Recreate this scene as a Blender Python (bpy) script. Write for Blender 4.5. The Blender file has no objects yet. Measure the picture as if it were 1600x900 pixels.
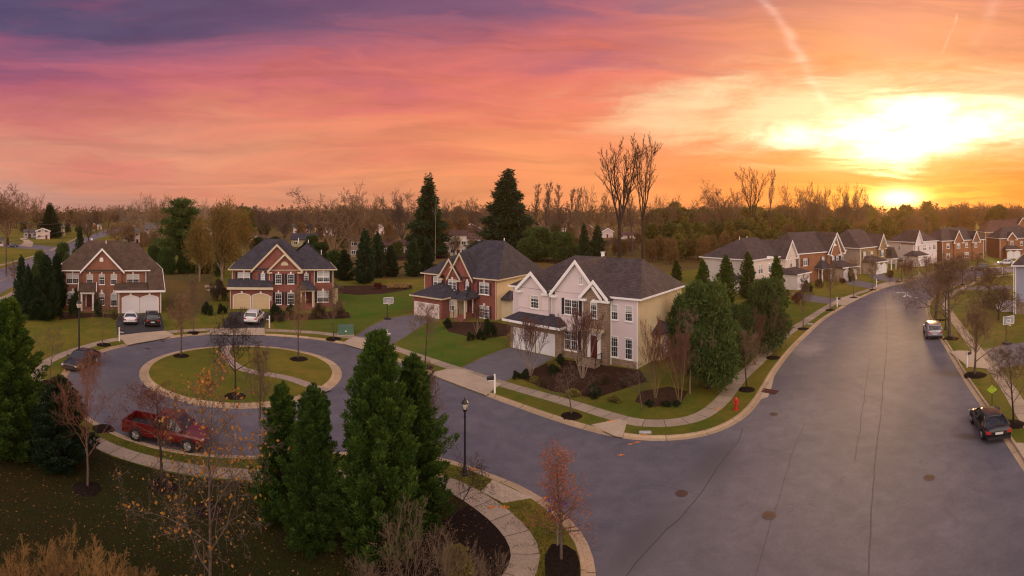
import bpy, bmesh, math, random
from mathutils import Vector, Matrix, noise, geometry
R = random.Random(7)
C = bpy.context.scene.collection
sin, cos, pi, rad = math.sin, math.cos, math.pi, math.radians

# ------------------------------------------------------------------ camera, sky, sun, exposure
F, H0, CAMZ = 825.0, 330.0, 15.0          # focal length and horizon row of the stitched photograph (1600 px wide)
scene = bpy.context.scene
cam = bpy.data.cameras.new("camera"); cam_o = bpy.data.objects.new("camera", cam); C.objects.link(cam_o)
cam.type = 'PANO'
cam.panorama_type = 'CENTRAL_CYLINDRICAL'
cam.central_cylindrical_range_u_min = -800 / F
cam.central_cylindrical_range_u_max = 800 / F
cam.central_cylindrical_range_v_min = -(900 - H0) / F
cam.central_cylindrical_range_v_max = H0 / F
cam.central_cylindrical_radius = 1.0
cam.clip_start = 0.1; cam.clip_end = 8000
cam_o.location = (0, 0, CAMZ); cam_o.rotation_euler = (rad(90), 0, 0)
scene.camera = cam_o
scene.view_settings.view_transform = 'Standard'; scene.view_settings.look = 'None'
scene.view_settings.exposure = 0.0; scene.view_settings.gamma = 1.0
scene.view_settings.use_curve_mapping = False
scene.render.engine = 'CYCLES'
scene.cycles.max_bounces = 6; scene.cycles.diffuse_bounces = 3; scene.cycles.glossy_bounces = 2
scene.cycles.transmission_bounces = 3; scene.cycles.volume_bounces = 0; scene.cycles.transparent_max_bounces = 8
scene.cycles.use_denoising = True
scene.cycles.denoiser = 'OPENIMAGEDENOISE'
scene.cycles.denoising_prefilter = 'ACCURATE'
scene.cycles.filter_width = 1.2
scene.cycles.sample_clamp_indirect = 6

SUN_AZ, SUN_EL = (1405 - 800) / F, rad(7.0)

def lin(r, g, b):
    f = lambda c: (c / 255 / 12.92) if c / 255 <= .04045 else ((c / 255 + .055) / 1.055) ** 2.4
    return (f(r), f(g), f(b), 1)

class NT:
    """small helper for node trees"""
    def __init__(s, nt): s.nt = nt; s.n = nt.nodes; s.l = nt.links
    def node(s, t, **kw):
        n = s.n.new(t)
        for k, v in kw.items(): setattr(n, k, v)
        return n
    def link(s, a, b): s.l.new(a, b)
    def math(s, op, a, b=None, c=None, clamp=False):
        n = s.n.new('ShaderNodeMath'); n.operation = op; n.use_clamp = clamp
        for i, v in enumerate((a, b, c)):
            if v is None: continue
            if isinstance(v, (int, float)): n.inputs[i].default_value = v
            else: s.l.new(v, n.inputs[i])
        return n.outputs[0]
    def mix(s, f, a, b, mode='MIX', clamp=False):
        n = s.n.new('ShaderNodeMix'); n.data_type = 'RGBA'; n.blend_type = mode; n.clamp_result = clamp
        for sock, v in ((n.inputs['Factor'], f), (n.inputs['A'], a), (n.inputs['B'], b)):
            pass
        socks = [i for i in n.inputs if i.enabled] if False else None
        fi, ai, bi = n.inputs[0], n.inputs[6], n.inputs[7]
        for sock, v in ((fi, f), (ai, a), (bi, b)):
            if isinstance(v, (int, float)): sock.default_value = v
            elif isinstance(v, tuple): sock.default_value = v
            else: s.l.new(v, sock)
        return n.outputs[2]
    def ramp(s, f, stops, interp='LINEAR'):
        n = s.n.new('ShaderNodeValToRGB'); cr = n.color_ramp; cr.interpolation = interp
        while len(cr.elements) < len(stops): cr.elements.new(.5)
        for e, (p, c) in zip(cr.elements, stops): e.position = p; e.color = c if len(c) == 4 else (*c, 1)
        s.l.new(f, n.inputs[0]); return n.outputs[0]
    def noise(s, vec, scale, detail=4, rough=.55, dist=0, lac=2.0):
        n = s.n.new('ShaderNodeTexNoise'); n.inputs['Scale'].default_value = scale
        n.inputs['Detail'].default_value = detail; n.inputs['Roughness'].default_value = rough
        n.inputs['Distortion'].default_value = dist; n.inputs['Lacunarity'].default_value = lac
        if vec is not None: s.l.new(vec, n.inputs['Vector'])
        return n.outputs[0]
    def xyz(s, x, y, z=0.0):
        n = s.n.new('ShaderNodeCombineXYZ')
        for i, v in enumerate((x, y, z)):
            if isinstance(v, (int, float)): n.inputs[i].default_value = v
            else: s.l.new(v, n.inputs[i])
        return n.outputs[0]
    def smooth(s, v, a, b):
        n = s.n.new('ShaderNodeMapRange'); n.interpolation_type = 'SMOOTHSTEP'
        s.l.new(v, n.inputs[0]); n.inputs[1].default_value = a; n.inputs[2].default_value = b
        return n.outputs[0]

def build_world():
    w = bpy.data.worlds.new("World"); scene.world = w; w.use_nodes = True
    w.node_tree.nodes.clear(); t = NT(w.node_tree)
    tc = t.node('ShaderNodeTexCoord'); sp = t.node('ShaderNodeSeparateXYZ'); t.link(tc.outputs['Generated'], sp.inputs[0])
    x, y, z = sp.outputs
    az = t.math('ARCTAN2', x, y)
    hor = t.math('SQRT', t.math('ADD', t.math('MULTIPLY', x, x), t.math('MULTIPLY', y, y)))
    el = t.math('DIVIDE', z, t.math('MAXIMUM', hor, .02))          # tan(elevation)
    el = t.math('MINIMUM', el, 4.0)
    # cloud coordinates: long streaks that climb gently towards the sunset
    tilt = t.math('ADD', t.math('MULTIPLY', el, 8.0), t.math('MULTIPLY', az, .35))
    p1 = t.xyz(t.math('MULTIPLY', az, 1.6), tilt, 0.0)
    warp = t.noise(p1, .9, 5, .55)
    p1b = t.xyz(t.math('ADD', t.math('MULTIPLY', az, 1.6), t.math('MULTIPLY', warp, 1.2)), t.math('ADD', tilt, t.math('MULTIPLY', warp, 1.5)), 3.1)
    n1 = t.noise(p1b, 1.3, 9, .56, .35)
    p2 = t.xyz(t.math('MULTIPLY', az, 2.6), t.math('ADD', t.math('MULTIPLY', el, 24.0), t.math('MULTIPLY', warp, 2.6)), 7.7)
    n2 = t.noise(p2, 1.25, 9, .6, .6)
    p3 = t.xyz(t.math('MULTIPLY', az, 2.4), t.math('ADD', t.math('MULTIPLY', t.math('SUBTRACT', el, t.math('MULTIPLY', az, .12)), 9.0), t.math('MULTIPLY', warp, 2.2)), 1.2)
    n3 = t.noise(p3, 1.9, 9, .62, .5)
    p4 = t.xyz(t.math('MULTIPLY', az, 2.2), t.math('ADD', t.math('MULTIPLY', el, 26.0), t.math('MULTIPLY', n1, 3.0)), 5.5)
    n4 = t.noise(p4, 1.2, 8, .6, .3)
    tt = t.math('MULTIPLY', el, 1 / .40)
    tt = t.math('ADD', tt, t.math('MULTIPLY', t.math('SUBTRACT', n1, .5), .85))
    tt = t.math('ADD', tt, t.math('MULTIPLY', t.math('SUBTRACT', n2, .5), .22))
    ttc = t.math('MULTIPLY', tt, .8)      # ramp 0..1 covers tt 0..1.25
    L = t.ramp(ttc, [(0, lin(206, 152, 136)), (.14, lin(218, 146, 122)), (.32, lin(210, 122, 112)), (.46, lin(186, 98, 114)), (.58, lin(148, 88, 118)), (.74, lin(92, 76, 110)), (1, lin(72, 68, 100))])
    M = t.ramp(ttc, [(0, lin(244, 156, 100)), (.16, lin(248, 152, 98)), (.34, lin(243, 136, 98)), (.52, lin(228, 118, 102)), (.66, lin(190, 102, 110)), (.80, lin(136, 86, 114)), (1, lin(118, 82, 112))])
    Rr = t.ramp(ttc, [(0, lin(232, 112, 16)), (.12, lin(236, 120, 18)), (.28, lin(240, 134, 44)), (.5, lin(240, 152, 92)), (.72, lin(234, 146, 108)), (.9, lin(224, 136, 108)), (1, lin(208, 124, 108))])
    fa = t.smooth(az, -.95, .25); fb = t.smooth(az, .1, .72)
    sky = t.mix(fb, t.mix(fa, L, M), Rr)
    # darker and brighter streaks
    st = t.ramp(n2, [(.32, (.84, .81, .84, 1)), (.5, (1, 1, 1, 1)), (.68, (1.16, 1.14, 1.08, 1))])
    sky = t.mix(.9, sky, st, 'MULTIPLY')
    # glow round the sun, torn by cloud
    def blob(ca, ce, sa, se):
        a = t.math('DIVIDE', t.math('SUBTRACT', az, ca), sa); b = t.math('DIVIDE', t.math('SUBTRACT', el, ce), se)
        return t.math('EXPONENT', t.math('MULTIPLY', t.math('ADD', t.math('MULTIPLY', a, a), t.math('MULTIPLY', b, b)), -1))
    cut = t.smooth(t.math('ADD', el, t.math('MULTIPLY', t.math('SUBTRACT', n4, .5), .09)), .055, .115)     # dark cloud bank under the bright sheet
    shape = t.math('ADD', t.math('MULTIPLY', n3, .6), t.math('MULTIPLY', n4, .4))
    def mx(*bs):
        r = bs[0]
        for q in bs[1:]: r = t.math('MAXIMUM', r, q)
        return r
    big = mx(blob(.56, .185, .30, .095), blob(.86, .175, .24, .10), t.math('MULTIPLY', blob(.36, .20, .26, .07), .8))
    g = t.math('MULTIPLY', t.smooth(t.math('ADD', t.math('MULTIPLY', big, .45), shape), .58, .98), cut)
    g = t.math('MULTIPLY', g, t.smooth(big, .03, .35))
    core = mx(blob(.56, .138, .10, .040), blob(.655, .150, .10, .045), blob(.725, .115, .075, .045), blob(.775, .185, .13, .050), blob(.90, .170, .14, .048), blob(.80, .150, .13, .045))
    gc = t.math('MULTIPLY', t.smooth(t.math('ADD', t.math('MULTIPLY', core, .46), shape), .62, 1.02), t.smooth(core, .02, .3))
    halo = t.math('MULTIPLY', blob(.72, .13, .26, .10), t.math('ADD', .3, t.math('MULTIPLY', cut, .7)))
    sky = t.mix(t.math('MULTIPLY', g, .85), sky, (1.0, .74, .40, 1))
    sky = t.mix(1.0, sky, t.mix(t.math('MULTIPLY', halo, t.math('ADD', .25, t.math('MULTIPLY', t.smooth(shape, .38, .6), .75))), (0, 0, 0, 1), (.20, .17, .08, 1)), 'ADD')
    sky = t.mix(1.0, sky, t.mix(gc, (0, 0, 0, 1), (1.0, .95, .72, 1)), 'ADD')
    sun = blob(SUN_AZ, .024, .040, .016)
    mid = t.math('MAXIMUM', blob(.705, .072, .055, .014), t.math('MULTIPLY', blob(.66, .100, .07, .02), .8))
    mid = t.math('MULTIPLY', mid, t.smooth(n4, .34, .52))
    rays = t.math('MULTIPLY', blob(.735, .03, .16, .030), t.smooth(n4, .46, .60))
    wide = blob(.72, .03, .42, .060)
    sky = t.mix(1.0, sky, t.mix(t.math('MULTIPLY', wide, .35), (0, 0, 0, 1), (.30, .08, 0.0, 1)), 'ADD')
    sky = t.mix(1.0, sky, t.mix(t.math('MINIMUM', rays, 1.0), (0, 0, 0, 1), (.5, .34, .02, 1)), 'ADD')
    sky = t.mix(1.0, sky, t.mix(mid, (0, 0, 0, 1), (1.3, 1.1, .6, 1)), 'ADD')
    sky = t.mix(1.0, sky, t.mix(sun, (0, 0, 0, 1), (4.0, 3.0, 1.3, 1)), 'ADD')
    # vapour trails
    def trail(x0, y0, x1, y1, w0, amp, sock):
        a0, e0, a1, e1 = (x0 - 800) / F, (H0 - y0) / F, (x1 - 800) / F, (H0 - y1) / F
        dx, dy = a1 - a0, e1 - e0; ln = math.hypot(dx, dy); nx, ny = -dy / ln, dx / ln
        wob = t.math('MULTIPLY', t.math('SUBTRACT', n1, .5), .05)
        d = t.math('ADD', t.math('ADD', t.math('MULTIPLY', t.math('SUBTRACT', az, a0), nx), t.math('MULTIPLY', t.math('SUBTRACT', el, e0), ny)), wob)
        s = t.math('DIVIDE', t.math('ADD', t.math('MULTIPLY', t.math('SUBTRACT', az, a0), dx / ln), t.math('MULTIPLY', t.math('SUBTRACT', el, e0), dy / ln)), ln)
        ins = t.math('MULTIPLY', t.smooth(s, -.05, .08), t.math('SUBTRACT', 1, t.smooth(s, .8, 1.05)))
        q = t.math('DIVIDE', d, w0)
        f = t.math('MULTIPLY', t.math('MULTIPLY', t.math('EXPONENT', t.math('MULTIPLY', t.math('MULTIPLY', q, q), -1)), ins), amp)
        f = t.math('MULTIPLY', f, t.math('ADD', .35, t.smooth(n3, .35, .6)))
        return t.mix(1.0, sock, t.mix(f, (0, 0, 0, 1), (.34, .32, .28, 1)), 'ADD')
    sky = trail(1175, -30, 1305, 185, .0095, .42, sky)
    sky = trail(1492, 22, 1470, 84, .0022, .38, sky)
    sky = trail(1560, -10, 1515, 80, .012, .16, sky)
    # the half of the sky that is not in the picture: dull violet overhead, and behind an added bright warm fill for the facades
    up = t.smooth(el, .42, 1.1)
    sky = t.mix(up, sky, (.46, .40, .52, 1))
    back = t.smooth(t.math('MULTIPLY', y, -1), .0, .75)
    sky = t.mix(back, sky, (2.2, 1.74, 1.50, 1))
    below = t.smooth(t.math('MULTIPLY', z, -1), .0, .05)
    sky = t.mix(below, sky, lin(120, 90, 80))
    ns = t.node('ShaderNodeTexSky'); ns.sky_type = 'NISHITA'; ns.sun_disc = False
    ns.sun_elevation = SUN_EL; ns.sun_rotation = SUN_AZ; ns.altitude = 100; ns.dust_density = 4
    bg0 = t.node('ShaderNodeBackground'); t.link(ns.outputs[0], bg0.inputs[0]); bg0.inputs[1].default_value = .006
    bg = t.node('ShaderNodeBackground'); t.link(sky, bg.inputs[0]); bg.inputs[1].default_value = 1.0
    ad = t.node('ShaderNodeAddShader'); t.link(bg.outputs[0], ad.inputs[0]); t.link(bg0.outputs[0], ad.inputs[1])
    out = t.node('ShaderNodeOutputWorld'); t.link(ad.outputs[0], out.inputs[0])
build_world()

sl = bpy.data.lights.new("sun", 'SUN'); sun_o = bpy.data.objects.new("sun", sl); C.objects.link(sun_o)
sl.energy = 3.0; sl.angle = rad(6); sl.color = (1.0, .60, .27)
sd = Vector((sin(SUN_AZ) * cos(SUN_EL), cos(SUN_AZ) * cos(SUN_EL), sin(SUN_EL)))
sun_o.rotation_euler = sd.to_track_quat('Z', 'Y').to_euler(); sun_o.location = sd * 300

# ------------------------------------------------------------------ helpers
def G(px, py, z=0.0):
    """pixel of the photograph -> point on the level plane z"""
    a = (px - 800) / F; r = F * (CAMZ - z) / (py - H0)
    return Vector((r * sin(a), r * cos(a), z))
def dist(py, z=0.0): return F * (CAMZ - z) / (py - H0)

def tag(o, label=None, cat=None, group=None, kind=None):
    if label: o['label'] = label
    if cat: o['category'] = cat
    if group: o['group'] = group
    if kind: o['kind'] = kind
    return o
def thing(name, label, cat, loc=(0, 0, 0), rz=0.0, group=None, scale=None):
    o = bpy.data.objects.new(name, None); C.objects.link(o); o.empty_display_size = .3
    o.location = loc; o.rotation_euler = (0, 0, rz)
    if scale: o.scale = scale
    return tag(o, label, cat, group)
def link_mesh(name, me, parent=None):
    o = bpy.data.objects.new(name, me); C.objects.link(o)
    if parent is not None: o.parent = parent
    return o
def copy_thing(src, loc=None, rz=None, scale=None, label=None, group=None):
    def rec(s, par):
        c = s.copy(); C.objects.link(c); c.parent = par
        for ch in s.children: rec(ch, c)
        return c
    r = rec(src, None)
    if loc is not None: r.location = loc
    if rz is not None: r.rotation_euler = (0, 0, rz)
    if scale is not None: r.scale = scale
    if label: r['label'] = label
    if group: r['group'] = group
    return r

class MB:
    def __init__(s): s.v = []; s.f = []; s.m = []; s.uv = None
    def face(s, pts, m=0):
        i = len(s.v); s.v += [tuple(p) for p in pts]; s.f.append(tuple(range(i, i + len(pts)))); s.m.append(m)
    def box(s, x0, x1, y0, y1, z0, z1, m=0, mfront=None, M=None):
        if x1 < x0: x0, x1 = x1, x0
        if y1 < y0: y0, y1 = y1, y0
        c = [Vector(p) for p in ((x0, y0, z0), (x1, y0, z0), (x1, y1, z0), (x0, y1, z0), (x0, y0, z1), (x1, y0, z1), (x1, y1, z1), (x0, y1, z1))]
        if M is not None: c = [M @ p for p in c]
        i = len(s.v); s.v += [tuple(p) for p in c]
        for k, q in enumerate(((0, 1, 5, 4), (1, 2, 6, 5), (2, 3, 7, 6), (3, 0, 4, 7), (4, 5, 6, 7), (3, 2, 1, 0))):
            s.f.append(tuple(i + a for a in q)); s.m.append(mfront if (mfront is not None and k == 0) else m)
    def prism(s, poly, z0, z1, m=0, mside=None):
        n = len(poly); i = len(s.v)
        s.v += [(p[0], p[1], z0) for p in poly] + [(p[0], p[1], z1) for p in poly]
        s.f.append(tuple(range(i + n, i + 2 * n))); s.m.append(m)
        s.f.append(tuple(reversed(range(i, i + n)))); s.m.append(m)
        for k in range(n):
            k2 = (k + 1) % n; s.f.append((i + k, i + k2, i + n + k2, i + n + k)); s.m.append(m if mside is None else mside)
    def extr(s, poly, axis, a, b, m=0):
        """polygon extruded along 'x' (poly in y,z) or 'y' (poly in x,z)"""
        P = (lambda p, q: (q, p[0], p[1])) if axis == 'x' else (lambda p, q: (p[0], q, p[1]))
        n = len(poly); i = len(s.v)
        s.v += [P(p, a) for p in poly] + [P(p, b) for p in poly]
        s.f.append(tuple(reversed(range(i, i + n)))); s.m.append(m)
        s.f.append(tuple(range(i + n, i + 2 * n))); s.m.append(m)
        for k in range(n):
            k2 = (k + 1) % n; s.f.append((i + k, i + k2, i + n + k2, i + n + k)); s.m.append(m)
    def tube(s, pts, rads, n=5, m=0, cap=True):
        i0 = len(s.v); pts = [Vector(p) for p in pts]; k = len(pts)
        ref = None
        for j, p in enumerate(pts):
            d = (pts[min(j + 1, k - 1)] - pts[max(j - 1, 0)])
            d = d.normalized() if d.length > 1e-9 else Vector((0, 0, 1))
            if ref is None:
                ref = d.cross(Vector((0.31, .95, .1))); 
                if ref.length < .1: ref = d.cross(Vector((1, 0, 0)))
            a = (ref - d * ref.dot(d)).normalized(); b = d.cross(a); ref = a
            r = rads[j] if isinstance(rads, (list, tuple)) else rads
            for q in range(n):
                t = 2 * pi * q / n; s.v.append(tuple(p + a * (cos(t) * r) + b * (sin(t) * r)))
        for j in range(k - 1):
            for q in range(n):
                a = i0 + j * n + q; b = i0 + j * n + (q + 1) % n
                s.f.append((a, b, b + n, a + n)); s.m.append(m)
        if cap and n > 2:
            s.f.append(tuple(i0 + (k - 1) * n + q for q in range(n))); s.m.append(m)
            s.f.append(tuple(i0 + q for q in reversed(range(n)))); s.m.append(m)
    def lathe(s, prof, n=12, c=(0, 0, 0), m=0, axis='z'):
        i0 = len(s.v)
        for (r, h) in prof:
            for q in range(n):
                t = 2 * pi * q / n
                p = (r * cos(t), r * sin(t), h) if axis == 'z' else ((r * cos(t), h, r * sin(t)) if axis == 'y' else (h, r * cos(t), r * sin(t)))
                s.v.append((c[0] + p[0], c[1] + p[1], c[2] + p[2]))
        for j in range(len(prof) - 1):
            for q in range(n):
                a = i0 + j * n + q; b = i0 + j * n + (q + 1) % n
                s.f.append((a, b, b + n, a + n)); s.m.append(m)
        s.f.append(tuple(i0 + (len(prof) - 1) * n + q for q in range(n))); s.m.append(m)
        s.f.append(tuple(i0 + q for q in reversed(range(n)))); s.m.append(m)
    def mesh(s, name, mats, smooth=False):
        me = bpy.data.meshes.new(name); me.from_pydata(s.v, [], s.f)
        if not isinstance(mats, (list, tuple)): mats = [mats]
        for x in mats: me.materials.append(x)
        if len(mats) > 1: me.polygons.foreach_set('material_index', s.m)
        if smooth: me.polygons.foreach_set('use_smooth', [True] * len(s.f))
        if s.uv:
            l = me.uv_layers.new(name='UVMap'); k = 0
            for f in s.f:
                for vi in f: l.data[k].uv = s.uv[vi]; k += 1
        me.update(); return me
    def build(s, name, mats, parent=None, smooth=False):
        return link_mesh(name, s.mesh(name, mats, smooth), parent)

def catmull(P, step=.6, closed=False):
    P = [Vector(p) for p in P]; out = []; n = len(P)
    rng = range(n if closed else n - 1)
    for i in rng:
        g = (lambda k: P[k % n]) if closed else (lambda k: P[max(0, min(n - 1, k))])
        p0, p1, p2, p3 = g(i - 1), g(i), g(i + 1), g(i + 2)
        m = max(1, int((p2 - p1).length / step))
        for k in range(m):
            t = k / m
            out.append(.5 * ((2 * p1) + (p2 - p0) * t + (2 * p0 - 5 * p1 + 4 * p2 - p3) * t * t + (3 * p1 - p0 - 3 * p2 + p3) * t ** 3))
    if not closed: out.append(P[-1])
    return out
def smooth_line(P, it=3, closed=False):
    n = len(P)
    for _ in range(it):
        Q = []
        for i in range(n):
            if not closed and i in (0, n - 1): Q.append(P[i]); continue
            Q.append((P[(i - 1) % n] + P[i] * 2 + P[(i + 1) % n]) / 4)
        P = Q
    return P
def normals(P, closed=False):
    n = len(P); out = []
    for i in range(n):
        a = P[(i - 1) % n] if closed or i > 0 else P[i]; b = P[(i + 1) % n] if closed or i < n - 1 else P[i]
        d = (b - a); d.z = 0; d.normalize(); out.append(Vector((-d.y, d.x, 0)))   # left-hand side
    return out
def strip(P, prof, closed=False, m=0, mb=None):
    """cross-section prof [(offset to the left, z)] swept along P, uv = (length, offset)"""
    mb = mb or MB(); mb.uv = mb.uv or []
    N = normals(P, closed); k = len(prof); i0 = len(mb.v); s = 0
    for i, (p, nn) in enumerate(zip(P, N)):
        if i: s += (P[i] - P[i - 1]).length
        for (o, z) in prof:
            q = p + nn * o; mb.v.append((q.x, q.y, z)); mb.uv.append((s, o))
    n = len(P)
    for i in range(n if closed else n - 1):
        a = i0 + i * k; b = i0 + ((i + 1) % n) * k
        for j in range(k - 1):
            mb.f.append((a + j, b + j, b + j + 1, a + j + 1)); mb.m.append(m)
    return mb
def inside(p, poly):
    x, y = p[0], p[1]; c = False; n = len(poly); j = n - 1
    for i in range(n):
        xi, yi, xj, yj = poly[i][0], poly[i][1], poly[j][0], poly[j][1]
        if (yi > y) != (yj > y) and x < (xj - xi) * (y - yi) / (yj - yi) + xi: c = not c
        j = i
    return c
def sheet(name, poly, z, mat, kind='structure', thick=0.0):
    """flat polygon (may be concave) as one sheet"""
    from mathutils.geometry import tessellate_polygon
    P = [Vector((p[0], p[1], 0)) for p in poly]; tr = tessellate_polygon([P])
    mb = MB(); mb.v = [(p.x, p.y, z) for p in P]
    for t in tr:
        a, b, c = t
        nz = (P[b] - P[a]).cross(P[c] - P[a]).z
        mb.f.append((a, b, c) if nz > 0 else (a, c, b)); mb.m.append(0)
    if thick:
        n = len(P); mb.v += [(p.x, p.y, z - thick) for p in P]
        for i in range(n): mb.f.append((i, (i + 1) % n, n + (i + 1) % n, n + i)); mb.m.append(0)
    o = mb.build(name, mat); o['kind'] = kind; return o

# ------------------------------------------------------------------ materials
MATS = {}
def mat(name, col, rough=.85, var=.18, scale=2.0, col2=None, bump=0.0, bscale=30.0, metal=0.0, spec=.25, rnd=0.0, fine=0.0, fscale=40, coat=0.0, emis=None):
    m = bpy.data.materials.new(name); m.use_nodes = True; t = NT(m.node_tree); bs = t.n['Principled BSDF']
    c = (*col, 1) if len(col) == 3 else col
    tc = t.node('ShaderNodeTexCoord').outputs['Object']
    base = c
    if var or col2:
        n = t.noise(tc, scale, 5, .6)
        if col2: a, b = c, (*col2, 1)
        else: a, b = tuple(x * (1 - var) for x in c[:3]) + (1,), tuple(min(1, x * (1 + var)) for x in c[:3]) + (1,)
        base = t.ramp(n, [(.32, a), (.68, b)])
    if fine:
        n = t.noise(tc, fscale, 3, .6)
        base = t.mix(1.0, base, t.ramp(n, [(.3, (1 - fine,) * 3 + (1,)), (.7, (1 + fine,) * 3 + (1,))]), 'MULTIPLY')
    if rnd:
        oi = t.node('ShaderNodeObjectInfo').outputs['Random']
        base = t.mix(1.0, base, t.ramp(oi, [(0, (1 - rnd, 1 - rnd, 1 - rnd * .6, 1)), (1, (1 + rnd, 1 + rnd * .8, 1 + rnd * .4, 1))]), 'MULTIPLY')
    if isinstance(base, tuple): bs.inputs['Base Color'].default_value = base
    else: t.link(base, bs.inputs['Base Color'])
    bs.inputs['Roughness'].default_value = rough; bs.inputs['Metallic'].default_value = metal
    bs.inputs['Specular IOR Level'].default_value = spec
    if coat: bs.inputs['Coat Weight'].default_value = coat; bs.inputs['Coat Roughness'].default_value = .08
    if bump:
        b = t.node('ShaderNodeBump'); b.inputs['Strength'].default_value = bump; b.inputs['Distance'].default_value = .02
        t.link(t.noise(tc, bscale, 4, .6), b.inputs['Height']); t.link(b.outputs[0], bs.inputs['Normal'])
    if emis: bs.inputs['Emission Color'].default_value = (*emis[:3], 1); bs.inputs['Emission Strength'].default_value = emis[3]
    MATS[name] = m; return m

def brick_mat(name, c1, c2, mortar, sx=.22, sz=.075, ms=.012, rnd=.0):
    m = bpy.data.materials.new(name); m.use_nodes = True; t = NT(m.node_tree); bs = t.n['Principled BSDF']
    sp = t.node('ShaderNodeSeparateXYZ'); t.link(t.node('ShaderNodeTexCoord').outputs['Object'], sp.inputs[0])
    v = t.xyz(t.math('ADD', sp.outputs[0], sp.outputs[1]), sp.outputs[2], 0)
    b = t.node('ShaderNodeTexBrick'); t.link(v, b.inputs['Vector']); b.inputs['Scale'].default_value = 1
    b.inputs['Brick Width'].default_value = sx; b.inputs['Row Height'].default_value = sz; b.inputs['Mortar Size'].default_value = ms
    b.inputs['Color1'].default_value = (*c1, 1); b.inputs['Color2'].default_value = (*c2, 1); b.inputs['Mortar'].default_value = (*mortar, 1)
    n = t.noise(v, .8, 5, .6); col = t.mix(1.0, b.outputs[0], t.ramp(n, [(.3, (.82, .82, .82, 1)), (.7, (1.15, 1.15, 1.15, 1))]), 'MULTIPLY')
    n2 = t.noise(v, 7, 3, .6); col = t.mix(1.0, col, t.ramp(n2, [(.35, (.85, .85, .85, 1)), (.65, (1.12, 1.12, 1.12, 1))]), 'MULTIPLY')
    t.link(col, bs.inputs['Base Color']); bs.inputs['Roughness'].default_value = .9; bs.inputs['Specular IOR Level'].default_value = .2
    bp = t.node('ShaderNodeBump'); bp.inputs['Strength'].default_value = .5; bp.inputs['Distance'].default_value = .01
    t.link(b.outputs[1], bp.inputs['Height']); bp.invert = True; t.link(bp.outputs[0], bs.inputs['Normal'])
    return m
def siding_mat(name, col, pitch=.13, dark=.55):
    m = bpy.data.materials.new(name); m.use_nodes = True; t = NT(m.node_tree); bs = t.n['Principled BSDF']
    tc = t.node('ShaderNodeTexCoord').outputs['Object']; sp = t.node('ShaderNodeSeparateXYZ'); t.link(tc, sp.inputs[0])
    fr = t.math('FRACT', t.math('DIVIDE', sp.outputs[2], pitch))
    line = t.ramp(fr, [(0, (dark, dark, dark, 1)), (.1, (1, 1, 1, 1)), (.9, (.94, .94, .94, 1)), (1, (dark, dark, dark, 1))])
    n = t.noise(tc, .7, 4, .6)
    c = t.mix(1.0, t.ramp(n, [(.3, tuple(x * .9 for x in col) + (1,)), (.7, tuple(x * 1.06 for x in col) + (1,))]), line, 'MULTIPLY')
    t.link(c, bs.inputs['Base Color']); bs.inputs['Roughness'].default_value = .6; bs.inputs['Specular IOR Level'].default_value = .3
    bp = t.node('ShaderNodeBump'); bp.inputs['Strength'].default_value = .6; bp.inputs['Distance'].default_value = .02
    t.link(fr, bp.inputs['Height']); t.link(bp.outputs[0], bs.inputs['Normal'])
    return m
def shingle_mat(name, col, col2):
    m = bpy.data.materials.new(name); m.use_nodes = True; t = NT(m.node_tree); bs = t.n['Principled BSDF']
    tc = t.node('ShaderNodeTexCoord').outputs['Object']; sp = t.node('ShaderNodeSeparateXYZ'); t.link(tc, sp.inputs[0])
    v = t.xyz(t.math('ADD', sp.outputs[0], sp.outputs[1]), sp.outputs[2], 0)
    b = t.node('ShaderNodeTexBrick'); t.link(v, b.inputs['Vector']); b.inputs['Scale'].default_value = 1
    b.inputs['Brick Width'].default_value = .32; b.inputs['Row Height'].default_value = .12; b.inputs['Mortar Size'].default_value = .008
    b.inputs['Color1'].default_value = (*col, 1); b.inputs['Color2'].default_value = (*col2, 1); b.inputs['Mortar'].default_value = tuple(x * .5 for x in col) + (1,)
    n = t.noise(t.xyz(t.math('MULTIPLY', sp.outputs[0], 1.0), t.math('MULTIPLY', sp.outputs[1], 1.0), t.math('MULTIPLY', sp.outputs[2], .35)), 1.1, 6, .65)
    c = t.mix(1.0, b.outputs[0], t.ramp(n, [(.3, (.72, .72, .74, 1)), (.7, (1.28, 1.24, 1.2, 1))]), 'MULTIPLY')
    t.link(c, bs.inputs['Base Color']); bs.inputs['Roughness'].default_value = .9; bs.inputs['Specular IOR Level'].default_value = .2
    bp = t.node('ShaderNodeBump'); bp.inputs['Strength'].default_value = .6; bp.inputs['Distance'].default_value = .02
    t.link(t.noise(tc, 9, 5, .7), bp.inputs['Height']); t.link(bp.outputs[0], bs.inputs['Normal'])
    return m

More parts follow.
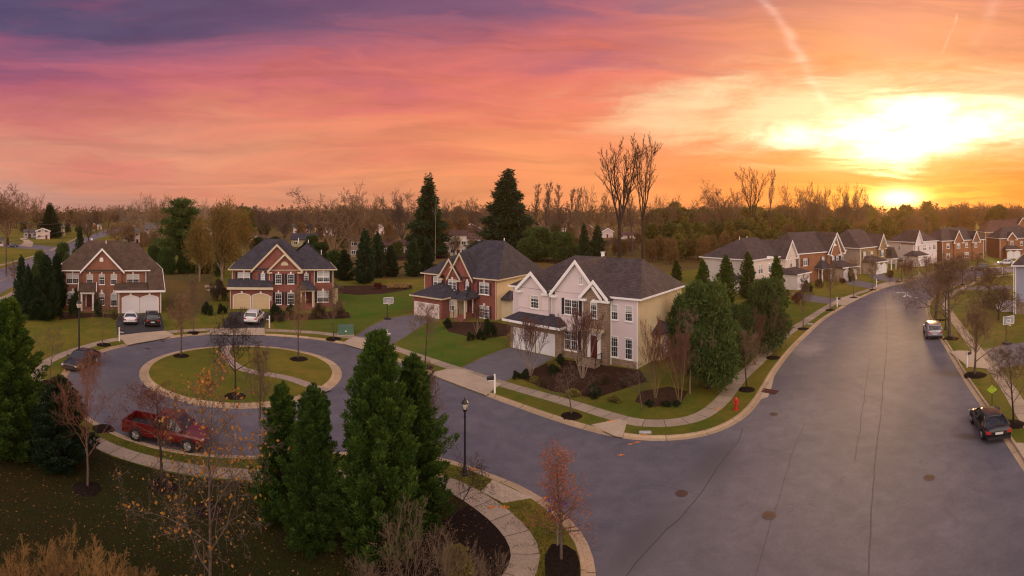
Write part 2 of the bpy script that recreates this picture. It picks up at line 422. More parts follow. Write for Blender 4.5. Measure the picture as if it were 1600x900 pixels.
def ground_mat(name, green, brown, dirt, thr=.5, speck=.3):
    m = bpy.data.materials.new(name); m.use_nodes = True; t = NT(m.node_tree); bs = t.n['Principled BSDF']
    tc = t.node('ShaderNodeTexCoord').outputs['Object']
    n1 = t.noise(tc, .055, 6, .6, .6); n2 = t.noise(tc, .5, 6, .65, .4); n3 = t.noise(tc, 9, 6, .75); n4 = t.noise(tc, 45, 3, .7)
    f = t.math('ADD', t.math('MULTIPLY', n1, .55), t.math('MULTIPLY', n2, .45))
    c = t.ramp(f, [(thr - .09, (*green, 1)), (thr + .02, tuple((a + b) / 2 for a, b in zip(green, brown)) + (1,)), (thr + .12, (*brown, 1))])
    c = t.mix(t.math('MULTIPLY', t.smooth(n3, .56, .72), speck), c, (*dirt, 1))
    c = t.mix(1.0, c, t.ramp(n3, [(.3, (.52, .54, .52, 1)), (.7, (1.5, 1.46, 1.36, 1))]), 'MULTIPLY')
    c = t.mix(1.0, c, t.ramp(n4, [(.3, (.7, .7, .7, 1)), (.7, (1.3, 1.3, 1.3, 1))]), 'MULTIPLY')
    t.link(c, bs.inputs['Base Color']); bs.inputs['Roughness'].default_value = .95; bs.inputs['Specular IOR Level'].default_value = .1
    bp = t.node('ShaderNodeBump'); bp.inputs['Strength'].default_value = .8; bp.inputs['Distance'].default_value = .06
    t.link(t.math('ADD', n3, n4), bp.inputs['Height']); t.link(bp.outputs[0], bs.inputs['Normal'])
    return m
def asphalt_mat(name, c1, c2, patch=1.0, spots=()):
    m = bpy.data.materials.new(name); m.use_nodes = True; t = NT(m.node_tree); bs = t.n['Principled BSDF']
    tc = t.node('ShaderNodeTexCoord').outputs['Object']
    n1 = t.noise(tc, .09, 6, .6, .8); n2 = t.noise(tc, .8, 7, .65, .5); n3 = t.noise(tc, 60, 3, .8); n5 = t.noise(tc, 6, 5, .7)
    c = t.ramp(n1, [(.3, (*c1, 1)), (.7, (*c2, 1))])
    c = t.mix(1.0, c, t.ramp(n2, [(.3, (.80, .80, .82, 1)), (.7, (1.16, 1.15, 1.13, 1))]), 'MULTIPLY')
    c = t.mix(1.0, c, t.ramp(n3, [(.3, (.72, .72, .72, 1)), (.7, (1.3, 1.3, 1.3, 1))]), 'MULTIPLY')
    c = t.mix(1.0, c, t.ramp(n5, [(.25, (.84, .84, .84, 1)), (.5, (1, 1, 1, 1)), (.75, (1.1, 1.1, 1.1, 1))]), 'MULTIPLY')
    for (sx, sy, ra, rb, an, col, amt) in spots:      # worn and stained places, ragged by noise
        sp = t.node('ShaderNodeSeparateXYZ'); t.link(tc, sp.inputs[0])
        X = t.math('SUBTRACT', sp.outputs[0], sx); Y = t.math('SUBTRACT', sp.outputs[1], sy)
        U = t.math('DIVIDE', t.math('ADD', t.math('MULTIPLY', X, cos(an)), t.math('MULTIPLY', Y, sin(an))), ra)
        Vv = t.math('DIVIDE', t.math('SUBTRACT', t.math('MULTIPLY', Y, cos(an)), t.math('MULTIPLY', X, sin(an))), rb)
        d = t.math('EXPONENT', t.math('MULTIPLY', t.math('ADD', t.math('MULTIPLY', U, U), t.math('MULTIPLY', Vv, Vv)), -1))
        c = t.mix(t.math('MULTIPLY', t.smooth(t.math('ADD', t.math('MULTIPLY', d, .6), t.math('ADD', t.math('MULTIPLY', n5, .35), t.math('MULTIPLY', n2, .35))), .62, .98), amt), c, (*col, 1))
    # hairline cracks
    vo = t.node('ShaderNodeTexVoronoi'); vo.feature = 'DISTANCE_TO_EDGE'; vo.inputs['Scale'].default_value = .16
    mp = t.node('ShaderNodeVectorMath'); mp.operation = 'ADD'; t.link(tc, mp.inputs[0])
    nn = t.node('ShaderNodeTexNoise'); nn.inputs['Scale'].default_value = .7; nn.inputs['Detail'].default_value = 6; t.link(tc, nn.inputs['Vector'])
    sc = t.node('ShaderNodeVectorMath'); sc.operation = 'SCALE'; sc.inputs['Scale'].default_value = 2.5; t.link(nn.outputs['Color'], sc.inputs[0]); t.link(sc.outputs[0], mp.inputs[1])
    t.link(mp.outputs[0], vo.inputs['Vector'])
    cr = t.math('MULTIPLY', t.math('SUBTRACT', 1, t.smooth(vo.outputs['Distance'], .0, .006)), t.smooth(n1, .45, .6))
    c = t.mix(t.math('MULTIPLY', cr, .35 * patch), c, (.03, .028, .03, 1))
    t.link(c, bs.inputs['Base Color']); bs.inputs['Roughness'].default_value = .74; bs.inputs['Specular IOR Level'].default_value = .34
    bp = t.node('ShaderNodeBump'); bp.inputs['Strength'].default_value = .35; bp.inputs['Distance'].default_value = .01
    t.link(n3, bp.inputs['Height']); t.link(bp.outputs[0], bs.inputs['Normal'])
    return m
def concrete_mat(name, c1, c2, joint=1.5):
    """slabs with joints every `joint` metres along the strip (uv.x is length in metres)"""
    m = bpy.data.materials.new(name); m.use_nodes = True; t = NT(m.node_tree); bs = t.n['Principled BSDF']
    tcn = t.node('ShaderNodeTexCoord'); tc = tcn.outputs['Object']; sp = t.node('ShaderNodeSeparateXYZ'); t.link(tcn.outputs['UV'], sp.inputs[0])
    u = t.math('DIVIDE', sp.outputs[0], joint); fr = t.math('FRACT', u); fl = t.math('FLOOR', u)
    n1 = t.noise(tc, .5, 7, .7); n2 = t.noise(tc, 11, 6, .75)
    c = t.ramp(n1, [(.3, (*c1, 1)), (.7, (*c2, 1))])
    wn = t.node('ShaderNodeTexWhiteNoise'); wn.noise_dimensions = '1D'; t.link(fl, wn.inputs['W'])
    c = t.mix(1.0, c, t.ramp(wn.outputs[0], [(0, (.86, .86, .86, 1)), (1, (1.1, 1.1, 1.1, 1))]), 'MULTIPLY')
    c = t.mix(1.0, c, t.ramp(n2, [(.3, (.68, .67, .66, 1)), (.7, (1.18, 1.18, 1.18, 1))]), 'MULTIPLY')
    if joint:
        w = .028 / joint
        e = t.math('MAXIMUM', t.math('LESS_THAN', fr, w), t.math('GREATER_THAN', fr, 1 - w))
        c = t.mix(t.math('MULTIPLY', e, .8), c, (.06, .05, .045, 1))
    t.link(c, bs.inputs['Base Color']); bs.inputs['Roughness'].default_value = .85; bs.inputs['Specular IOR Level'].default_value = .2
    return m

LAWN = ground_mat('lawn', (.088, .112, .013), (.20, .148, .026), (.10, .065, .028), .50, .30)
LAWN_DRY = ground_mat('dry_lawn', (.085, .080, .025), (.145, .088, .032), (.09, .05, .022), .46, .4)
LAWN_LEAF_DARKENED = ground_mat('darkened_leaf_strewn_lawn', (.022, .030, .007), (.036, .026, .009), (.05, .024, .01), .48, .5)  # leaf litter, plus a vignette's darkening put into the base colour
LAWN_GREEN = ground_mat('green_lawn', (.058, .120, .012), (.125, .120, .020), (.09, .07, .02), .49, .3)
MULCH = mat('mulch', (.018, .012, .009), 1, .5, 9, bump=1, bscale=25, spec=.05)
MULCH_B = mat('brown_mulch', (.046, .024, .015), 1, .4, 7, bump=1, bscale=25, spec=.05)
def _sp(x, y): q = G(x, y); return q.x, q.y
ASPH = asphalt_mat('asphalt', (.088, .084, .102), (.138, .129, .146), 1.0, [(*_sp(1262, 545), 2.6, 5.0, -.6, (.24, .21, .20), .8), (*_sp(1500, 585), 1.5, 5.0, .45, (.075, .050, .042), .7), (*_sp(1512, 682), .8, 1.6, .5, (.060, .042, .030), .8), (*_sp(1120, 720), 2.0, 4.0, -.7, (.060, .056, .066), .6), (*_sp(1000, 850), 1.5, 4.5, -.7, (.065, .06, .07), .6), (*_sp(1300, 620), 1.2, 14, -.25, (.115, .105, .118), .6), (*_sp(1445, 640), 1.2, 16, -.05, (.16, .146, .156), .5), (*_sp(200, 590), 2.0, 6.0, .3, (.075, .070, .082), .5), (*_sp(480, 700), 5.0, 1.4, .1, (.07, .066, .078), .5)])
DRIVE = asphalt_mat('driveway_asphalt', (.115, .105, .115), (.15, .135, .145), .3)
DRIVE_K = asphalt_mat('fresh_driveway_asphalt', (.028, .025, .028), (.042, .037, .040), .1)
CONC = concrete_mat('pavement_concrete', (.30, .235, .165), (.40, .32, .235), 1.5)
CONC_A = concrete_mat('apron_concrete', (.40, .31, .22), (.50, .40, .29), 0)
KERBC = concrete_mat('kerb_concrete', (.36, .26, .16), (.48, .36, .23), 3.0)
GRAVEL = mat('gravel_path', (.30, .23, .19), 1, .3, 6, fine=.45, fscale=14, bump=1, bscale=20)
TAR = mat('crack_sealant', (.045, .042, .048), .6, .2, 3)
WHITE = mat('white_paint', (.80, .78, .76), .55, .06, 1)
CREAM = mat('cream_paint', (.55, .46, .32), .6, .06, 1)
GLASS = mat('window_glass', (.030, .034, .042), .08, .2, .8, spec=.8)
BLIND = mat('window_blind', (.42, .42, .42), .35, .1, .8, spec=.6)
SH_DARK = mat('black_shutter', (.020, .020, .026), .6, .1, 2)
SH_BLUE = mat('blue_shutter', (.045, .050, .085), .6, .1, 2)
SH_RED = mat('plum_shutter', (.075, .020, .030), .6, .1, 2)
GDOOR = mat('garage_door_white', (.66, .64, .66), .5, .05, .6)
GDOOR_T = mat('garage_door_tan', (.52, .40, .24), .5, .05, .6)
DOOR_R = mat('dark_red_door', (.10, .022, .018), .45, .1, 1)
DARK = mat('dark_metal', (.016, .016, .018), .45, .1, 2, spec=.4)
BRICK1 = brick_mat('orange_brick', (.30, .105, .060), (.24, .080, .048), (.26, .17, .12))
BRICK2 = brick_mat('red_brick', (.27, .068, .052), (.21, .052, .042), (.21, .12, .10))
BRICK3 = brick_mat('rust_brick', (.30, .115, .055), (.25, .09, .045), (.25, .15, .09))
STONE = brick_mat('field_stone', (.30, .20, .13), (.18, .12, .085), (.30, .23, .17), .38, .17, .028)
STONE_T = brick_mat('tan_stone', (.30, .20, .10), (.24, .155, .08), (.26, .18, .1), .4, .18, .02)
STUCCO = mat('pink_stucco', (.63, .54, .55), .85, .05, .5, fine=.05)
STUCCO_W = mat('pale_stucco', (.62, .52, .46), .85, .05, .5)
SID_Y = siding_mat('yellow_siding', (.74, .59, .35))
SID_W = siding_mat('white_siding', (.62, .58, .55))
SID_T = siding_mat('tan_siding', (.42, .33, .26))
SID_B = siding_mat('blue_grey_siding', (.36, .38, .50))
SID_G = siding_mat('grey_siding', (.34, .32, .31))
ROOF_B = shingle_mat('brown_shingle', (.078, .052, .038), (.108, .074, .052))
ROOF_K = shingle_mat('charcoal_shingle', (.040, .038, .050), (.062, .056, .068))
ROOF_R = shingle_mat('red_brown_shingle', (.095, .052, .045), (.12, .066, .055))
ROOF_G = shingle_mat('grey_shingle', (.11, .10, .10), (.14, .125, .12))
BARK = mat('grey_brown_bark', (.105, .078, .062), .95, .3, 6, rnd=.2, spec=.1)
BROWNT = mat('brown_twigs', (.165, .108, .066), .95, .3, 3, rnd=.2, spec=.1)
BARK_D = mat('dark_bark', (.040, .030, .027), .95, .3, 6, rnd=.2, spec=.1)
BARK_R = mat('red_brown_twigs', (.13, .062, .045), .95, .3, 6, rnd=.2, spec=.1)
BARK_G = mat('golden_twigs', (.26, .15, .055), .95, .3, 6, rnd=.2, spec=.1)
BARK_P = mat('pale_bark', (.26, .20, .15), .95, .3, 6, rnd=.1, spec=.1)
def leaf_mat(name, a, b, scale=1.2, rnd=.2):
    m = mat(name, a, .75, 0, scale, col2=b, rnd=rnd, spec=.2)
    t = NT(m.node_tree); bs = t.n['Principled BSDF']
    bs.inputs['Subsurface Weight'].default_value = 0
    # thin leaves let a little light through
    tr = t.node('ShaderNodeBsdfTranslucent'); ms = t.node('ShaderNodeMixShader'); ms.inputs[0].default_value = .25
    src = bs.inputs['Base Color'].links[0].from_socket
    t.link(src, tr.inputs[0]); t.link(bs.outputs[0], ms.inputs[1]); t.link(tr.outputs[0], ms.inputs[2])
    t.link(ms.outputs[0], t.n['Material Output'].inputs[0]); return m
LEAF_ARB = leaf_mat('arborvitae_green', (.014, .046, .008), (.085, .145, .020), 2.2)
LEAF_DK = leaf_mat('dark_evergreen', (.016, .040, .018), (.036, .068, .024), 1.0)
LEAF_PINE = leaf_mat('pine_green', (.045, .085, .022), (.085, .12, .030), .8)
LEAF_OLIVE = leaf_mat('olive_evergreen', (.085, .095, .020), (.165, .145, .034), .5)
LEAF_AUT = leaf_mat('autumn_leaves', (.22, .085, .022), (.40, .21, .045), 6)
LEAF_RED = leaf_mat('rust_needles', (.34, .085, .035), (.42, .15, .05), 1.5)
LEAF_BOX = leaf_mat('boxwood_green', (.020, .034, .014), (.038, .055, .018), 2)
LEAF_YEL = leaf_mat('yellow_green_shrub', (.16, .15, .035), (.24, .19, .05), 2)
LEAF_MAR = leaf_mat('maroon_shrub', (.10, .026, .020), (.16, .045, .028), 2)
LEAF_TAN = leaf_mat('dry_ornamental_grass', (.34, .22, .10), (.44, .31, .15), 2)
# ------------------------------------------------------------------ ground, roads, kerbs, pavements
LZ = .12     # level of the lawns; asphalt lies at 0, the kerbs step up between them
K_LEFT = [(1600, 417.2), (1560, 418), (1530, 419.5), (1500, 422), (1470, 426), (1446, 432), (1428, 438), (1400, 446), (1374, 453.5), (1350, 464), (1320, 480), (1288, 500), (1258, 528), (1238, 549), (1216, 578), (1200, 606), (1183, 634), (1160, 657), (1124, 676), (1080, 687), (1050, 690.5), (1020, 691.5), (990, 689.5),
          (960, 684), (930, 676.5), (902, 669), (841, 649), (781, 627), (724.5, 606.5), (675, 587.5), (625, 567), (580, 550.5), (557, 543), (535, 538), (508, 533), (467, 528), (434, 525.7), (400, 524.3), (370, 523.7), (322, 523.7),
          (287, 526), (253, 530.6), (211, 538), (177, 546), (150, 554), (124, 567), (108.5, 581), (104, 598), (114, 622), (128, 644), (147.6, 659), (177, 674), (211, 688), (248, 698.5), (284.5, 705), (333, 710.5), (380, 712.5), (430, 712), (480, 709), (540, 706), (600, 705.5), (650, 708.5),
          (689, 714), (725.6, 724), (750, 733), (777, 744), (811, 756.5), (848, 776), (884.5, 805), (909, 828), (925, 850), (933, 873), (934.6, 900), (930, 940), (915, 1000), (880, 1100), (820, 1250)]
K_RIGHT = [(1900, 1250), (1830, 1080), (1740, 940), (1660, 830), (1600, 738), (1571, 693), (1535.5, 640), (1509, 600), (1493, 573), (1475, 541), (1462, 521), (1452, 504), (1446.5, 490), (1447, 479), (1452, 469), (1462, 460.5), (1476, 453.5), (1490, 448), (1503, 442.5), (1520, 436), (1545, 429.5), (1600, 423.5)]
ISL = [(217, 582.6), (227.5, 571), (251, 559), (287, 547), (325, 541.8), (365, 540), (400, 541), (441, 546), (489, 558), (522, 573), (534, 592), (524, 609), (500, 624), (455, 637.5), (406, 643), (346, 640), (299, 631), (251, 616), (225, 599)]
kl = smooth_line(catmull([G(*p) for p in K_LEFT], .7), 4)
kr = smooth_line(catmull([G(*p) for p in K_RIGHT], .7), 4)
# the island is a true circle on the ground
pi_ = [G(*p) for p in ISL]
cx = sum(p.x for p in pi_) / len(pi_); cy = sum(p.y for p in pi_) / len(pi_)
IC = Vector((-24.35, 43.1, 0)); IR = 9.45
isl = [IC + Vector((cos(a) * IR, sin(a) * IR, 0)) for a in [2 * pi * k / 120 for k in range(120)]]
ext = Vector((95, 10, 0))
road_poly = kl + [p for p in kr]
KO = .50
nl = normals(kl); nr = normals(kr)
# which side of the line is the lawn?
probe = kl[len(kl) // 2]
sl_ = 1 if not inside(probe + nl[len(kl) // 2] * .3, road_poly) else -1
probe = kr[len(kr) // 2]
sr_ = 1 if not inside(probe + nr[len(kr) // 2] * .3, road_poly) else -1
def offs(P, o, closed=False):
    return [p + n * o for p, n in zip(P, normals(P, closed))]
hole1 = offs(kl, sl_ * KO) + offs(kr, sr_ * KO)
isl_in = [IC + (p - IC) * ((IR - .86) / IR) for p in isl]
ROADL = [(-120, 560), (-60, 500), (0, 460), (20, 449), (60, 428), (95, 408), (118, 394), (134, 382), (150, 374), (180, 364), (205, 358), (230, 354), (222, 351.5), (195, 354), (165, 359.5), (146, 366), (132, 372), (118, 377.5), (100, 382.5), (84, 386.5), (60, 383), (30, 381.5), (-20, 378), (-60, 376), (-60, 381), (-20, 384), (30, 388.5), (60, 390), (74, 394), (60, 400), (36, 409), (0, 421), (-60, 441), (-120, 462)]
roadl = [G(*p) for p in ROADL]

def ground_mesh():
    big = 6000
    outer = [Vector((-big, -600)), Vector((big, -600)), Vector((big, big)), Vector((-big, big))]
    vs = list(outer); es = [(0, 1), (1, 2), (2, 3), (3, 0)]
    for poly in (hole1, isl_in, roadl):
        i0 = len(vs); P = [Vector((p.x, p.y)) for p in poly]; vs += P
        es += [(i0 + k, i0 + (k + 1) % len(P)) for k in range(len(P))]
    ov, oe, of, *_ = geometry.delaunay_2d_cdt(vs, es, [], 0, 1e-4)
    mb = MB(); mb.v = [(v.x, v.y, LZ) for v in ov]
    for f in of:
        c = sum((ov[i] for i in f), Vector((0, 0))) / len(f)
        if abs(c.x) > big or c.y > big or c.y < -600: continue
        if inside(c, roadl) or (inside(c, hole1) and not inside(c, isl_in)): continue
        a, b, d = ov[f[0]], ov[f[1]], ov[f[2]]
        cr = (b.x - a.x) * (d.y - a.y) - (b.y - a.y) * (d.x - a.x)
        mb.f.append(tuple(f) if cr > 0 else tuple(reversed(f))); mb.m.append(0)
    return mb
g = ground_mesh().build('ground', LAWN); g['kind'] = 'structure'
b = MB(); b.face([(-200, -80, -.02), (300, -80, -.02), (300, 300, -.02), (-200, 300, -.02)]); o = b.build('road_base', mat('road_base', (.08, .06, .05))); o['kind'] = 'structure'
sheet('road', offs(kl, sl_ * .05) + offs(kr, sr_ * .05), 0.0, ASPH)
ro = sheet('road', roadl, LZ + .006, asphalt_mat('far_road_asphalt', (.13, .12, .15), (.16, .145, .17)))
# kerb: flush gutter pan, step, top
def kerb(P, sgn, closed=False):
    prof = [(0, .012), (.38, .022), (.42, .10), (.46, .138), (.60, .142), (.64, LZ - .03)]
    prof = [(o * sgn, z) for o, z in prof]
    mb = strip(P, prof, closed)
    if sgn < 0: pass
    o = mb.build('kerb', KERBC); o['kind'] = 'structure'; return o
kerb(kl, sl_); kerb(kr, sr_)
# the island's kerb has a wide apron
mb = strip(isl, [(0, .012), (.66, .03), (.70, .10), (.74, .138), (.90, .142), (.94, LZ - .03)], True); o = mb.build('kerb', KERBC); o['kind'] = 'structure'

def pave(name, pts, w=1.25, z=LZ + .016, m=None, step=.6):
    P = smooth_line(catmull([G(*p, LZ) for p in pts], step), 3)
    o = strip(P, [(-w / 2 - .005, z - .05), (-w / 2, z), (w / 2, z), (w / 2 + .005, z - .05)]).build(name, m or CONC); o['kind'] = 'structure'; return P
W1 = pave('pavement', [(1600, 412), (1560, 413.5), (1520, 416), (1480, 420.5), (1450, 427), (1428, 433), (1400, 440.5), (1370, 449), (1340, 458.5), (1312, 469.5), (1284, 485), (1260, 501), (1232, 520), (1206, 542), (1186, 564), (1160, 587), (1144, 606), (1128, 626), (1108, 643), (1084, 655), (1050, 661.5), (1010, 662), (981, 657.5), (932, 643), (887, 629), (841, 616), (789, 601), (745, 586.5), (704, 573.5), (659, 558.5), (616, 543.5), (598, 537), (569, 530), (535, 525), (501, 520.5), (467, 518), (422, 516), (377, 515), (332, 515), (299, 516), (268, 518.3), (239, 522), (211, 526), (177, 531), (150, 537.5), (121, 546), (89, 558), (69, 569), (59, 582), (57, 598), (62, 619), (75, 640), (98, 660), (130, 680), (173, 701.5), (213, 715), (250, 724.5), (283, 731), (320, 736.5), (400, 742), (480, 744), (560, 742), (640, 744), (691, 752), (721, 764), (743, 777), (762, 790), (782, 805), (799, 820), (813, 836.5), (823, 853.6), (826, 871), (822, 886), (812, 903), (790, 930), (740, 975)])
W2 = pave('pavement', [(1800, 980), (1720, 850), (1660, 742), (1610, 662), (1595.5, 640), (1575.5, 607), (1558, 584), (1535.5, 558), (1514, 530), (1499.5, 511), (1487, 494), (1478, 479), (1478, 468), (1487, 459.5), (1499.5, 452.5), (1514, 445), (1528, 438.5), (1551, 432.5), (1600, 427.5)], 1.25)
pave('pavement', [(-80, 512), (0, 468), (18, 459.5), (50, 441), (80, 424)], 1.4)
pave('pavement', [(-60, 432), (0, 414.5), (36, 405), (60, 397.5), (72, 392)], 1.3)
pave('pavement', [(78, 392), (96, 383), (115, 374.5), (132, 366), (150, 359)], 1.3)
pave('path', [(353, 541), (352, 551), (358, 563), (370, 573), (394, 581.5), (429, 586), (453, 591), (472, 598), (489, 604), (512, 611)], 1.05, LZ + .012, GRAVEL)
def area(name, pts, z, m): return sheet(name, [G(*p, LZ) for p in pts], z, m, thick=.05)
# driveways
area('driveway', [(188, 491), (252, 491), (255, 505), (257.5, 518.5), (222, 521), (184, 526), (181, 504)], LZ + .008, DRIVE_K)
area('driveway', [(360, 487), (421, 487), (415, 502), (412.5, 514), (344, 514)], LZ + .008, DRIVE_K)
area('driveway', [(646, 491), (625, 494.6), (602.5, 499), (580, 509), (562, 520.5), (553, 527), (608, 541), (636, 524), (659, 509), (668, 503), (688, 500)], LZ + .008, DRIVE)
area('driveway', [(799, 543), (864, 559), (838, 574), (820, 582), (806, 587), (782, 600), (716, 577), (757, 557), (785, 546)], LZ + .008, DRIVE)
area('driveway', [(1238, 457), (1262, 460), (1312, 468), (1302, 475.5), (1262, 471), (1240, 465)], LZ + .008, DRIVE)
area('driveway', [(1316, 436), (1330, 436.5), (1374, 444.5), (1362, 451), (1326, 445)], LZ + .008, DRIVE)
area('driveway', [(1358, 428), (1380, 429), (1408, 436.5), (1394, 441.5), (1362, 435)], LZ + .008, DRIVE)
area('driveway', [(1530, 549), (1562, 540), (1600, 535), (1680, 533), (1680, 572), (1600, 570), (1552, 576)], LZ + .008, DRIVE)
area('driveway', [(1507, 450), (1530, 446.5), (1600, 446), (1600, 452), (1500, 452.5)], LZ + .008, DRIVE)
area('driveway', [(1556, 414), (1552, 411), (1580, 409), (1592, 413)], LZ + .008, DRIVE)
area('driveway', [(30, 384), (38, 378), (30, 372), (40, 371), (52, 379), (50, 386)], LZ + .008, CONC_A)
# concrete aprons and ramps between road and pavement
KH = LZ + .030
area('driveway_apron', [(184, 524.5), (222, 520), (258, 517), (272, 523.5), (258, 528.5), (212, 536.5), (199, 539.5)], KH, CONC_A)
area('driveway_apron', [(344, 512.5), (413, 512.5), (414, 523.6), (318, 522.2), (330, 517)], KH, CONC_A)
area('driveway_apron', [(555, 526), (608, 541.5), (602, 545), (587, 551.5), (535, 536.5), (543, 531)], KH, CONC_A)
area('driveway_apron', [(717, 576.5), (783, 599.5), (760, 617.5), (670, 583.5), (697, 577)], KH, CONC_A)
area('driveway_apron', [(1308, 467), (1330, 461), (1348, 464), (1322, 477.5), (1300, 475)], KH, CONC_A)
area('driveway_apron', [(1374, 444), (1390, 440), (1404, 444), (1376, 451.5), (1364, 450)], KH, CONC_A)
area('driveway_apron', [(1496, 548), (1528, 549), (1550, 577), (1512, 573), (1484, 550)], KH, CONC_A)
area('driveway_apron', [(1584, 692), (1640, 694), (1720, 800), (1660, 812)], KH, CONC_A)
area('kerb_ramp', [(924, 664), (968, 655), (980, 659), (973, 683), (960, 681)], KH, CONC_A)
area('kerb_ramp', [(752, 768), (770, 750), (830, 778), (786, 786)], KH, CONC_A)
area('kerb_ramp', [(1196, 600), (1209, 588), (1206, 602), (1200, 618), (1186, 622), (1188, 612)], .016, CONC_A)
# leaf-strewn lawn in front with vignette dimming in its colour, drier grass, greener grass, planting beds
area('lawn', [(-60, 640), (40, 660), (75, 668), (128, 690), (173, 713), (250, 735.5), (320, 748), (400, 753), (560, 753), (640, 755), (690, 764), (716, 776), (738, 790), (757, 803), (776, 819), (790, 834), (801, 850), (804, 870), (800, 886), (788, 905), (760, 940), (700, 1000), (500, 1200), (-400, 1200), (-400, 700)], LZ + .004, LAWN_LEAF_DARKENED)
area('lawn', [(255, 425), (335, 424), (330, 470), (300, 500), (262, 498)], LZ + .004, LAWN_DRY)
area('lawn', [(385, 396), (380, 372), (385, 350), (390, 343), (1180, 341), (1180, 375), (1180, 410), (1050, 425), (860, 430), (640, 436), (530, 436), (400, 420)], LZ + .004, LAWN_DRY)
area('lawn', [(526, 458), (645, 450), (645, 488), (600, 497), (572, 512), (550, 525), (500, 517), (430, 512), (425, 500), (520, 498)], LZ + .006, LAWN_GREEN)
area('lawn', [(612, 541), (640, 523), (672, 506), (700, 512), (790, 528), (795, 542), (755, 556), (714, 575)], LZ + .006, LAWN_GREEN)
BED = mat('planting_bed', (.052, .028, .018), 1, .35, 4, bump=1, bscale=20, spec=.05)
area('planting_bed', [(500, 447), (560, 446), (645, 444), (643, 452), (600, 459), (560, 461), (520, 458)], LZ + .012, BED)
area('planting_bed', [(806, 588), (840, 574), (870, 560), (1000, 578), (1012, 596), (985, 604), (930, 622), (860, 611)], LZ + .012, MULCH_B)
area('planting_bed', [(423, 489), (470, 491), (520, 486), (545, 488), (548, 497), (480, 500), (430, 501), (421, 499)], LZ + .012, BED)
area('planting_bed', [(690, 503), (775, 503), (805, 510), (790, 525), (745, 529), (700, 518)], LZ + .012, BED)
area('planting_bed', [(96, 487), (185, 491), (183, 497), (150, 495), (92, 500)], LZ + .012, BED)
area('planting_bed', [(690, 815), (730, 790), (757, 806), (776, 822), (789, 838), (798, 856), (800, 872), (796, 886), (785, 903), (758, 938), (600, 960), (560, 900), (620, 850)], LZ + .014, MULCH)
area('planting_bed', [(851, 868), (862, 850), (885, 852), (900, 862), (906, 880), (906, 905), (890, 950), (860, 960), (852, 905)], LZ + .014, MULCH)
area('planting_bed', [(1000, 612), (1045, 604), (1075, 612), (1062, 632), (1020, 636), (992, 628)], LZ + .012, BED)
area('planting_bed', [(560, 400), (700, 396), (700, 404), (560, 410)], LZ + .012, BED)

# road markings, seams, covers
def seam(pts, w, z=.006, m=TAR, name='road_seam'):
    P = catmull([G(*p) for p in pts], 1.0)
    P = [p + Vector((noise.noise(p * .5) * .12, noise.noise(p * .5 + Vector((9, 0, 0))) * .12, 0)) for p in P]
    o = strip(P, [(-w / 2, z), (w / 2, z)]).build(name, m); o['kind'] = 'structure'
seam([(1160, 668), (1154, 690), (1135, 712), (1112, 745), (1096, 770), (1060, 812), (1020, 850), (975, 905)], .04)
seam([(1376, 452), (1384, 480), (1386, 530), (1380, 600), (1372, 680), (1364, 760), (1356, 905)], .07, .0065, mat('road_joint', (.082, .075, .084), .8))
seam([(1358, 560), (1352, 610), (1342, 680), (1335, 720)], .05, .0065, MATS['road_joint'])
seam([(1260, 660), (1240, 700), (1222, 760), (1200, 830), (1180, 905)], .035, .0065, MATS['road_joint'])
seam([(1012, 756), (1050, 762), (1092, 772)], .03, .0065, MATS['road_joint'])
seam([(1112, 735), (1120, 715), (1138, 706), (1146, 690)], .04, .0065, MATS['road_joint'])
STAIN = mat('road_stain_pale', (.21, .185, .19), .85, .2, .5)
def blot(name, x, y, w, h, m, z, n=28, rough=.35, sd=1):
    c = G(x, y); rr = random.Random(sd); mb = MB(); pts = []
    sx = w / F * dist(y); d1 = (dist(y - h) - dist(y + h)) / 2
    a = (x - 800) / F
    for k in range(n):
        t = 2 * pi * k / n; q = 1 + rough * (noise.noise(Vector((cos(t) * 1.7 + sd, sin(t) * 1.7, sd * 3.3))) * 1.6)
        u, v = cos(t) * sx * q, sin(t) * d1 * q
        pts.append((c.x + u * cos(a) + v * sin(a), c.y - u * sin(a) + v * cos(a)))
    return sheet(name, pts, z, m)
# line paint: the arrow of the speed hump
WPAINT = mat('road_paint', (.60, .57, .55), .7, .2, 2)
def quadpx(name, pts, z=.007, m=WPAINT): o = sheet(name, [G(*p) for p in pts], z, m); return o
quadpx('road_marking', [(1411, 463.8), (1414.5, 459.6), (1418, 459.8), (1426, 464.3), (1422, 464.5), (1415.5, 461.2), (1415, 464.2)])
quadpx('road_marking', [(1400, 457.2), (1404, 456.2), (1404, 457), (1419, 457.4), (1419, 458.1), (1404, 457.9), (1403.5, 458.7)])
quadpx('road_marking', [(1428, 464.4), (1434, 464.8), (1433, 466.2), (1427, 465.6)])
YEL = mat('yellow_road_paint', (.45, .28, .05), .7, .2, 2)
P = [G(*p, LZ) for p in [(-40, 457), (0, 440), (20, 431.5), (45, 421)]]
o = strip(catmull(P, 3), [(-.1, LZ + .011), (.1, LZ + .011)]).build('road_marking', YEL); o['kind'] = 'structure'
ORG = mat('utility_marking_paint', (.75, .22, .02), .7, .2, 2)
for (x, y) in ((741, 737), (852, 783), (788, 797), (768, 797), (954, 661), (1122, 643), (1006, 683), (996, 691), (985, 694), (970, 711)):
    p = G(x, y); mb = MB(); d = .18 + .1 * R.random(); mb.box(p.x - d, p.x + d, p.y - .04, p.y + .04, .150 if y not in (691, 694, 711) else .007, .156 if y not in (691, 694, 711) else .009)
    mb.box(p.x - .03, p.x + .03, p.y - d * .7, p.y + d * .7, .1505 if y not in (691, 694, 711) else .0075, .1565 if y not in (691, 694, 711) else .0095)
    tag(mb.build('utility_marking', ORG), kind='structure')

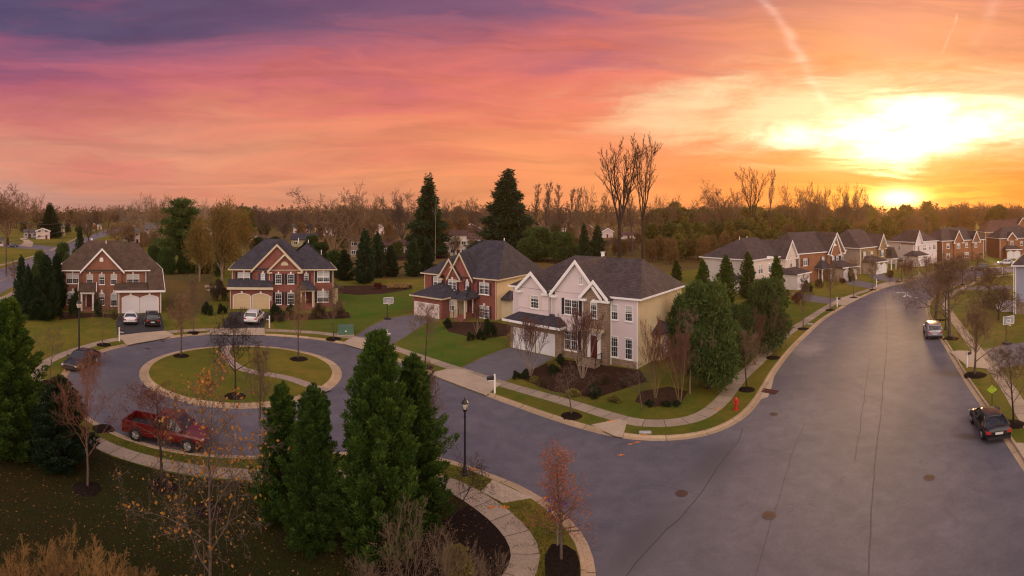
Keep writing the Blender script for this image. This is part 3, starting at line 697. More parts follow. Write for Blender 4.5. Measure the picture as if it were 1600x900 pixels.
# manholes, lids, storm grate
IRON = mat('cast_iron', (.085, .050, .040), .7, .3, 8, metal=.2, bump=.6, bscale=60)
def manhole(x, y, r, label):
    p = G(x, y); t = thing('manhole_cover', label, 'manhole cover', (p.x, p.y, .004), group='manhole covers in the road')
    m = MB(); m.lathe([(r, 0), (r, .008), (r * .86, .008)], 28); m.build('rim', IRON, t)
    m = MB(); m.lathe([(r * .84, .0), (r * .84, .006)], 28)
    for a in range(0, 360, 30): m.box(r * .2, r * .7, -.015, .015, .007, .012, M=Matrix.Rotation(rad(a), 4, 'Z'))
    m.build('lid', IRON, t)
manhole(1202, 805, .36, 'rusty round manhole cover in the middle of the near intersection')
manhole(1065, 771, .34, 'rusty round manhole cover beside the long tar seam')
manhole(1209, 647, .32, 'small manhole cover near the storm grate corner')
manhole(1452, 746, .33, 'worn manhole cover in the lane beside the parked black sedan')
manhole(230.5, 544.5, .33, 'dark manhole cover near the kerb outside the orange brick driveway')
manhole(254, 533, .33, 'dark manhole cover by the far kerb of the cul-de-sac')
manhole(392, 534, .33, 'dark manhole cover opposite the tan garage driveway')
manhole(893, 795, .12, 'tiny dark valve cover in the near intersection')
t = thing('storm_grate', 'rusty rectangular storm drain grate in the gutter at the corner', 'storm drain', G(1197, 611) + Vector((0, 0, .022)), rad(-52))
m = MB()
for k in range(9): m.box(-.95 + k * .23, -.89 + k * .23, -.42, .42, 0, .03)
for k in range(3): m.box(-.98, .98, -.42 + k * .39, -.36 + k * .39, .002, .034)
m.build('grating', mat('rusty_iron', (.14, .045, .035), .8, .3, 8), t)
m = MB(); m.box(-1.0, 1.0, -.45, .45, -.02, -.004); m.build('pit', mat('pit_black', (.008, .006, .006)), t)
def lid(x, y, w, d, rz, label, col=(.42, .42, .40), name='utility_access'):
    p = G(x, y, LZ); t = thing(name, label, 'utility lid', (p.x, p.y, LZ), rz)
    m = MB(); m.box(-w / 2, w / 2, -d / 2, d / 2, 0, .05); m.build('frame', mat('lid_frame', tuple(c * .7 for c in col)), t)
    m = MB(); m.box(-w / 2 + .06, w / 2 - .06, -d / 2 + .06, d / 2 - .06, .03, .062); m.build('cover_plate', mat('lid_top', col), t)
lid(1008, 676, .85, .42, rad(-13), 'pale grey utility lid in the verge grass at the corner')
lid(1266, 506.5, .75, .55, rad(-50), 'pale utility lid in the verge beside a young street tree')
lid(1484, 523, .7, .5, rad(30), 'pale utility lid in the verge beside the silver car')

def mulch_ring(x, y, r, h=.14, m=None, sd=0):
    p = G(x, y, LZ); mb = MB(); n = 26; r *= .86
    ring = [[], [], []]
    mb.v.append((p.x, p.y, LZ + h)); 
    for k in range(n):
        a = 2 * pi * k / n; q = 1 + .12 * noise.noise(Vector((cos(a) * 2 + x, sin(a) * 2, y)))
        for f, z in ((.55, h * .8), (.9, h * .35), (1.0, -.02)): mb.v.append((p.x + cos(a) * r * q * f, p.y + sin(a) * r * q * f, LZ + z))
    for k in range(n):
        a = 1 + 3 * k; b = 1 + 3 * ((k + 1) % n)
        mb.f.append((0, a, b)); mb.m.append(0)
        for j in range(2): mb.f.append((a + j, a + j + 1, b + j + 1, b + j)); mb.m.append(0)
    o = mb.build('mulch_ring', m or MULCH, smooth=True); o['kind'] = 'structure'
for a in ((283, 556, 1.0), (368, 619, 1.05), (467, 561, 1.1), (136, 764, .95), (255, 760, .95), (327, 797, .95), (162, 539, 1.0), (302, 520, .95), (521, 529.5, 1.1), (664, 574, 1.0), (76, 598, .95), (161, 670, .9),
          (893, 650, .95), (1167, 609, .85), (1208, 559, .9), (1255, 514, .9), (1297, 484.5, .9), (1334, 465, .9), (1363, 453, .9), (1403, 440, .8), (1486, 529, 1.1), (1524, 586, 1.25), (1583, 663, 1.0), (1470, 500, .9), (1504, 445, .8), (1523, 439, .8)): mulch_ring(*a)
# ------------------------------------------------------------------ houses
class House:
    def __init__(s, ax, ay, yaw, label, name='brick_house', group=None, cat='house'):
        s.A = Vector((ax, ay, LZ)); s.yaw = yaw
        s.root = thing(name, label, cat, (ax, ay, 0), yaw, group)
        ca, sa = cos(yaw), sin(yaw); s.cx = -ax * ca - ay * sa; s.cy = ax * sa - ay * ca; s.ca, s.sa = ca, sa
    def ray(s, px):
        a = (px - 800) / F; dx, dy = sin(a), cos(a)
        return dx * s.ca + dy * s.sa, -dx * s.sa + dy * s.ca
    def u(s, px, yo=0.0):
        dx, dy = s.ray(px); t = (yo - s.cy) / dy; return s.cx + t * dx
    def z(s, px, py, yo=0.0):
        dx, dy = s.ray(px); t = (yo - s.cy) / dy; return CAMZ - (py - H0) * t / F
    def v(s, px, xo):
        """depth on the side wall x = xo"""
        dx, dy = s.ray(px); t = (xo - s.cx) / dx; return s.cy + t * dy
    def zx(s, px, py, xo):
        dx, dy = s.ray(px); t = (xo - s.cx) / dx; return CAMZ - (py - H0) * t / F
    def part(s, mb, name, mats, parent=None, smooth=False): return mb.build(name, mats, parent or s.root, smooth)

def window(H, x0, x1, z0, z1, y, cols=2, shut=None, blind=.5, arch=False, key=True, side=None, trim=None, rows=2, bright=None):
    """window in a wall facing -y (side=None) or +x (side=x position, then x0,x1 run along y) or -x"""
    if side is None: T = lambda u, d, z: (u, y - d, z)
    elif side[0] == '+': T = lambda u, d, z: (side[1] + d, u, z)
    else: T = lambda u, d, z: (side[1] - d, u, z)
    def bx(mb, u0, u1, d0, d1, za, zb, m=0):
        a = T(u0, d0, za); b_ = T(u1, d1, zb); mb.box(a[0], b_[0], a[1], b_[1], za, zb, m)
    tr = trim or WHITE
    w = MB(); f = .055
    bx(w, x0, x1, -.02, .07, z0, z0 + f); bx(w, x0, x1, -.02, .07, z1 - f, z1)
    bx(w, x0, x0 + f, -.02, .068, z0 + f, z1 - f); bx(w, x1 - f, x1, -.02, .068, z0 + f, z1 - f)
    for k in range(1, cols):
        c = x0 + (x1 - x0) * k / cols; bx(w, c - .04, c + .04, -.02, .066, z0 + f, z1 - f)
    zm = (z0 + z1) / 2; bx(w, x0 + f, x1 - f, -.02, .058, zm - .026, zm + .026)
    for k in range(cols):
        a = x0 + (x1 - x0) * k / cols; b_ = x0 + (x1 - x0) * (k + 1) / cols
        for q in range(1, 3):
            c = a + (b_ - a) * q / 3; bx(w, c - .007, c + .007, 0, .034, z0 + f, z1 - f)
        for q in (1, 3): 
            c = z0 + (z1 - z0) * q / 4; bx(w, a + .05, b_ - .05, 0, .033, c - .007, c + .007)
    bx(w, x0 - .06, x1 + .06, -.02, .12, z0 - .09, z0)         # sill
    if arch:
        n = 8; poly = [(x0, z1), (x1, z1)] + [(x1 - (x1 - x0) * k / n, z1 + .28 * sin(pi * k / n)) for k in range(1, n)]
        if side is None: w.extr(poly, 'y', y - .06, y + .01)
        else: w.extr(poly, 'x', side[1] + .0, side[1] + (.06 if side[0] == '+' else -.06))
    if key and side is None:
        c = (x0 + x1) / 2; zt = z1 + (.28 if arch else 0)
        w.box(c - .11, c + .11, y - .10, y + .0, zt + .02, zt + .32)
    wo = w.build('window', tr, H.root)
    if blind == .5: blind = R.choice((.5, .5, .42, .55, .3, .65))
    p = MB(); zb = z1 - (z1 - z0) * blind
    bx(p, x0 + .02, x1 - .02, -.01, .012, z0 + .02, zb, 0)
    bx(p, x0 + .02, x1 - .02, -.01, .0125, zb, z1 - .02, 1)
    p.build('pane', [GLASS, bright or BLIND], wo)
    if shut:
        sw = .34
        for a, b_ in ((x0 - sw - .03, x0 - .03), (x1 + .03, x1 + sw + .03)):
            q = MB(); bx(q, a, b_, 0, .045, z0 - .04, z1 + .04)
            for k in range(9):
                zz = z0 + .06 + (z1 - z0 - .12) * k / 8; bx(q, a + .05, b_ - .05, .045, .060, zz - .03, zz + .03)
            q.build('shutter', shut, H.root)
    return wo
def garage_door(H, x0, x1, z1, y, m=None, arch=True, z0=LZ):
    mb = MB(); m = m or GDOOR; n = 4
    for k in range(n):
        a = z0 + (z1 - z0) * k / n + .012; b_ = z0 + (z1 - z0) * (k + 1) / n - .012
        mb.box(x0, x1, y - .03, y + .05, a, b_)
        for q in range(4):
            c0 = x0 + (x1 - x0) * (q + .12) / 4; c1 = x0 + (x1 - x0) * (q + .88) / 4
            mb.box(c0, c1, y - .045, y - .03, a + .12, b_ - .10)
    mb.box(x0, x1, y - .018, y + .05, z0, z1)
    if arch:
        poly = [(x0, z1 - .002), (x1, z1 - .002)] + [(x1 - (x1 - x0) * k / 10, z1 + .30 * sin(pi * k / 10)) for k in range(1, 10)]
        mb.extr(poly, 'y', y - .025, y + .05)
    o = mb.build('garage_door', m, H.root)
    f = MB(); t = .09
    f.box(x0 - t, x0 - .004, y - .07, y + .03, z0, z1); f.box(x1 + .004, x1 + t, y - .07, y + .03, z0, z1)
    if not arch: f.box(x0 - t, x1 + t, y - .07, y + .03, z1 + .003, z1 + t)
    else:
        c = (x0 + x1) / 2; f.box(c - .14, c + .14, y - .12, y + .02, z1 + .32, z1 + .68)
        for k in range(10):
            a0, a1 = k / 10, (k + 1) / 10
            za, zb = z1 + .30 * sin(pi * a0), z1 + .30 * sin(pi * a1); xa, xb = x1 - (x1 - x0) * a0, x1 - (x1 - x0) * a1
            f.extr([(xa, za + .003), (xa, za + t), (xb, zb + t), (xb, zb + .003)], 'y', y - .065, y + .03)
    f.build('frame', WHITE, o); return o
def hip(mb, x0, x1, y0, y1, ze, zr, ix0=None, ix1=None, iy=None, th=.16, m=0):
    """hip roof; ridge along x. th = eave thickness"""
    ym = (y0 + y1) / 2 if iy is None else iy
    h = (y1 - y0) / 2
    if ix0 is None: ix0 = h
    if ix1 is None: ix1 = h
    i = len(mb.v)
    mb.v += [(x0, y0, ze), (x1, y0, ze), (x1, y1, ze), (x0, y1, ze), (x0 + ix0, ym, zr), (x1 - ix1, ym, zr),
             (x0, y0, ze - th), (x1, y0, ze - th), (x1, y1, ze - th), (x0, y1, ze - th)]
    for f in ((0, 1, 5, 4), (1, 2, 5), (2, 3, 4, 5), (3, 0, 4), (6, 7, 1, 0), (7, 8, 2, 1), (8, 9, 3, 2), (9, 6, 0, 3), (9, 8, 7, 6)):
        mb.f.append(tuple(i + k for k in f)); mb.m.append(m)
def fascia(mb, x0, x1, y0, y1, z, h=.15, d=.03, m=0, gaps=()):
    """white gutter boards round an eave"""
    a = x0 - d - .06
    for g0_, g1_ in sorted(gaps) + [(x1 + d + .06, None)]:
        if g0_ > a + .02: mb.box(a, g0_, y0 - d - .08, y0 - .003, z - h, z + .02, m)
        if g1_ is not None: a = max(a, g1_)
    mb.box(x0 - d - .06, x1 + d + .06, y1 + .003, y1 + d + .08, z - h, z + .02, m)
    mb.box(x0 - d - .06, x0 - .003, y0, y1, z - h, z + .019, m); mb.box(x1 + .003, x1 + d + .06, y0, y1, z - h, z + .019, m)
def gable(H, x0, x1, yf, yb, ze, za, wall, roofm, oh=.35, trim=None, name='gable', rake=.17, fill=True, returns=True, fx=None):
    """front-facing gable: triangle wall at yf, roof running back to yb"""
    xm = (x0 + x1) / 2 if fx is None else fx; trim = trim or WHITE
    if fill:
        w = MB(); w.extr([(x0, ze - .02), (x1, ze - .02), (xm, za)], 'y', yf, yf + .25); w.build(name, wall, H.root)
    k = (za - ze) / (xm - x0); k2 = (za - ze) / (x1 - xm)
    r = MB(); t = .14; yo = yf - oh
    a = (x0 - oh, ze - oh * k); b_ = (x1 + oh, ze - oh * k2); c = (xm, za)
    up = .16
    r.extr([(a[0], a[1]), (a[0], a[1] + up), (c[0], c[1] + up), (c[0], c[1] + .012)], 'y', yo, yb)
    r.extr([(c[0] + .001, c[1] + .012), (c[0] + .001, c[1] + up + .001), (b_[0], b_[1] + up), (b_[0], b_[1])], 'y', yo + .0005, yb)
    r.build('gable_roof', roofm, H.root)
    t_ = MB(); d = .07
    t_.extr([(a[0], a[1] - rake), (a[0], a[1] + up + .03), (c[0], c[1] + up + .03), (c[0], c[1] - rake)], 'y', yo - d, yo - .003)
    t_.extr([(c[0] + .002, c[1] - rake), (c[0] + .002, c[1] + up + .029), (b_[0], b_[1] + up + .03), (b_[0], b_[1] - rake)], 'y', yo - d + .001, yo - .003)
    # soffit boards under the rake
    t_.extr([(a[0] + .02, a[1] - .03), (a[0] + .02, a[1] - .003), (c[0], c[1] + .008), (c[0], c[1] - .02)], 'y', yo, yf - .003)
    t_.extr([(c[0] + .002, c[1] - .02), (c[0] + .002, c[1] + .008), (b_[0] - .02, b_[1] - .003), (b_[0] - .02, b_[1] - .03)], 'y', yo + .001, yf - .003)
    if returns:
        for s_, q in ((a[0] + .03, 1), (b_[0] - .03, -1)):
            t_.box(s_, s_ + q * .75, yo + .01, yf + .02, ze - oh * max(k, k2) - .24, ze - oh * min(k, k2) - .02)
    t_.build('trim', trim, H.root)
def arch_vent(H, x, z, y, w=.55, h=.7, m=None, half=False):
    mb = MB(); n = 10
    z1 = z if half else z + h * .5
    poly = ([(x - w / 2, z), (x + w / 2, z)] if not half else []) + [(x + w / 2 * cos(pi * k / n), z1 + (w / 2 if not half else h) * sin(pi * k / n)) for k in range(0, n + 1)]
    mb.extr(poly, 'y', y - .06, y); mb.build('gable_vent', m or WHITE, H.root)
def pipe(H, x, y, z, h=.5, r=.06, m=None, name='vent_pipe'):
    mb = MB(); mb.tube([(x, y, z - .3), (x, y, z + h)], r, 8); mb.build(name, m or WHITE, H.root)
def chimney_cap(H, x, y, z): 
    mb = MB(); mb.box(x - .14, x + .14, y - .14, y + .14, z - .6, z + .35); mb.box(x - .2, x + .2, y - .2, y + .2, z + .38, z + .44); mb.build('flue', WHITE, H.root)
def downspout(mb, x, y, z0, z1): mb.box(x - .05, x + .05, y - .08, y - .004, z0, z1)
def steps(H, x0, x1, y, n=3, rise=.17, m=None, run=.32, name='front_steps'):
    mb = MB()
    for k in range(n): mb.box(x0 - (n - 1 - k) * .0, x1, y - (n - k) * run, y - .002 if k == n - 1 else y - (n - k - 1) * run - .001, LZ - .05, LZ + (k + 1) * rise)
    mb.build(name, m or BRICK2, H.root)
def front_door(H, x0, x1, z0, z1, y, m=None, side=.0, trans=True):
    mb = MB(); mb.box(x0, x1, y - .05, y + .05, z0, z1)
    for a in (0.12, .56):
        for b_ in (.1, .55): 
            w, h = x1 - x0, z1 - z0; mb.box(x0 + w * a, x0 + w * (a + .32), y - .07, y - .05, z0 + h * b_, z0 + h * (b_ + .36))
    d = mb.build('door', m or DOOR_R, H.root)
    h = MB(); h.lathe([(.03, -.04), (.05, 0), (.03, .04)], 8, (x1 - .1, y - .1, z0 + 1.0), axis='y'); h.build('handle', DARK, d)
    f = MB(); t = .14 + side
    f.box(x0 - t, x0 - .003, y - .09, y + .02, z0, z1 + .1); f.box(x1 + .003, x1 + t, y - .09, y + .02, z0, z1 + .1)
    f.box(x0 - t - .1, x1 + t + .1, y - .14, y + .02, z1 + .11, z1 + .45); f.build('frame', WHITE, d)
def rail(H, pts, z, h=.95):
    mb = MB()
    for (x, y) in pts: mb.box(x - .03, x + .03, y - .03, y + .03, z, z + h)
    for (a, b_) in zip(pts, pts[1:]):
        mb.tube([(a[0], a[1], z + h), (b_[0], b_[1], z + h)], .03, 4)
        n = 6
        for k in range(1, n):
            x, y = a[0] + (b_[0] - a[0]) * k / n, a[1] + (b_[1] - a[1]) * k / n; mb.tube([(x, y, z), (x, y, z + h)], .012, 4)
    mb.build('handrail', DARK, H.root)
def shade_lines(mb, x0, x1, y0, z): mb.box(x0, x1, y0 - .04, y0, z - .12, z)

# ---- house with the arched double garage on its right half (orange brick)
def orange_house():
    az = -.7745; r = 80.0
    c = Vector((sin(az) * r, cos(az) * r)); yaw = -az
    ex = Vector((cos(yaw), sin(yaw))); 
    H = House(0, 0, yaw, '') ; bpy.data.objects.remove(H.root)
    # left corner at column 93.6 on the facade plane
    h0 = House(c.x, c.y, yaw, ''); xl = h0.u(93.6); bpy.data.objects.remove(h0.root)
    A = c + ex * xl
    H = House(A.x, A.y, yaw, 'orange brick house with a brown roof and two white arched garage doors', 'brick_house')
    u = H.u; ZE = 6.1; D = 10.4; ZR = 10.3
    xr = u(229); xg0, xg1 = u(184.5, -3), u(252.4, -3)
    w = MB(); w.box(0, xr, 0, D, 0, ZE - .02); w.box(u(129, -.35), u(190, -.35), -.35, .1, 0, ZE - .05)
    w.box(xg0, xg1, -3, D - .6, 0, 3.3, 1, 0)
    w.extr([(-3 + .01, 3.29), (D - .61, 3.29), (D - .61, ZE), (.5, ZE)], 'x', xr + .2, xg1 - .004, 1)
    w.box(xr - .5, xg1 - .006, .6, D - .64, 3.2, ZE - .03, 1)
    w.build('wall', [BRICK1, SID_W], H.root)
    r_ = MB(); o = .45
    hip(r_, -o, xr + o, -o, D + o, ZE, ZR, u(152) * .8, 4.2)
    r_.build('roof', ROOF_B, H.root)
    # right wing: front slope slides down over the garage
    q = MB(); x0, x1 = xr - 3.2, xg1 + o; yr = 5.0; zr = 10.0; ys = -3 - o; zs = 3.45; slope = (zr - zs) / (yr - ys)
    ze2 = 6.2; ye = ys + (ze2 - zs) / slope
    V = [(xr + .05, ys, zs), (x1, ys, zs), (x1, ye, ze2), (x1, D, ze2), (x0, D, ze2), (x0, yr, zr), (x1 - 3.7, yr, zr), (x0, ye, ze2), (xr + .05, ye, ze2)]
    i = len(q.v); q.v += V
    for f in ((0, 1, 2, 8), (8, 2, 6, 5, 7), (2, 3, 6), (3, 4, 5, 6)): q.f.append(f); q.m.append(0)
    q.v += [(a, b_, z_ - .16) for a, b_, z_ in V]
    for a, b_ in ((0, 1), (1, 2), (2, 3), (3, 4), (8, 0)): q.f.append((a + 9, b_ + 9, b_, a)); q.m.append(0)
    q.f.append((9, 10, 11, 17)); q.m.append(0)
    # the strip of roof over the left garage bay
    q.extr([(ys, zs - .15), (ys, zs), (-.02, zs + slope * (-ys) * .28), (-.02, zs - .15)], 'x', xg0 - o, xr + .04)
    q.build('garage_roof', ROOF_B, H.root)
    t = MB(); fascia(t, -o, xr + o, -o, D + o, ZE - .01)
    t.box(xg0 - o, x1 + .05, ys - .1, ys - .003, zs - .26, zs + .03)
    t.extr([(ys, zs - .26), (ys, zs + .02), (ye, ze2 + .02), (ye, ze2 - .26)], 'x', x1 + .003, x1 + .07)
    t.box(x1 + .003, x1 + .08, ye, D, ze2 - .25, ze2 + .02)
    downspout(t, .1, 0, 0, ZE - .2); downspout(t, xr - .1, 0, 3.6, ZE - .2); downspout(t, xg1 - .12, -3, 0, 3.2); downspout(t, xg0 + .12, -3, 0, 3.2)
    t.build('gutter', WHITE, H.root)
    gx0, gx1 = u(128.5, -.35), u(190.5, -.35)
    gable(H, gx0, gx1, -.35, 4.2, ZE, H.z(157.6, 389.5, -.5), BRICK1, ROOF_B, returns=False)
    m = MB(); m.box(gx0 - .3, gx1 + .3, -.75, -.36, ZE - .10, ZE + .02); m.build('ledge', ROOF_B, H.root)
    arch_vent(H, u(158.5, -.4), H.z(158.5, 409, -.4), -.35, .55, .75)
    def W(px0, px1, py0, py1, y=0., **k): window(H, u(px0, y), u(px1, y), H.z(px0, py1, y), H.z(px0, py0, y), y, **k)
    W(104, 123, 427, 443); W(198, 217.5, 428.5, 444)
    for a, b_ in ((135.5, 145.3), (154.5, 163.5), (173, 182.8)): W(a, b_, 428.5, 444.5, -.35, cols=1)
    W(104.5, 123, 457, 475.5, arch=True); W(154.5, 163.3, 459, 477, -.35, cols=1, arch=True); W(173, 183, 459.5, 478, -.35, cols=1, arch=True)
    garage_door(H, u(191.2, -3), u(217, -3), 2.35, -3); garage_door(H, u(219.9, -3), u(247, -3), 2.35, -3)
    # portico
    px0, px1 = u(125, -2), u(147.5, -2)
    p = MB(); p.box(px0 + .1, px0 + .35, -2, -1.75, LZ, 2.75); p.box(px1 - .35, px1 - .1, -2, -1.75, LZ, 2.75)
    p.box(px0, px1, -2.05, -.3, 2.75, 3.1)
    p.build('portico', WHITE, H.root)
    pr = MB(); pr.extr([(-2.25, 3.1), (-2.25, 3.2), (-.34, 4.25), (-.34, 3.1)], 'x', px0 - .25, px1 + .25); pr.build('porch_roof', ROOF_B, H.root)
    p = MB(); p.extr([(-2.3, 3.1), (-2.3, 3.25), (-.34, 4.3), (-.34, 4.1)], 'x', px1 + .26, px1 + .34); p.extr([(-2.3, 3.1), (-2.3, 3.25), (-.34, 4.3), (-.34, 4.1)], 'x', px0 - .34, px0 - .26); p.build('trim', WHITE, H.root)
    steps(H, px0, px1, -1.2, 3, m=BRICK1)
    front_door(H, (px0 + px1) / 2 - .15, (px0 + px1) / 2 + .75, LZ + .5, 2.65, -.36, DOOR_R)
    for a, b_ in ((px0 + .55, -.9),): rail(H, [(px1 - .1, -1.5), (px1 + .0, -2.2)], LZ + .2)
    # small bay on the far left wall
    s = MB(); s.box(-.45, -.003, 1.0, 3.0, 0, 2.8); s.build('side_bay', SID_W, H.root)
    pipe(H, u(166), 4.6, ZR - .5, .5); chimney_cap(H, u(142), 5.6, ZR - .1)
    return H
def red_house():
    az = -.4345; r = 81.6; c = Vector((sin(az) * r, cos(az) * r)); yaw = -az; ex = Vector((cos(yaw), sin(yaw)))
    h0 = House(c.x, c.y, yaw, ''); xl = h0.u(362); bpy.data.objects.remove(h0.root); A = c + ex * xl
    H = House(A.x, A.y, yaw, 'red brick house with dark roof, twin front gables and tan garage doors', 'brick_house')
    u = H.u; ZE = 6.05; D = 10.6; ZR = 10.2; o = .45
    xr = u(521); b0, b1 = u(422.5, -.5), u(467.5, -.5); c0 = u(398)
    w = MB(); w.box(0, xr, 0, D, 0, ZE - .02, 1, 0); w.box(b0, b1, -.5, .1, 0, ZE - .05); w.box(c0, b0 + .01, -.25, .12, 0, ZE - .06)
    g0, g1 = u(359, -1.4), u(426.5, -1.4); w.box(g0, g1, -1.4, .1, 0, 3.35); w.build('wall', [BRICK2, SID_T], H.root)
    r_ = MB(); hip(r_, -o, xr * .80, -o, D + o, ZE, ZR + .25, 5.4, 4.4); hip(r_, xr * .48, xr + o, 0.1 - o, D + o - .2, ZE + .01, ZR - .35, 4.5, 4.6); r_.build('roof', ROOF_K, H.root)
    q = MB(); q.extr([(-1.9, 3.3), (-1.9, 3.45), (-.02, 4.5), (-.02, 3.3)], 'x', g0 - .35, g1 + .0)
    q.build('garage_roof', ROOF_K, H.root)
    t = MB(); fascia(t, -o, xr + o, -o, D + o, ZE - .01); t.box(g0 - .4, g1 + .05, -2.0, -1.903, 3.12, 3.48); t.box(g0 - .05, g1 + .02, -1.9, -1.41, 3.10, 3.295)
    downspout(t, .1, 0, 3.4, ZE - .2); downspout(t, u(491), 0, 0, ZE - .2); downspout(t, xr - .08, 0, 0, ZE - .2); downspout(t, g0 + .1, -1.4, 0, 3.1); downspout(t, b0 - .15, -.25, 3.6, ZE - .2)
    t.build('gutter', CREAM, H.root)
    gable(H, u(395.5, -.25), u(470, -.25), -.25, 5, ZE, H.z(432, 383, -.6), BRICK2, ROOF_K, trim=CREAM, rake=.2, returns=False)
    gable(H, u(421, -.5), u(469, -.5), -.6, 4, ZE, H.z(444.8, 397.5, -1), BRICK2, ROOF_K, trim=CREAM, rake=.2)
    m = MB(); m.box(u(395.5, -.25), u(421, -.5), -.62, -.26, ZE - .12, ZE + .02); m.build('ledge', ROOF_K, H.root)
    arch_vent(H, u(444.6, -.6), H.z(444, 414.8, -.6), -.6, 1.15, .6, CREAM, half=True)
    def W(px0, px1, py0, py1, y=0., **k): window(H, u(px0, y), u(px1, y), H.z(px0, py1, y), H.z(px0, py0, y), y, **k)
    W(371.5, 390.5, 425.5, 441.5, shut=SH_DARK); W(407.5, 414, 427, 440, -.25, cols=1, shut=SH_BLUE, blind=.95)
    W(430.3, 439.8, 428, 443.5, -.5, cols=1, shut=SH_DARK, blind=.1); W(449.3, 459.6, 428, 443.5, -.5, cols=1, shut=SH_DARK, blind=.1)
    W(475, 481.8, 427.5, 440, cols=1, shut=SH_RED, blind=.3); W(495.5, 514.5, 424, 440.5, shut=SH_DARK)
    W(430, 440, 457, 475.5, -.5, cols=1, shut=SH_DARK, blind=.15); W(449.3, 459.8, 457, 475.5, -.5, cols=1, shut=SH_DARK, blind=.15)
    W(495.5, 514, 454.5, 472, shut=SH_DARK)
    garage_door(H, u(364.7, -1.4), u(391, -1.4), 2.15, -1.4, GDOOR_T); garage_door(H, u(394.2, -1.4), u(420.6, -1.4), 2.15, -1.4, GDOOR_T)
    m = MB(); m.box(u(422.7, -1.4), u(423.9, -1.4), -1.46, -1.402, 1.4, 2.1); m.build('house_number_plate', WHITE, H.root)
    p0, p1 = u(467, -1.7), u(492.5, -1.7); p = MB()
    for a in (p0 + .25, p1 - .45): p.box(a, a + .22, -1.7, -1.48, LZ, 2.85); p.box(a - .05, a + .27, -1.75, -1.43, 2.7, 2.85)
    p.box(p0, p1, -1.8, -.01, 2.85, 3.1); p.build('portico', CREAM, H.root)
    q = MB(); hip(q, p0 - .2, p1 + .2, -2.0, 1.0, 3.2, 4.3, .9, .9, iy=-.1); q.build('porch_roof', ROOF_K, H.root)
    steps(H, p0 + .2, p1 - .2, -.9, 4); front_door(H, (p0 + p1) / 2 - .1, (p0 + p1) / 2 + .85, LZ + .68, 2.75, -.003, DOOR_R)
    s = MB(); s.box(xr + .003, xr + .9, 2.0, 5.0, 0, 2.9); s.build('side_bay', CREAM, H.root); q = MB(); hip(q, xr - .5, xr + 1.1, 1.8, 5.2, 3.0, 3.7, .4, .9); q.build('bay_roof', ROOF_K, H.root)
    pipe(H, u(468), 5.2, ZR - .1, .5); pipe(H, u(484.5), 5.2, ZR - .4, .5); pipe(H, u(505), 4.0, ZR - 2.0, .5)
    return H
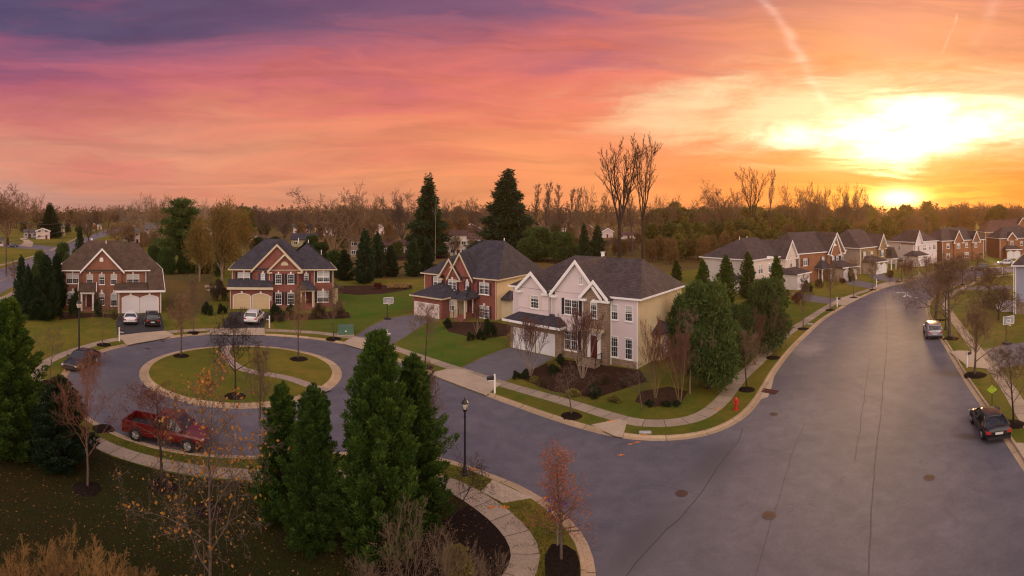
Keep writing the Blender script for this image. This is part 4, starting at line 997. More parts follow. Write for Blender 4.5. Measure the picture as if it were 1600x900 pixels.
def corner_brick():
    yaw = -rad(32); Bx, By = -2.1, 72.0; wd = 13.1; ex = Vector((cos(yaw), sin(yaw))); A = Vector((Bx, By)) - ex * wd
    H = House(A.x, A.y, yaw, 'red brick house with plum shutters, yellow side wall and steep purple-grey roof', 'brick_house')
    u = H.u; ZE = 5.7; D = 12.4; o = .45; ZR = 10.6
    w = MB(); w.box(0, wd, 0, D, -.3, ZE - .02, 1, 0); w.box(u(695.5, -.5), u(721, -.5), -.5, .1, -.3, ZE - .05)
    w.box(u(721, -.4) + .01, u(737, -.4), -.4, .1, -.3, ZE - .06)
    g0, g1 = u(646, -4.0), u(690, -4.0); w.box(g0, g1, -4.0, .1, -.3, 2.95); w.build('wall', [BRICK2, SID_Y], H.root)
    r_ = MB(); hip(r_, -o, wd + o, -.26, D + o, ZE, ZR, 7.2, 3.2); r_.build('roof', ROOF_K, H.root)
    q = MB(); i = 0; hip(q, g0 - .35, g1 + .35, -4.35, 3.0, 3.0, 4.55, 2.4, 2.2, iy=-.3); q.build('garage_roof', ROOF_K, H.root)
    t = MB(); fascia(t, -o, wd + o, -.26, D + o, ZE - .01, gaps=[(u(690, -.5) - .1, u(737.5, -.3))]); fascia(t, g0 - .35, g1 + .35, -4.35, -.6, 2.99)
    downspout(t, .1, 0, 3, ZE - .2); downspout(t, wd - .1, 0, 0, ZE - .2); downspout(t, u(738), 0, 0, ZE - .2); t.build('gutter', CREAM, H.root)
    gable(H, u(703, -.4), u(737.5, -.4), -.42, 5.5, ZE, H.z(713.5, 396.5, -.6), BRICK2, ROOF_K, trim=CREAM, returns=False)
    gable(H, u(690, -.5), u(719, -.5), -.62, 4.5, ZE, H.z(704, 406, -1), BRICK2, ROOF_K, trim=CREAM)
    m = MB(); m.box(u(719, -.5), u(736.5, -.3), -.62, -.43, ZE - .10, ZE + .02); m.build('ledge', ROOF_K, H.root)
    arch_vent(H, u(706, -.62), H.z(706, 419.5, -.62), -.62, .8, .4, CREAM, half=True)
    def W(px0, px1, py0, py1, y=0., **k):
        window(H, u(px0, y), u(px1, y), H.z((px0 + px1) / 2, py1, y), H.z((px0 + px1) / 2, py0, y), y, **k)
    W(677.5, 690, 432, 449, shut=SH_RED, blind=.55); W(700.5, 713.5, 436.5, 453.5, -.5, shut=SH_RED); W(728, 733, 440, 452, -.4, cols=1, shut=SH_RED); W(749, 764.5, 441.5, 460, shut=SH_RED)
    W(749, 764.5, 477.5, 497, shut=SH_RED)
    mid = (g0 + g1) / 2
    garage_door(H, g0 + .35, g1 - .5, 2.0, -4.0, mat('pale_garage_door', (.60, .50, .46)), arch=False)
    # entrance bay and porch
    e0, e1 = u(697, -2.2), u(713, -2.2); s = MB(); s.box(e0, e1, -2.2, -.51, -.3, 3.0); s.build('entrance_bay', CREAM, H.root)
    window(H, e0 + .25, e0 + 1.0, 1.1, 2.6, -2.2, cols=1, key=False); window(H, e1 - 1.15, e1 - .3, 1.1, 2.5, -2.2, cols=1, key=False)
    q = MB(); hip(q, e0 - .25, e1 + .1, -2.5, .8, 3.05, 4.0, 1.2, 1.2, iy=-.5); p0, p1 = u(711, -3.0), u(727, -3.0)
    hip(q, p0 - .2, p1 + .3, -3.3, .6, 3.15, 4.4, .9, 1.8, iy=-.4); q.build('porch_roof', ROOF_K, H.root)
    p = MB(); p.box(p1 - .25, p1 - .03, -3.0, -2.78, -.3, 2.9); p.box(p0 + .1, p0 + .3, -3.0, -2.8, -.3, 2.9); p.box(p0, p1 + .1, -3.1, -.52, 2.9, 3.14); p.build('portico', CREAM, H.root)
    steps(H, p0 + .2, p1, -2.3, 4); front_door(H, p1 - 1.5, p1 - .6, LZ + .68, 2.7, -.53)
    rail(H, [(p0 + .2, -2.5), (p0 + .2, -3.6)], LZ + .4)
    # bay window on the yellow side
    y0, y1 = 1.2, 5.2; s = MB(); s.prism([(wd + .003, y0), (wd + 1.1, y0 + .9), (wd + 1.1, y1 - .9), (wd + .003, y1)], -.3, 2.9); s.build('bay_window', CREAM, H.root)
    q = MB(); hip(q, wd - .6, wd + 1.35, y0 - .2, y1 + .2, 2.92, 3.8, .3, 1.1); q.build('bay_roof', ROOF_K, H.root)
    window(H, y0 + 1.15, y0 + 1.95, .8, 2.6, 0, cols=1, side=('+', wd + 1.1), key=False); window(H, y1 - 1.95, y1 - 1.15, .8, 2.6, 0, cols=1, side=('+', wd + 1.1), key=False)
    pipe(H, wd - 2.9, D / 2 + .2, ZR - .2, .6); pipe(H, wd - .9, 8, ZE + 1.4, .25)
    return H
def pink_house():
    yaw = -rad(42); Bx, By = 11.8, 48.45; wd = 15.7; ex = Vector((cos(yaw), sin(yaw))); A = Vector((Bx, By)) - ex * wd
    H = House(A.x, A.y, yaw, 'pale pink stucco house with a stone entrance tower, dark roof and yellow siding', 'stucco_house')
    u = H.u; ZE = 6.75; D = 10.2; o = .4; ZR = 10.0
    s0, s1 = u(911.5, -.62), u(948.5, -.62); m0 = u(871); l0, l1 = u(810, -.5), u(857, -.5)
    w = MB(); w.box(0, wd, 0, D, -.1, ZE - .02, 1, 0)
    w.box(m0, s0 + .01, -.45, .1, -.1, ZE - .05); w.box(l0, l1, -.5, .1, 3.4, ZE - .06)
    w.box(-.003, .2, .2, D - .2, -.1, ZE - .04); w.build('wall', [STUCCO, SID_Y], H.root)
    st = MB(); st.box(s0, s1, -.62, .05, -.1, ZE); st.box(m0 + .0, s0 - .002, -.51, -.453, -.1, 1.1); st.box(s1 + .002, wd + .02, -.06, -.003, -.1, .75)
    g0, g1 = u(797.5, -1.0), u(877, -1.0); st.box(g0, g1, -1.0, .05, -.1, 3.25); st.build('stone_facing', STONE, H.root)
    r_ = MB(); hip(r_, -o, wd + o, -.26, D + o, ZE, ZR, 5.2, 2.7); r_.build('roof', ROOF_B2, H.root)
    q = MB(); hip(q, g0 - .45, g1 + .35, -1.75, 2.2, 3.3, 4.25, 1.6, 1.0, iy=-.2); q.build('garage_roof', ROOF_K, H.root)
    t = MB(); fascia(t, -o, wd + o, -.26, D + o, ZE - .01, gaps=[(l0 - .1, l1 + .1), (u(866, -.45) - .1, u(939, -.45)), (s0 - .1, s1 + .1)]); t.box(g0 - .5, g1 + .4, -1.85, -1.753, 3.08, 3.32); t.box(g1 + .353, g1 + .42, -1.75, -.4, 3.08, 3.32)
    t.box(g0 - .4, g1 + .3, -1.75, -1.01, 3.10, 3.138)
    downspout(t, wd - .06, 0, 0, ZE - .2); downspout(t, l1 + .1, 0, 4, ZE - .2); downspout(t, s1 + .1, 0, 0, ZE - .2); t.build('gutter', WHITE, H.root)
    b = MB()      # string course and stucco surrounds
    b.box(l0 - .02, l1 + .02, -.55, -.502, H.z(832, 482, -.4), H.z(832, 480, -.4)); b.build('string_course', STUCCO_W, H.root)
    gable(H, u(812, -.5), u(853.5, -.5), -.505, 5, ZE, H.z(832, 427, -.8), STUCCO, ROOF_B2, rake=.24)
    gable(H, u(866, -.45), u(939, -.45), -.455, 5.0, ZE, H.z(903.5, 409, -.7), STUCCO, ROOF_B2, rake=.24)
    gable(H, s0 + .02, s1 - .02, -.625, 4.5, ZE, H.z(925, 440, -.9), STONE, ROOF_B2, rake=.24)
    def W(px0, px1, py0, py1, y=0., **k):
        pc = (px0 + px1) / 2; window(H, u(px0, y), u(px1, y), H.z(pc, py1, y), H.z(pc, py0, y), y, **k)
    W(829.5, 842, 461.5, 481.5, -.5, cols=1, key=False, shut=STUCCO_W); W(882.5, 904.5, 467.5, 492, -.45, shut=SH_DARK, key=False, blind=.1); W(904.7, 911, 431, 444.5, -.455, cols=2, key=False, blind=0)
    W(923, 933, 472, 497, -.62, cols=1, arch=True, key=False, blind=.2)
    W(955.5, 966, 475, 499.5, cols=1, key=False); W(977, 988.5, 477.5, 502, cols=1, key=False)
    W(955, 966, 525, 557.5, cols=1, key=False, blind=.12); W(977, 988.5, 528, 561.5, cols=1, key=False, blind=.12)
    W(882.5, 903, 515.5, 547.5, -.45, shut=SH_DARK, key=False, blind=.1)
    garage_door(H, g0 + .55, (g0 + g1) / 2 - .1, 2.3, -1.0, arch=False); garage_door(H, (g0 + g1) / 2 + .35, g1 - .9, 2.3, -1.0, arch=False)
    d0, d1 = u(923.5, -.62), u(934, -.62); front_door(H, d0, d1, LZ + .55, 2.75, -.64, DOOR_R, side=.22)
    c = MB(); c.box(d0 - .75, d1 + .75, -1.1, -.63, 3.25, 3.5); c.build('door_canopy', CREAM, H.root)
    steps(H, d0 - .5, d1 + .6, -1.15, 3, m=STONE); rail(H, [(d1 + .7, -1.0), (d1 + .75, -2.2)], LZ + .3); rail(H, [(d0 - .6, -1.0), (d0 - .6, -2.0)], LZ + .3)
    # small bay on the yellow side and roof vents
    s = MB(); s.prism([(wd + .003, 3.0), (wd + .8, 3.6), (wd + .8, 5.6), (wd + .003, 6.2)], -.1, 2.9); s.build('bay_window', SID_Y, H.root)
    q = MB(); hip(q, wd - .5, wd + 1.1, 2.8, 6.4, 2.92, 3.9, .3, .9); q.build('bay_roof', ROOF_K, H.root); window(H, 3.9, 5.3, .8, 2.4, 0, cols=2, side=('+', wd + .8), key=False)
    chimney_cap(H, wd - 7.2, 5.2, ZR + .1); m = MB(); m.box(wd - 2.6, wd - 2.5, 6, 6.2, ZE + 2.3, ZE + 2.75); m.build('roof_vent', DARK, H.root)
    return H
ROOF_B2 = shingle_mat('warm_grey_shingle', (.058, .045, .046), (.085, .066, .066))

def row_house(A, B, D, label, ZE, ZR, front, side, roofm, name, gables, wins, extras=None, in0=None, in1=None, swins=(), garage=None, trim=None, fz=None, hipkw=None):
    """houses seen along the right-hand row; A, B = front-left / front-right corner on the ground"""
    ex = (B - A); wd = ex.length; yaw = math.atan2(ex.y, ex.x)
    H = House(A.x, A.y, yaw, label, name); o = .4; trim = trim or WHITE
    w = MB(); w.box(0, wd, 0, D, 0, ZE - .02, 1, 0)
    if garage: gx0, gx1, gy, gz = garage; w.box(gx0, gx1, -gy, .1, 0, gz, 1, 0)
    w.build('wall', [front, side], H.root)
    gables = [(a_, b_, max(y_, .36), c_, d_) for a_, b_, y_, c_, d_ in gables]
    r_ = MB(); hip(r_, -o, wd + o, -.2, D + o, ZE, ZR, in0, in1); r_.build('roof', roofm, H.root)
    t = MB(); fascia(t, -o, wd + o, -.2, D + o, ZE - .01, gaps=[(g_[0] - .1, g_[1] + .1) for g_ in gables])
    for a in (.08, wd - .08): downspout(t, a, 0, 0, ZE - .2)
    t.build('gutter', trim, H.root)
    if garage:
        q = MB(); hip(q, gx0 - .3, gx1 + .3, -gy - .3, 2.0, gz + .05, gz + 1.25, 1.2, 1.2, iy=-.05); q.build('garage_roof', roofm, H.root)
        t = MB(); t.box(gx0 - .35, gx1 + .35, -gy - .38, -gy - .303, gz - .15, gz + .06); t.build('gutter', trim, H.root)
        gw = (gx1 - gx0); garage_door(H, gx0 + .35, gx0 + gw / 2 - .15, 2.15, -gy, arch=True); garage_door(H, gx0 + gw / 2 + .15, gx1 - .35, 2.15, -gy, arch=True)
    for (x0, x1, y, za, wm) in gables:
        w = MB(); w.box(x0 + .05, x1 - .05, -y, .1, 0 if not garage or x1 < garage[0] + .5 or x0 > garage[1] - .5 else garage[3] + .2, ZE - .05); w.build('gable_bay', wm, H.root)
        gable(H, x0, x1, -y - .03, D * .45, ZE, za, wm, roofm, trim=trim)
    for (x, w_, z0, z1, y, kw) in wins: window(H, x - w_ / 2, x + w_ / 2, z0, z1, -y, key=False, trim=trim, **kw)
    for (y, w_, z0, z1) in swins: window(H, y - w_ / 2, y + w_ / 2, z0, z1, 0, cols=1, side=('-', 0.0), key=False)
    return H, wd
def V2(a): return Vector((a[0], a[1], 0))
H1 = orange_house(); H2 = red_house(); H3 = corner_brick(); H4 = pink_house()

# white stucco house with columns of conifers before it
H5, wd = row_house(V2((41.7, 84.7)), V2((53.4, 91.3)), 11.9, 'pale stucco house behind four cone-shaped conifers, brown hipped roof, white garage doors', 6.3, 9.8, STUCCO_W, SID_W, ROOF_B2, 'stucco_house',
    [(9.0, 13.2, 1.2, 9.2, STUCCO_W)], [(2.2, 1.5, 3.6, 5.3, 0, dict(cols=2)), (5.2, .8, 3.6, 5.2, 0, dict(cols=1, arch=True)), (11.2, .9, 4.0, 5.6, 1.2, dict(cols=1)), (2.2, 1.5, .7, 2.5, 0, dict(cols=2))],
    in0=5, in1=4, garage=(8.3, 13.3, 4.2, 3.1))
m = MB(); n = 10; m.extr([(4.2, 6.15)] + [(5.2 + 1.0 * cos(pi - pi * k / n), 6.15 + .45 * sin(pi * k / n)) for k in range(1, n)] + [(6.2, 6.15)], 'y', -.5, .3); m.build('arched_cornice', WHITE, H5.root)
pipe(H5, 4, 6, 9.8, .35); pipe(H5, 6.5, 6, 9.8, .35)
m = MB(); m.prism([(-.003, 3), (-.9, 3.5), (-.9, 5.5), (-.003, 6)], 0, 2.8); m.build('bay_window', SID_W, H5.root); q = MB(); hip(q, -1.2, .4, 2.8, 6.2, 2.82, 3.7, .9, .3); q.build('bay_roof', ROOF_K, H5.root)
window(H5, 3.7, 5.3, .9, 2.4, 0, cols=2, side=('-', -.9), key=False)
H6, wd = row_house(V2((55.8, 92.5)), V2((69.9, 96.0)), 11.8, 'rust brick house with a white columned porch and stepped front gables', 6.3, 10.4, BRICK3, SID_T, ROOF_B2, 'brick_house',
    [(9.3, 12.2, .5, 9.6, BRICK3), (8.6, 13.8, .2, 10.2, BRICK3)], [(1.9, 1.3, 3.7, 5.2, 0, dict(cols=2, shut=SH_DARK)), (1.9, 1.3, .8, 2.5, 0, dict(cols=2, shut=SH_DARK, arch=True)), (7.4, .8, 3.7, 5.2, 0, dict(cols=1, shut=SH_DARK)), (10.1, .75, 3.6, 5.2, .5, dict(cols=1, shut=SH_DARK)), (11.5, .75, 3.6, 5.2, .5, dict(cols=1, shut=SH_DARK)), (13.3, .8, 3.8, 5.3, .37, dict(cols=1, shut=SH_DARK))],
    in0=3, in1=3, garage=(9.0, 14.0, 4.2, 3.0))
p = MB()
for a in (5.2, 7.9): p.lathe([(.2, LZ), (.2, LZ + .2), (.15, LZ + .3), (.13, 2.6), (.2, 2.7), (.2, 2.8)], 12, (a, -1.8, 0))
p.box(4.9, 8.2, -2.1, -.01, 2.8, 3.1); p.build('portico', WHITE, H6.root); q = MB(); hip(q, 4.7, 8.4, -2.3, 1.5, 3.12, 4.6, 1.6, 1.6, iy=-.5); q.build('porch_roof', ROOF_K, H6.root); front_door(H6, 6.1, 7.1, LZ + .3, 2.5, -.003)
arch_vent(H6, 10.75, 7.4, -.53, .8, .5, half=True); pipe(H6, 3, 6, 9.6, .4)
H7, wd = row_house(V2((76.3, 98.5)), V2((88.3, 102.6)), 11.5, 'tan stone and siding house with twin brown gables beyond the rust brick house', 6.3, 10.5, STONE_T, SID_T, ROOF_B2, 'stone_house',
    [(7.6, 11.2, .5, 9.2, STONE_T)], [(2, 1.2, 3.8, 5.3, 0, dict(cols=2, shut=SH_DARK)), (5.2, .9, 3.9, 5.2, 0, dict(cols=1)), (9.4, 1.5, 3.7, 5.3, .5, dict(cols=2, shut=SH_DARK)), (9.4, 1.3, .9, 2.8, .5, dict(cols=2))], in0=3.5, in1=4, garage=(1.2, 6.4, 3.6, 3.0))
p = MB()
for a in (11.6, 14.0): p.box(a, a + .22, -1.9, -1.68, LZ, 2.8)
p.box(11.3, 14.5, -2.1, 1.2, 2.8, 3.05); p.build('porch', WHITE, H7.root); q = MB(); q.extr([(11.2, 3.06), (11.2, 5.9), (12.3, 5.9), (14.7, 3.06)], 'y', -2.2, 3.5); q.build('porch_roof', ROOF_B2, H7.root)
H8, wd = row_house(V2((99.2, 104.4)), V2((109.7, 105.6)), 9.6, 'pink-white stucco house with a sharp front gable beyond the street lamp', 6.6, 9.8, STUCCO, STUCCO_W, ROOF_B2, 'stucco_house',
    [(0.3, 3.2, .4, 9.6, STUCCO)], [(1.8, .8, 4, 5.8, .4, dict(cols=1)), (4.9, 1.4, 4.0, 5.8, 0, dict(cols=2)), (7.3, .7, 4.0, 5.8, 0, dict(cols=1)), (9.3, 1.4, 4.0, 5.8, 0, dict(cols=2)), (5.5, 2, 1, 2.8, 0, dict(cols=2))], in0=4, in1=3, swins=((5, .9, 4.2, 5.6), (4.5, 1.8, .8, 2.4)), garage=(-1.5, 3.0, 3.0, 3.0))
H9, wd = row_house(V2((112.5, 106)), V2((128, 103)), 11, 'shaded brown brick house behind the big bare kerb trees at the street bend', 6.3, 10.0, BRICK3, BRICK3, ROOF_B2, 'brick_house',
    [(4, 7.2, .4, 9.2, BRICK3), (11, 13.6, .4, 8.8, BRICK3)], [(5.6, 1.2, 4, 5.5, .4, dict(cols=2)), (9, 1, 4, 5.5, 0, dict(cols=1)), (12.3, 1.0, 4, 5.5, .4, dict(cols=2)), (2, 1.1, 4, 5.5, 0, dict(cols=1)), (2, 1.2, .9, 2.6, 0, dict(cols=1)), (9, 1.6, .9, 2.6, 0, dict(cols=2))], in0=4, in1=4)
H10, wd = row_house(V2((133, 100.5)), V2((145, 93.5)), 11, 'brown brick house with two small white-trimmed gables behind the parked white sedan', 6.4, 10.0, BRICK3, BRICK3, ROOF_B2, 'brick_house',
    [(2.5, 5.6, .4, 8.2, BRICK3), (9.3, 12.6, .6, 8.6, BRICK3)], [(4.0, 1.1, 4, 5.6, .4, dict(cols=2)), (7.6, .9, 4, 5.4, 0, dict(cols=1)), (11.0, 1.2, 4, 5.6, .6, dict(cols=2)), (9.6, 1, .9, 2.6, .6, dict(cols=1))], in0=4, in1=4, garage=(1.2, 6.2, 2.6, 3.0))
H11, wd = row_house(V2((168, 122)), V2((181, 112)), 11, 'distant brick house with a double white-edged gable above the other roofs', 8.5, 12.2, BRICK3, BRICK3, ROOF_R, 'brick_house',
    [(2.5, 8.0, .4, 12.4, BRICK3)], [(4, 1.2, 5, 6.6, .4, dict(cols=1)), (10.5, 1.6, 6, 7.6, 0, dict(cols=2))], in0=4, in1=4)
H13, wd = row_house(V2((150, 120)), V2((163, 111)), 10, 'house with a purple-brown hipped roof half hidden behind the street-bend houses', 7.4, 11.8, BRICK3, SID_T, ROOF_R, 'brick_house',
    [], [(3, 1.2, 5, 6.4, 0, dict(cols=2)), (8, 1.2, 5, 6.4, 0, dict(cols=2))], in0=4, in1=4)
H14, wd = row_house(V2((150, 88)), V2((158, 78)), 10, 'dark-roofed grey house between the white-trimmed brick house and the blue siding house', 6.6, 11.0, SID_G, SID_G, ROOF_B2, 'siding_house',
    [], [(3, 1.2, 4, 5.4, 0, dict(cols=2)), (8, 1.2, 4, 5.4, 0, dict(cols=2))], in0=3, in1=4)
# blue-grey siding house at the right edge
a = (1586 - 800) / F; r = 76.4; A = Vector((r * sin(a), r * cos(a), 0)); ex = Vector((cos(a + .08), -sin(a + .08), 0))
H12 = House(A.x, A.y, math.atan2(ex.y, ex.x), 'blue-grey siding house with white corner boards at the edge of the lawn', 'siding_house')
w = MB(); w.box(0, 11, 0, 10, 0, 7.2, 1, 0); w.build('wall', [SID_B, BRICK3], H12.root)
r_ = MB(); hip(r_, -.45, 11.4, -.45, 10.4, 7.2, 10.8, 4, 5); r_.build('roof', ROOF_B2, H12.root)
t = MB(); fascia(t, -.45, 11.4, -.45, 10.4, 7.19); t.box(-.03, .16, -.035, -.003, 0, 7.0); t.box(-.035, -.003, -.03, .16, 0, 7.0); downspout(t, -.2, .02, 0, 7.0); t.build('gutter', WHITE, H12.root)
window(H12, 5, 6.2, 4.2, 5.8, 0, key=False); st = MB(); st.box(.2, 10.9, -.08, -.003, 0, 1.9); st.build('stone_facing', STONE, H12.root)
st = MB(); st.box(-3.0, -.05, 1.5, 6, 0, 1.1); st.build('deck', mat('deck_white', (.55, .52, .5)), H12.root)

# ---- background houses, each its own thing
BG = []
def bg_house(px0, px1, yb, ye, yr, wall, roofm, label, depth=8, turn=0.0, gab=False, nw=3, nm='distant_house', low=False):
    a = ((px0 + px1) / 2 - 800) / F; r = dist(yb); wd = (px1 - px0) / F * r / max(.5, cos(turn))
    ze = max(2.4, (yb - ye) * r / F); zr = ze + (ye - yr) * r / F
    c = Vector((sin(a) * r, cos(a) * r)); yaw = -a + turn
    ex = Vector((cos(yaw), sin(yaw))); A = c - ex * wd / 2
    H = House(A.x, A.y, yaw, label, nm); s = max(1, r / 200)
    w = MB(); w.box(0, wd, 0, depth, 0, ze)
    if gab: w.extr([(0, ze - .01), (wd, ze - .01), (wd / 2, zr - .1)], 'y', 0, depth)
    w.build('wall', wall, H.root)
    q = MB()
    if gab:
        for sg in (0, 1):
            x0 = -.4 if sg == 0 else wd + .4; k = (zr - ze) / (wd / 2)
            q.extr([(x0, ze - .4 * k), (x0, ze - .4 * k + .25), (wd / 2 + sg * .002, zr + .25), (wd / 2 + sg * .002, zr)], 'y', -.5, depth + .5)
    else: 
        ins = min(depth / 2, wd * .35) if R.random() < .5 else .3
        hip(q, -.5, wd + .5, -.5, depth + .5, ze, zr, ins, ins)
    q.build('roof', roofm, H.root)
    if gab:
        t = MB(); k = (zr - ze) / (wd / 2)
        t.extr([(-.4, ze - .4 * k - .2), (-.4, ze - .4 * k + .3), (wd / 2, zr + .3), (wd / 2, zr - .2)], 'y', -.58, -.503)
        t.extr([(wd / 2 + .002, zr - .2), (wd / 2 + .002, zr + .3), (wd + .4, ze - .4 * k + .3), (wd + .4, ze - .4 * k - .2)], 'y', -.578, -.503); t.build('trim', WHITE, H.root)
    floors = [1.0] if ze < 4 else [1.0, 3.7]
    for z0 in floors:
        for k in range(nw):
            x = wd * (k + .5) / nw
            if z0 == 1.0 and k == nw // 2:
                d = MB(); d.box(x - .5, x + .5, -.06, .02, 0, 2.1); d.build('door', DOOR_R, H.root); continue
            f = MB(); f.box(x - .75, x + .75, -.05, .02, z0, z0 + 1.3); fo = f.build('window', WHITE, H.root)
            g_ = MB(); g_.box(x - .65, x - .04, -.07, -.051, z0 + .1, z0 + 1.2); g_.box(x + .04, x + .65, -.07, -.051, z0 + .1, z0 + 1.2); g_.build('pane', GLASS, fo)
    BG.append(H); return H
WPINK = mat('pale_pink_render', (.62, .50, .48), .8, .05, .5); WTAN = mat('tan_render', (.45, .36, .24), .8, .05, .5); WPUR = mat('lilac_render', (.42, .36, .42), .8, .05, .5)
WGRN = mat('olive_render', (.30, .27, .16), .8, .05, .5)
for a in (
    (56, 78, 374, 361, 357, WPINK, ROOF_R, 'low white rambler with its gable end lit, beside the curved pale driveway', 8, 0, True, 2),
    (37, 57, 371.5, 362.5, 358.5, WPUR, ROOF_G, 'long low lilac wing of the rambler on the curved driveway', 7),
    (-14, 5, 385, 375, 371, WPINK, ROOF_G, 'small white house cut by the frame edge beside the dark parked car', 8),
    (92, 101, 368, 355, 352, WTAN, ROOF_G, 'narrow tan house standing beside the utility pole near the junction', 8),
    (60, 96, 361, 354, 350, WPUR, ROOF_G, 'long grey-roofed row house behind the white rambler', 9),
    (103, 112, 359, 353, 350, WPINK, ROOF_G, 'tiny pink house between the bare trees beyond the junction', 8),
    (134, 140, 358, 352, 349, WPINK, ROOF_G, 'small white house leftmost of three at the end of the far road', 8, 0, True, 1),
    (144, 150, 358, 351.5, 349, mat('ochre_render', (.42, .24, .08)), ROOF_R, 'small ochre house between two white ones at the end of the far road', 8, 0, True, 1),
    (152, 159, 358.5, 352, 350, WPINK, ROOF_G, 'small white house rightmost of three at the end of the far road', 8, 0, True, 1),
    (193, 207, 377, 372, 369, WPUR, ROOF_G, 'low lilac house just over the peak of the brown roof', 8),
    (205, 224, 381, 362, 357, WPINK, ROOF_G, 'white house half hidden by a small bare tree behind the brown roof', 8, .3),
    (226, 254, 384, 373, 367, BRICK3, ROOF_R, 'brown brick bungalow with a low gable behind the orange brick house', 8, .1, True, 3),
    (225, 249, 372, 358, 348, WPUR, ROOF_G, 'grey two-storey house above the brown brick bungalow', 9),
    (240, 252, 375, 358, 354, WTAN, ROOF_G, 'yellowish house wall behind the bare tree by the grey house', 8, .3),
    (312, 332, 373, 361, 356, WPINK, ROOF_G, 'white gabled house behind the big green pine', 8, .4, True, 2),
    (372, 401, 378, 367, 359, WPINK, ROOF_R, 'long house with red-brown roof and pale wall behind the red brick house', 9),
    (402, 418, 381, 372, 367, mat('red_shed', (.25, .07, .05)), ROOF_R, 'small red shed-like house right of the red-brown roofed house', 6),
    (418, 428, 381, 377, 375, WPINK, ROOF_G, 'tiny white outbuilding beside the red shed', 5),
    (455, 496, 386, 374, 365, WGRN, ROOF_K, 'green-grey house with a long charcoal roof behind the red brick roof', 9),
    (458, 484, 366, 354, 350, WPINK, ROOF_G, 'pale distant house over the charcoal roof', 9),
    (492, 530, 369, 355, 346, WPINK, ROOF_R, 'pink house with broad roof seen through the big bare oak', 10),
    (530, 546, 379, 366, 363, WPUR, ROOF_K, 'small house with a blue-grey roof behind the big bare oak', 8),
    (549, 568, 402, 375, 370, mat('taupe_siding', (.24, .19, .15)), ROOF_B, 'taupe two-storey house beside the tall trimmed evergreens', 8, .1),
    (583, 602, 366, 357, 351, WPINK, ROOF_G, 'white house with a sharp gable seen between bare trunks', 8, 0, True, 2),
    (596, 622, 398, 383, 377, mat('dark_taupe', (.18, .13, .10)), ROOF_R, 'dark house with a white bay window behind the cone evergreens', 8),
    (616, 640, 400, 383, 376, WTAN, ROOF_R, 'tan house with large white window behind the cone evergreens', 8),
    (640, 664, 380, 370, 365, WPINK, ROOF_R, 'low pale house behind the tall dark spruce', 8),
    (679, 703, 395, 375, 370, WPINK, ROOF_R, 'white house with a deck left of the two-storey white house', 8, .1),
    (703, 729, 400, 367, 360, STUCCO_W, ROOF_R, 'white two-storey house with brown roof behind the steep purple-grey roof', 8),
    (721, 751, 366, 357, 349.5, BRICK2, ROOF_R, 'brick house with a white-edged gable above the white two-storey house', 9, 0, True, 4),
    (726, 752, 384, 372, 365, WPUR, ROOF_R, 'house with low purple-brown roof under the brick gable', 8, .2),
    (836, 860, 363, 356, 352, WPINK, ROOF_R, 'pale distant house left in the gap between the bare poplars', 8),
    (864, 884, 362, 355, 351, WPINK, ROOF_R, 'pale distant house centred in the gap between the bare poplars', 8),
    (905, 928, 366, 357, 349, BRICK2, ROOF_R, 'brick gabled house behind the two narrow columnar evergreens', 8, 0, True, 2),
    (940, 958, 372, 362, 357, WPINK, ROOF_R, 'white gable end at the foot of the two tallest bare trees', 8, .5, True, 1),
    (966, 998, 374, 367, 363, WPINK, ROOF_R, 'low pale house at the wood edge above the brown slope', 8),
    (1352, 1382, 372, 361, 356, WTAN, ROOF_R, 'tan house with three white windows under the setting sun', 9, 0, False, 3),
): bg_house(*a[:7], a[7], *(a[8:] if len(a) > 8 else ()))
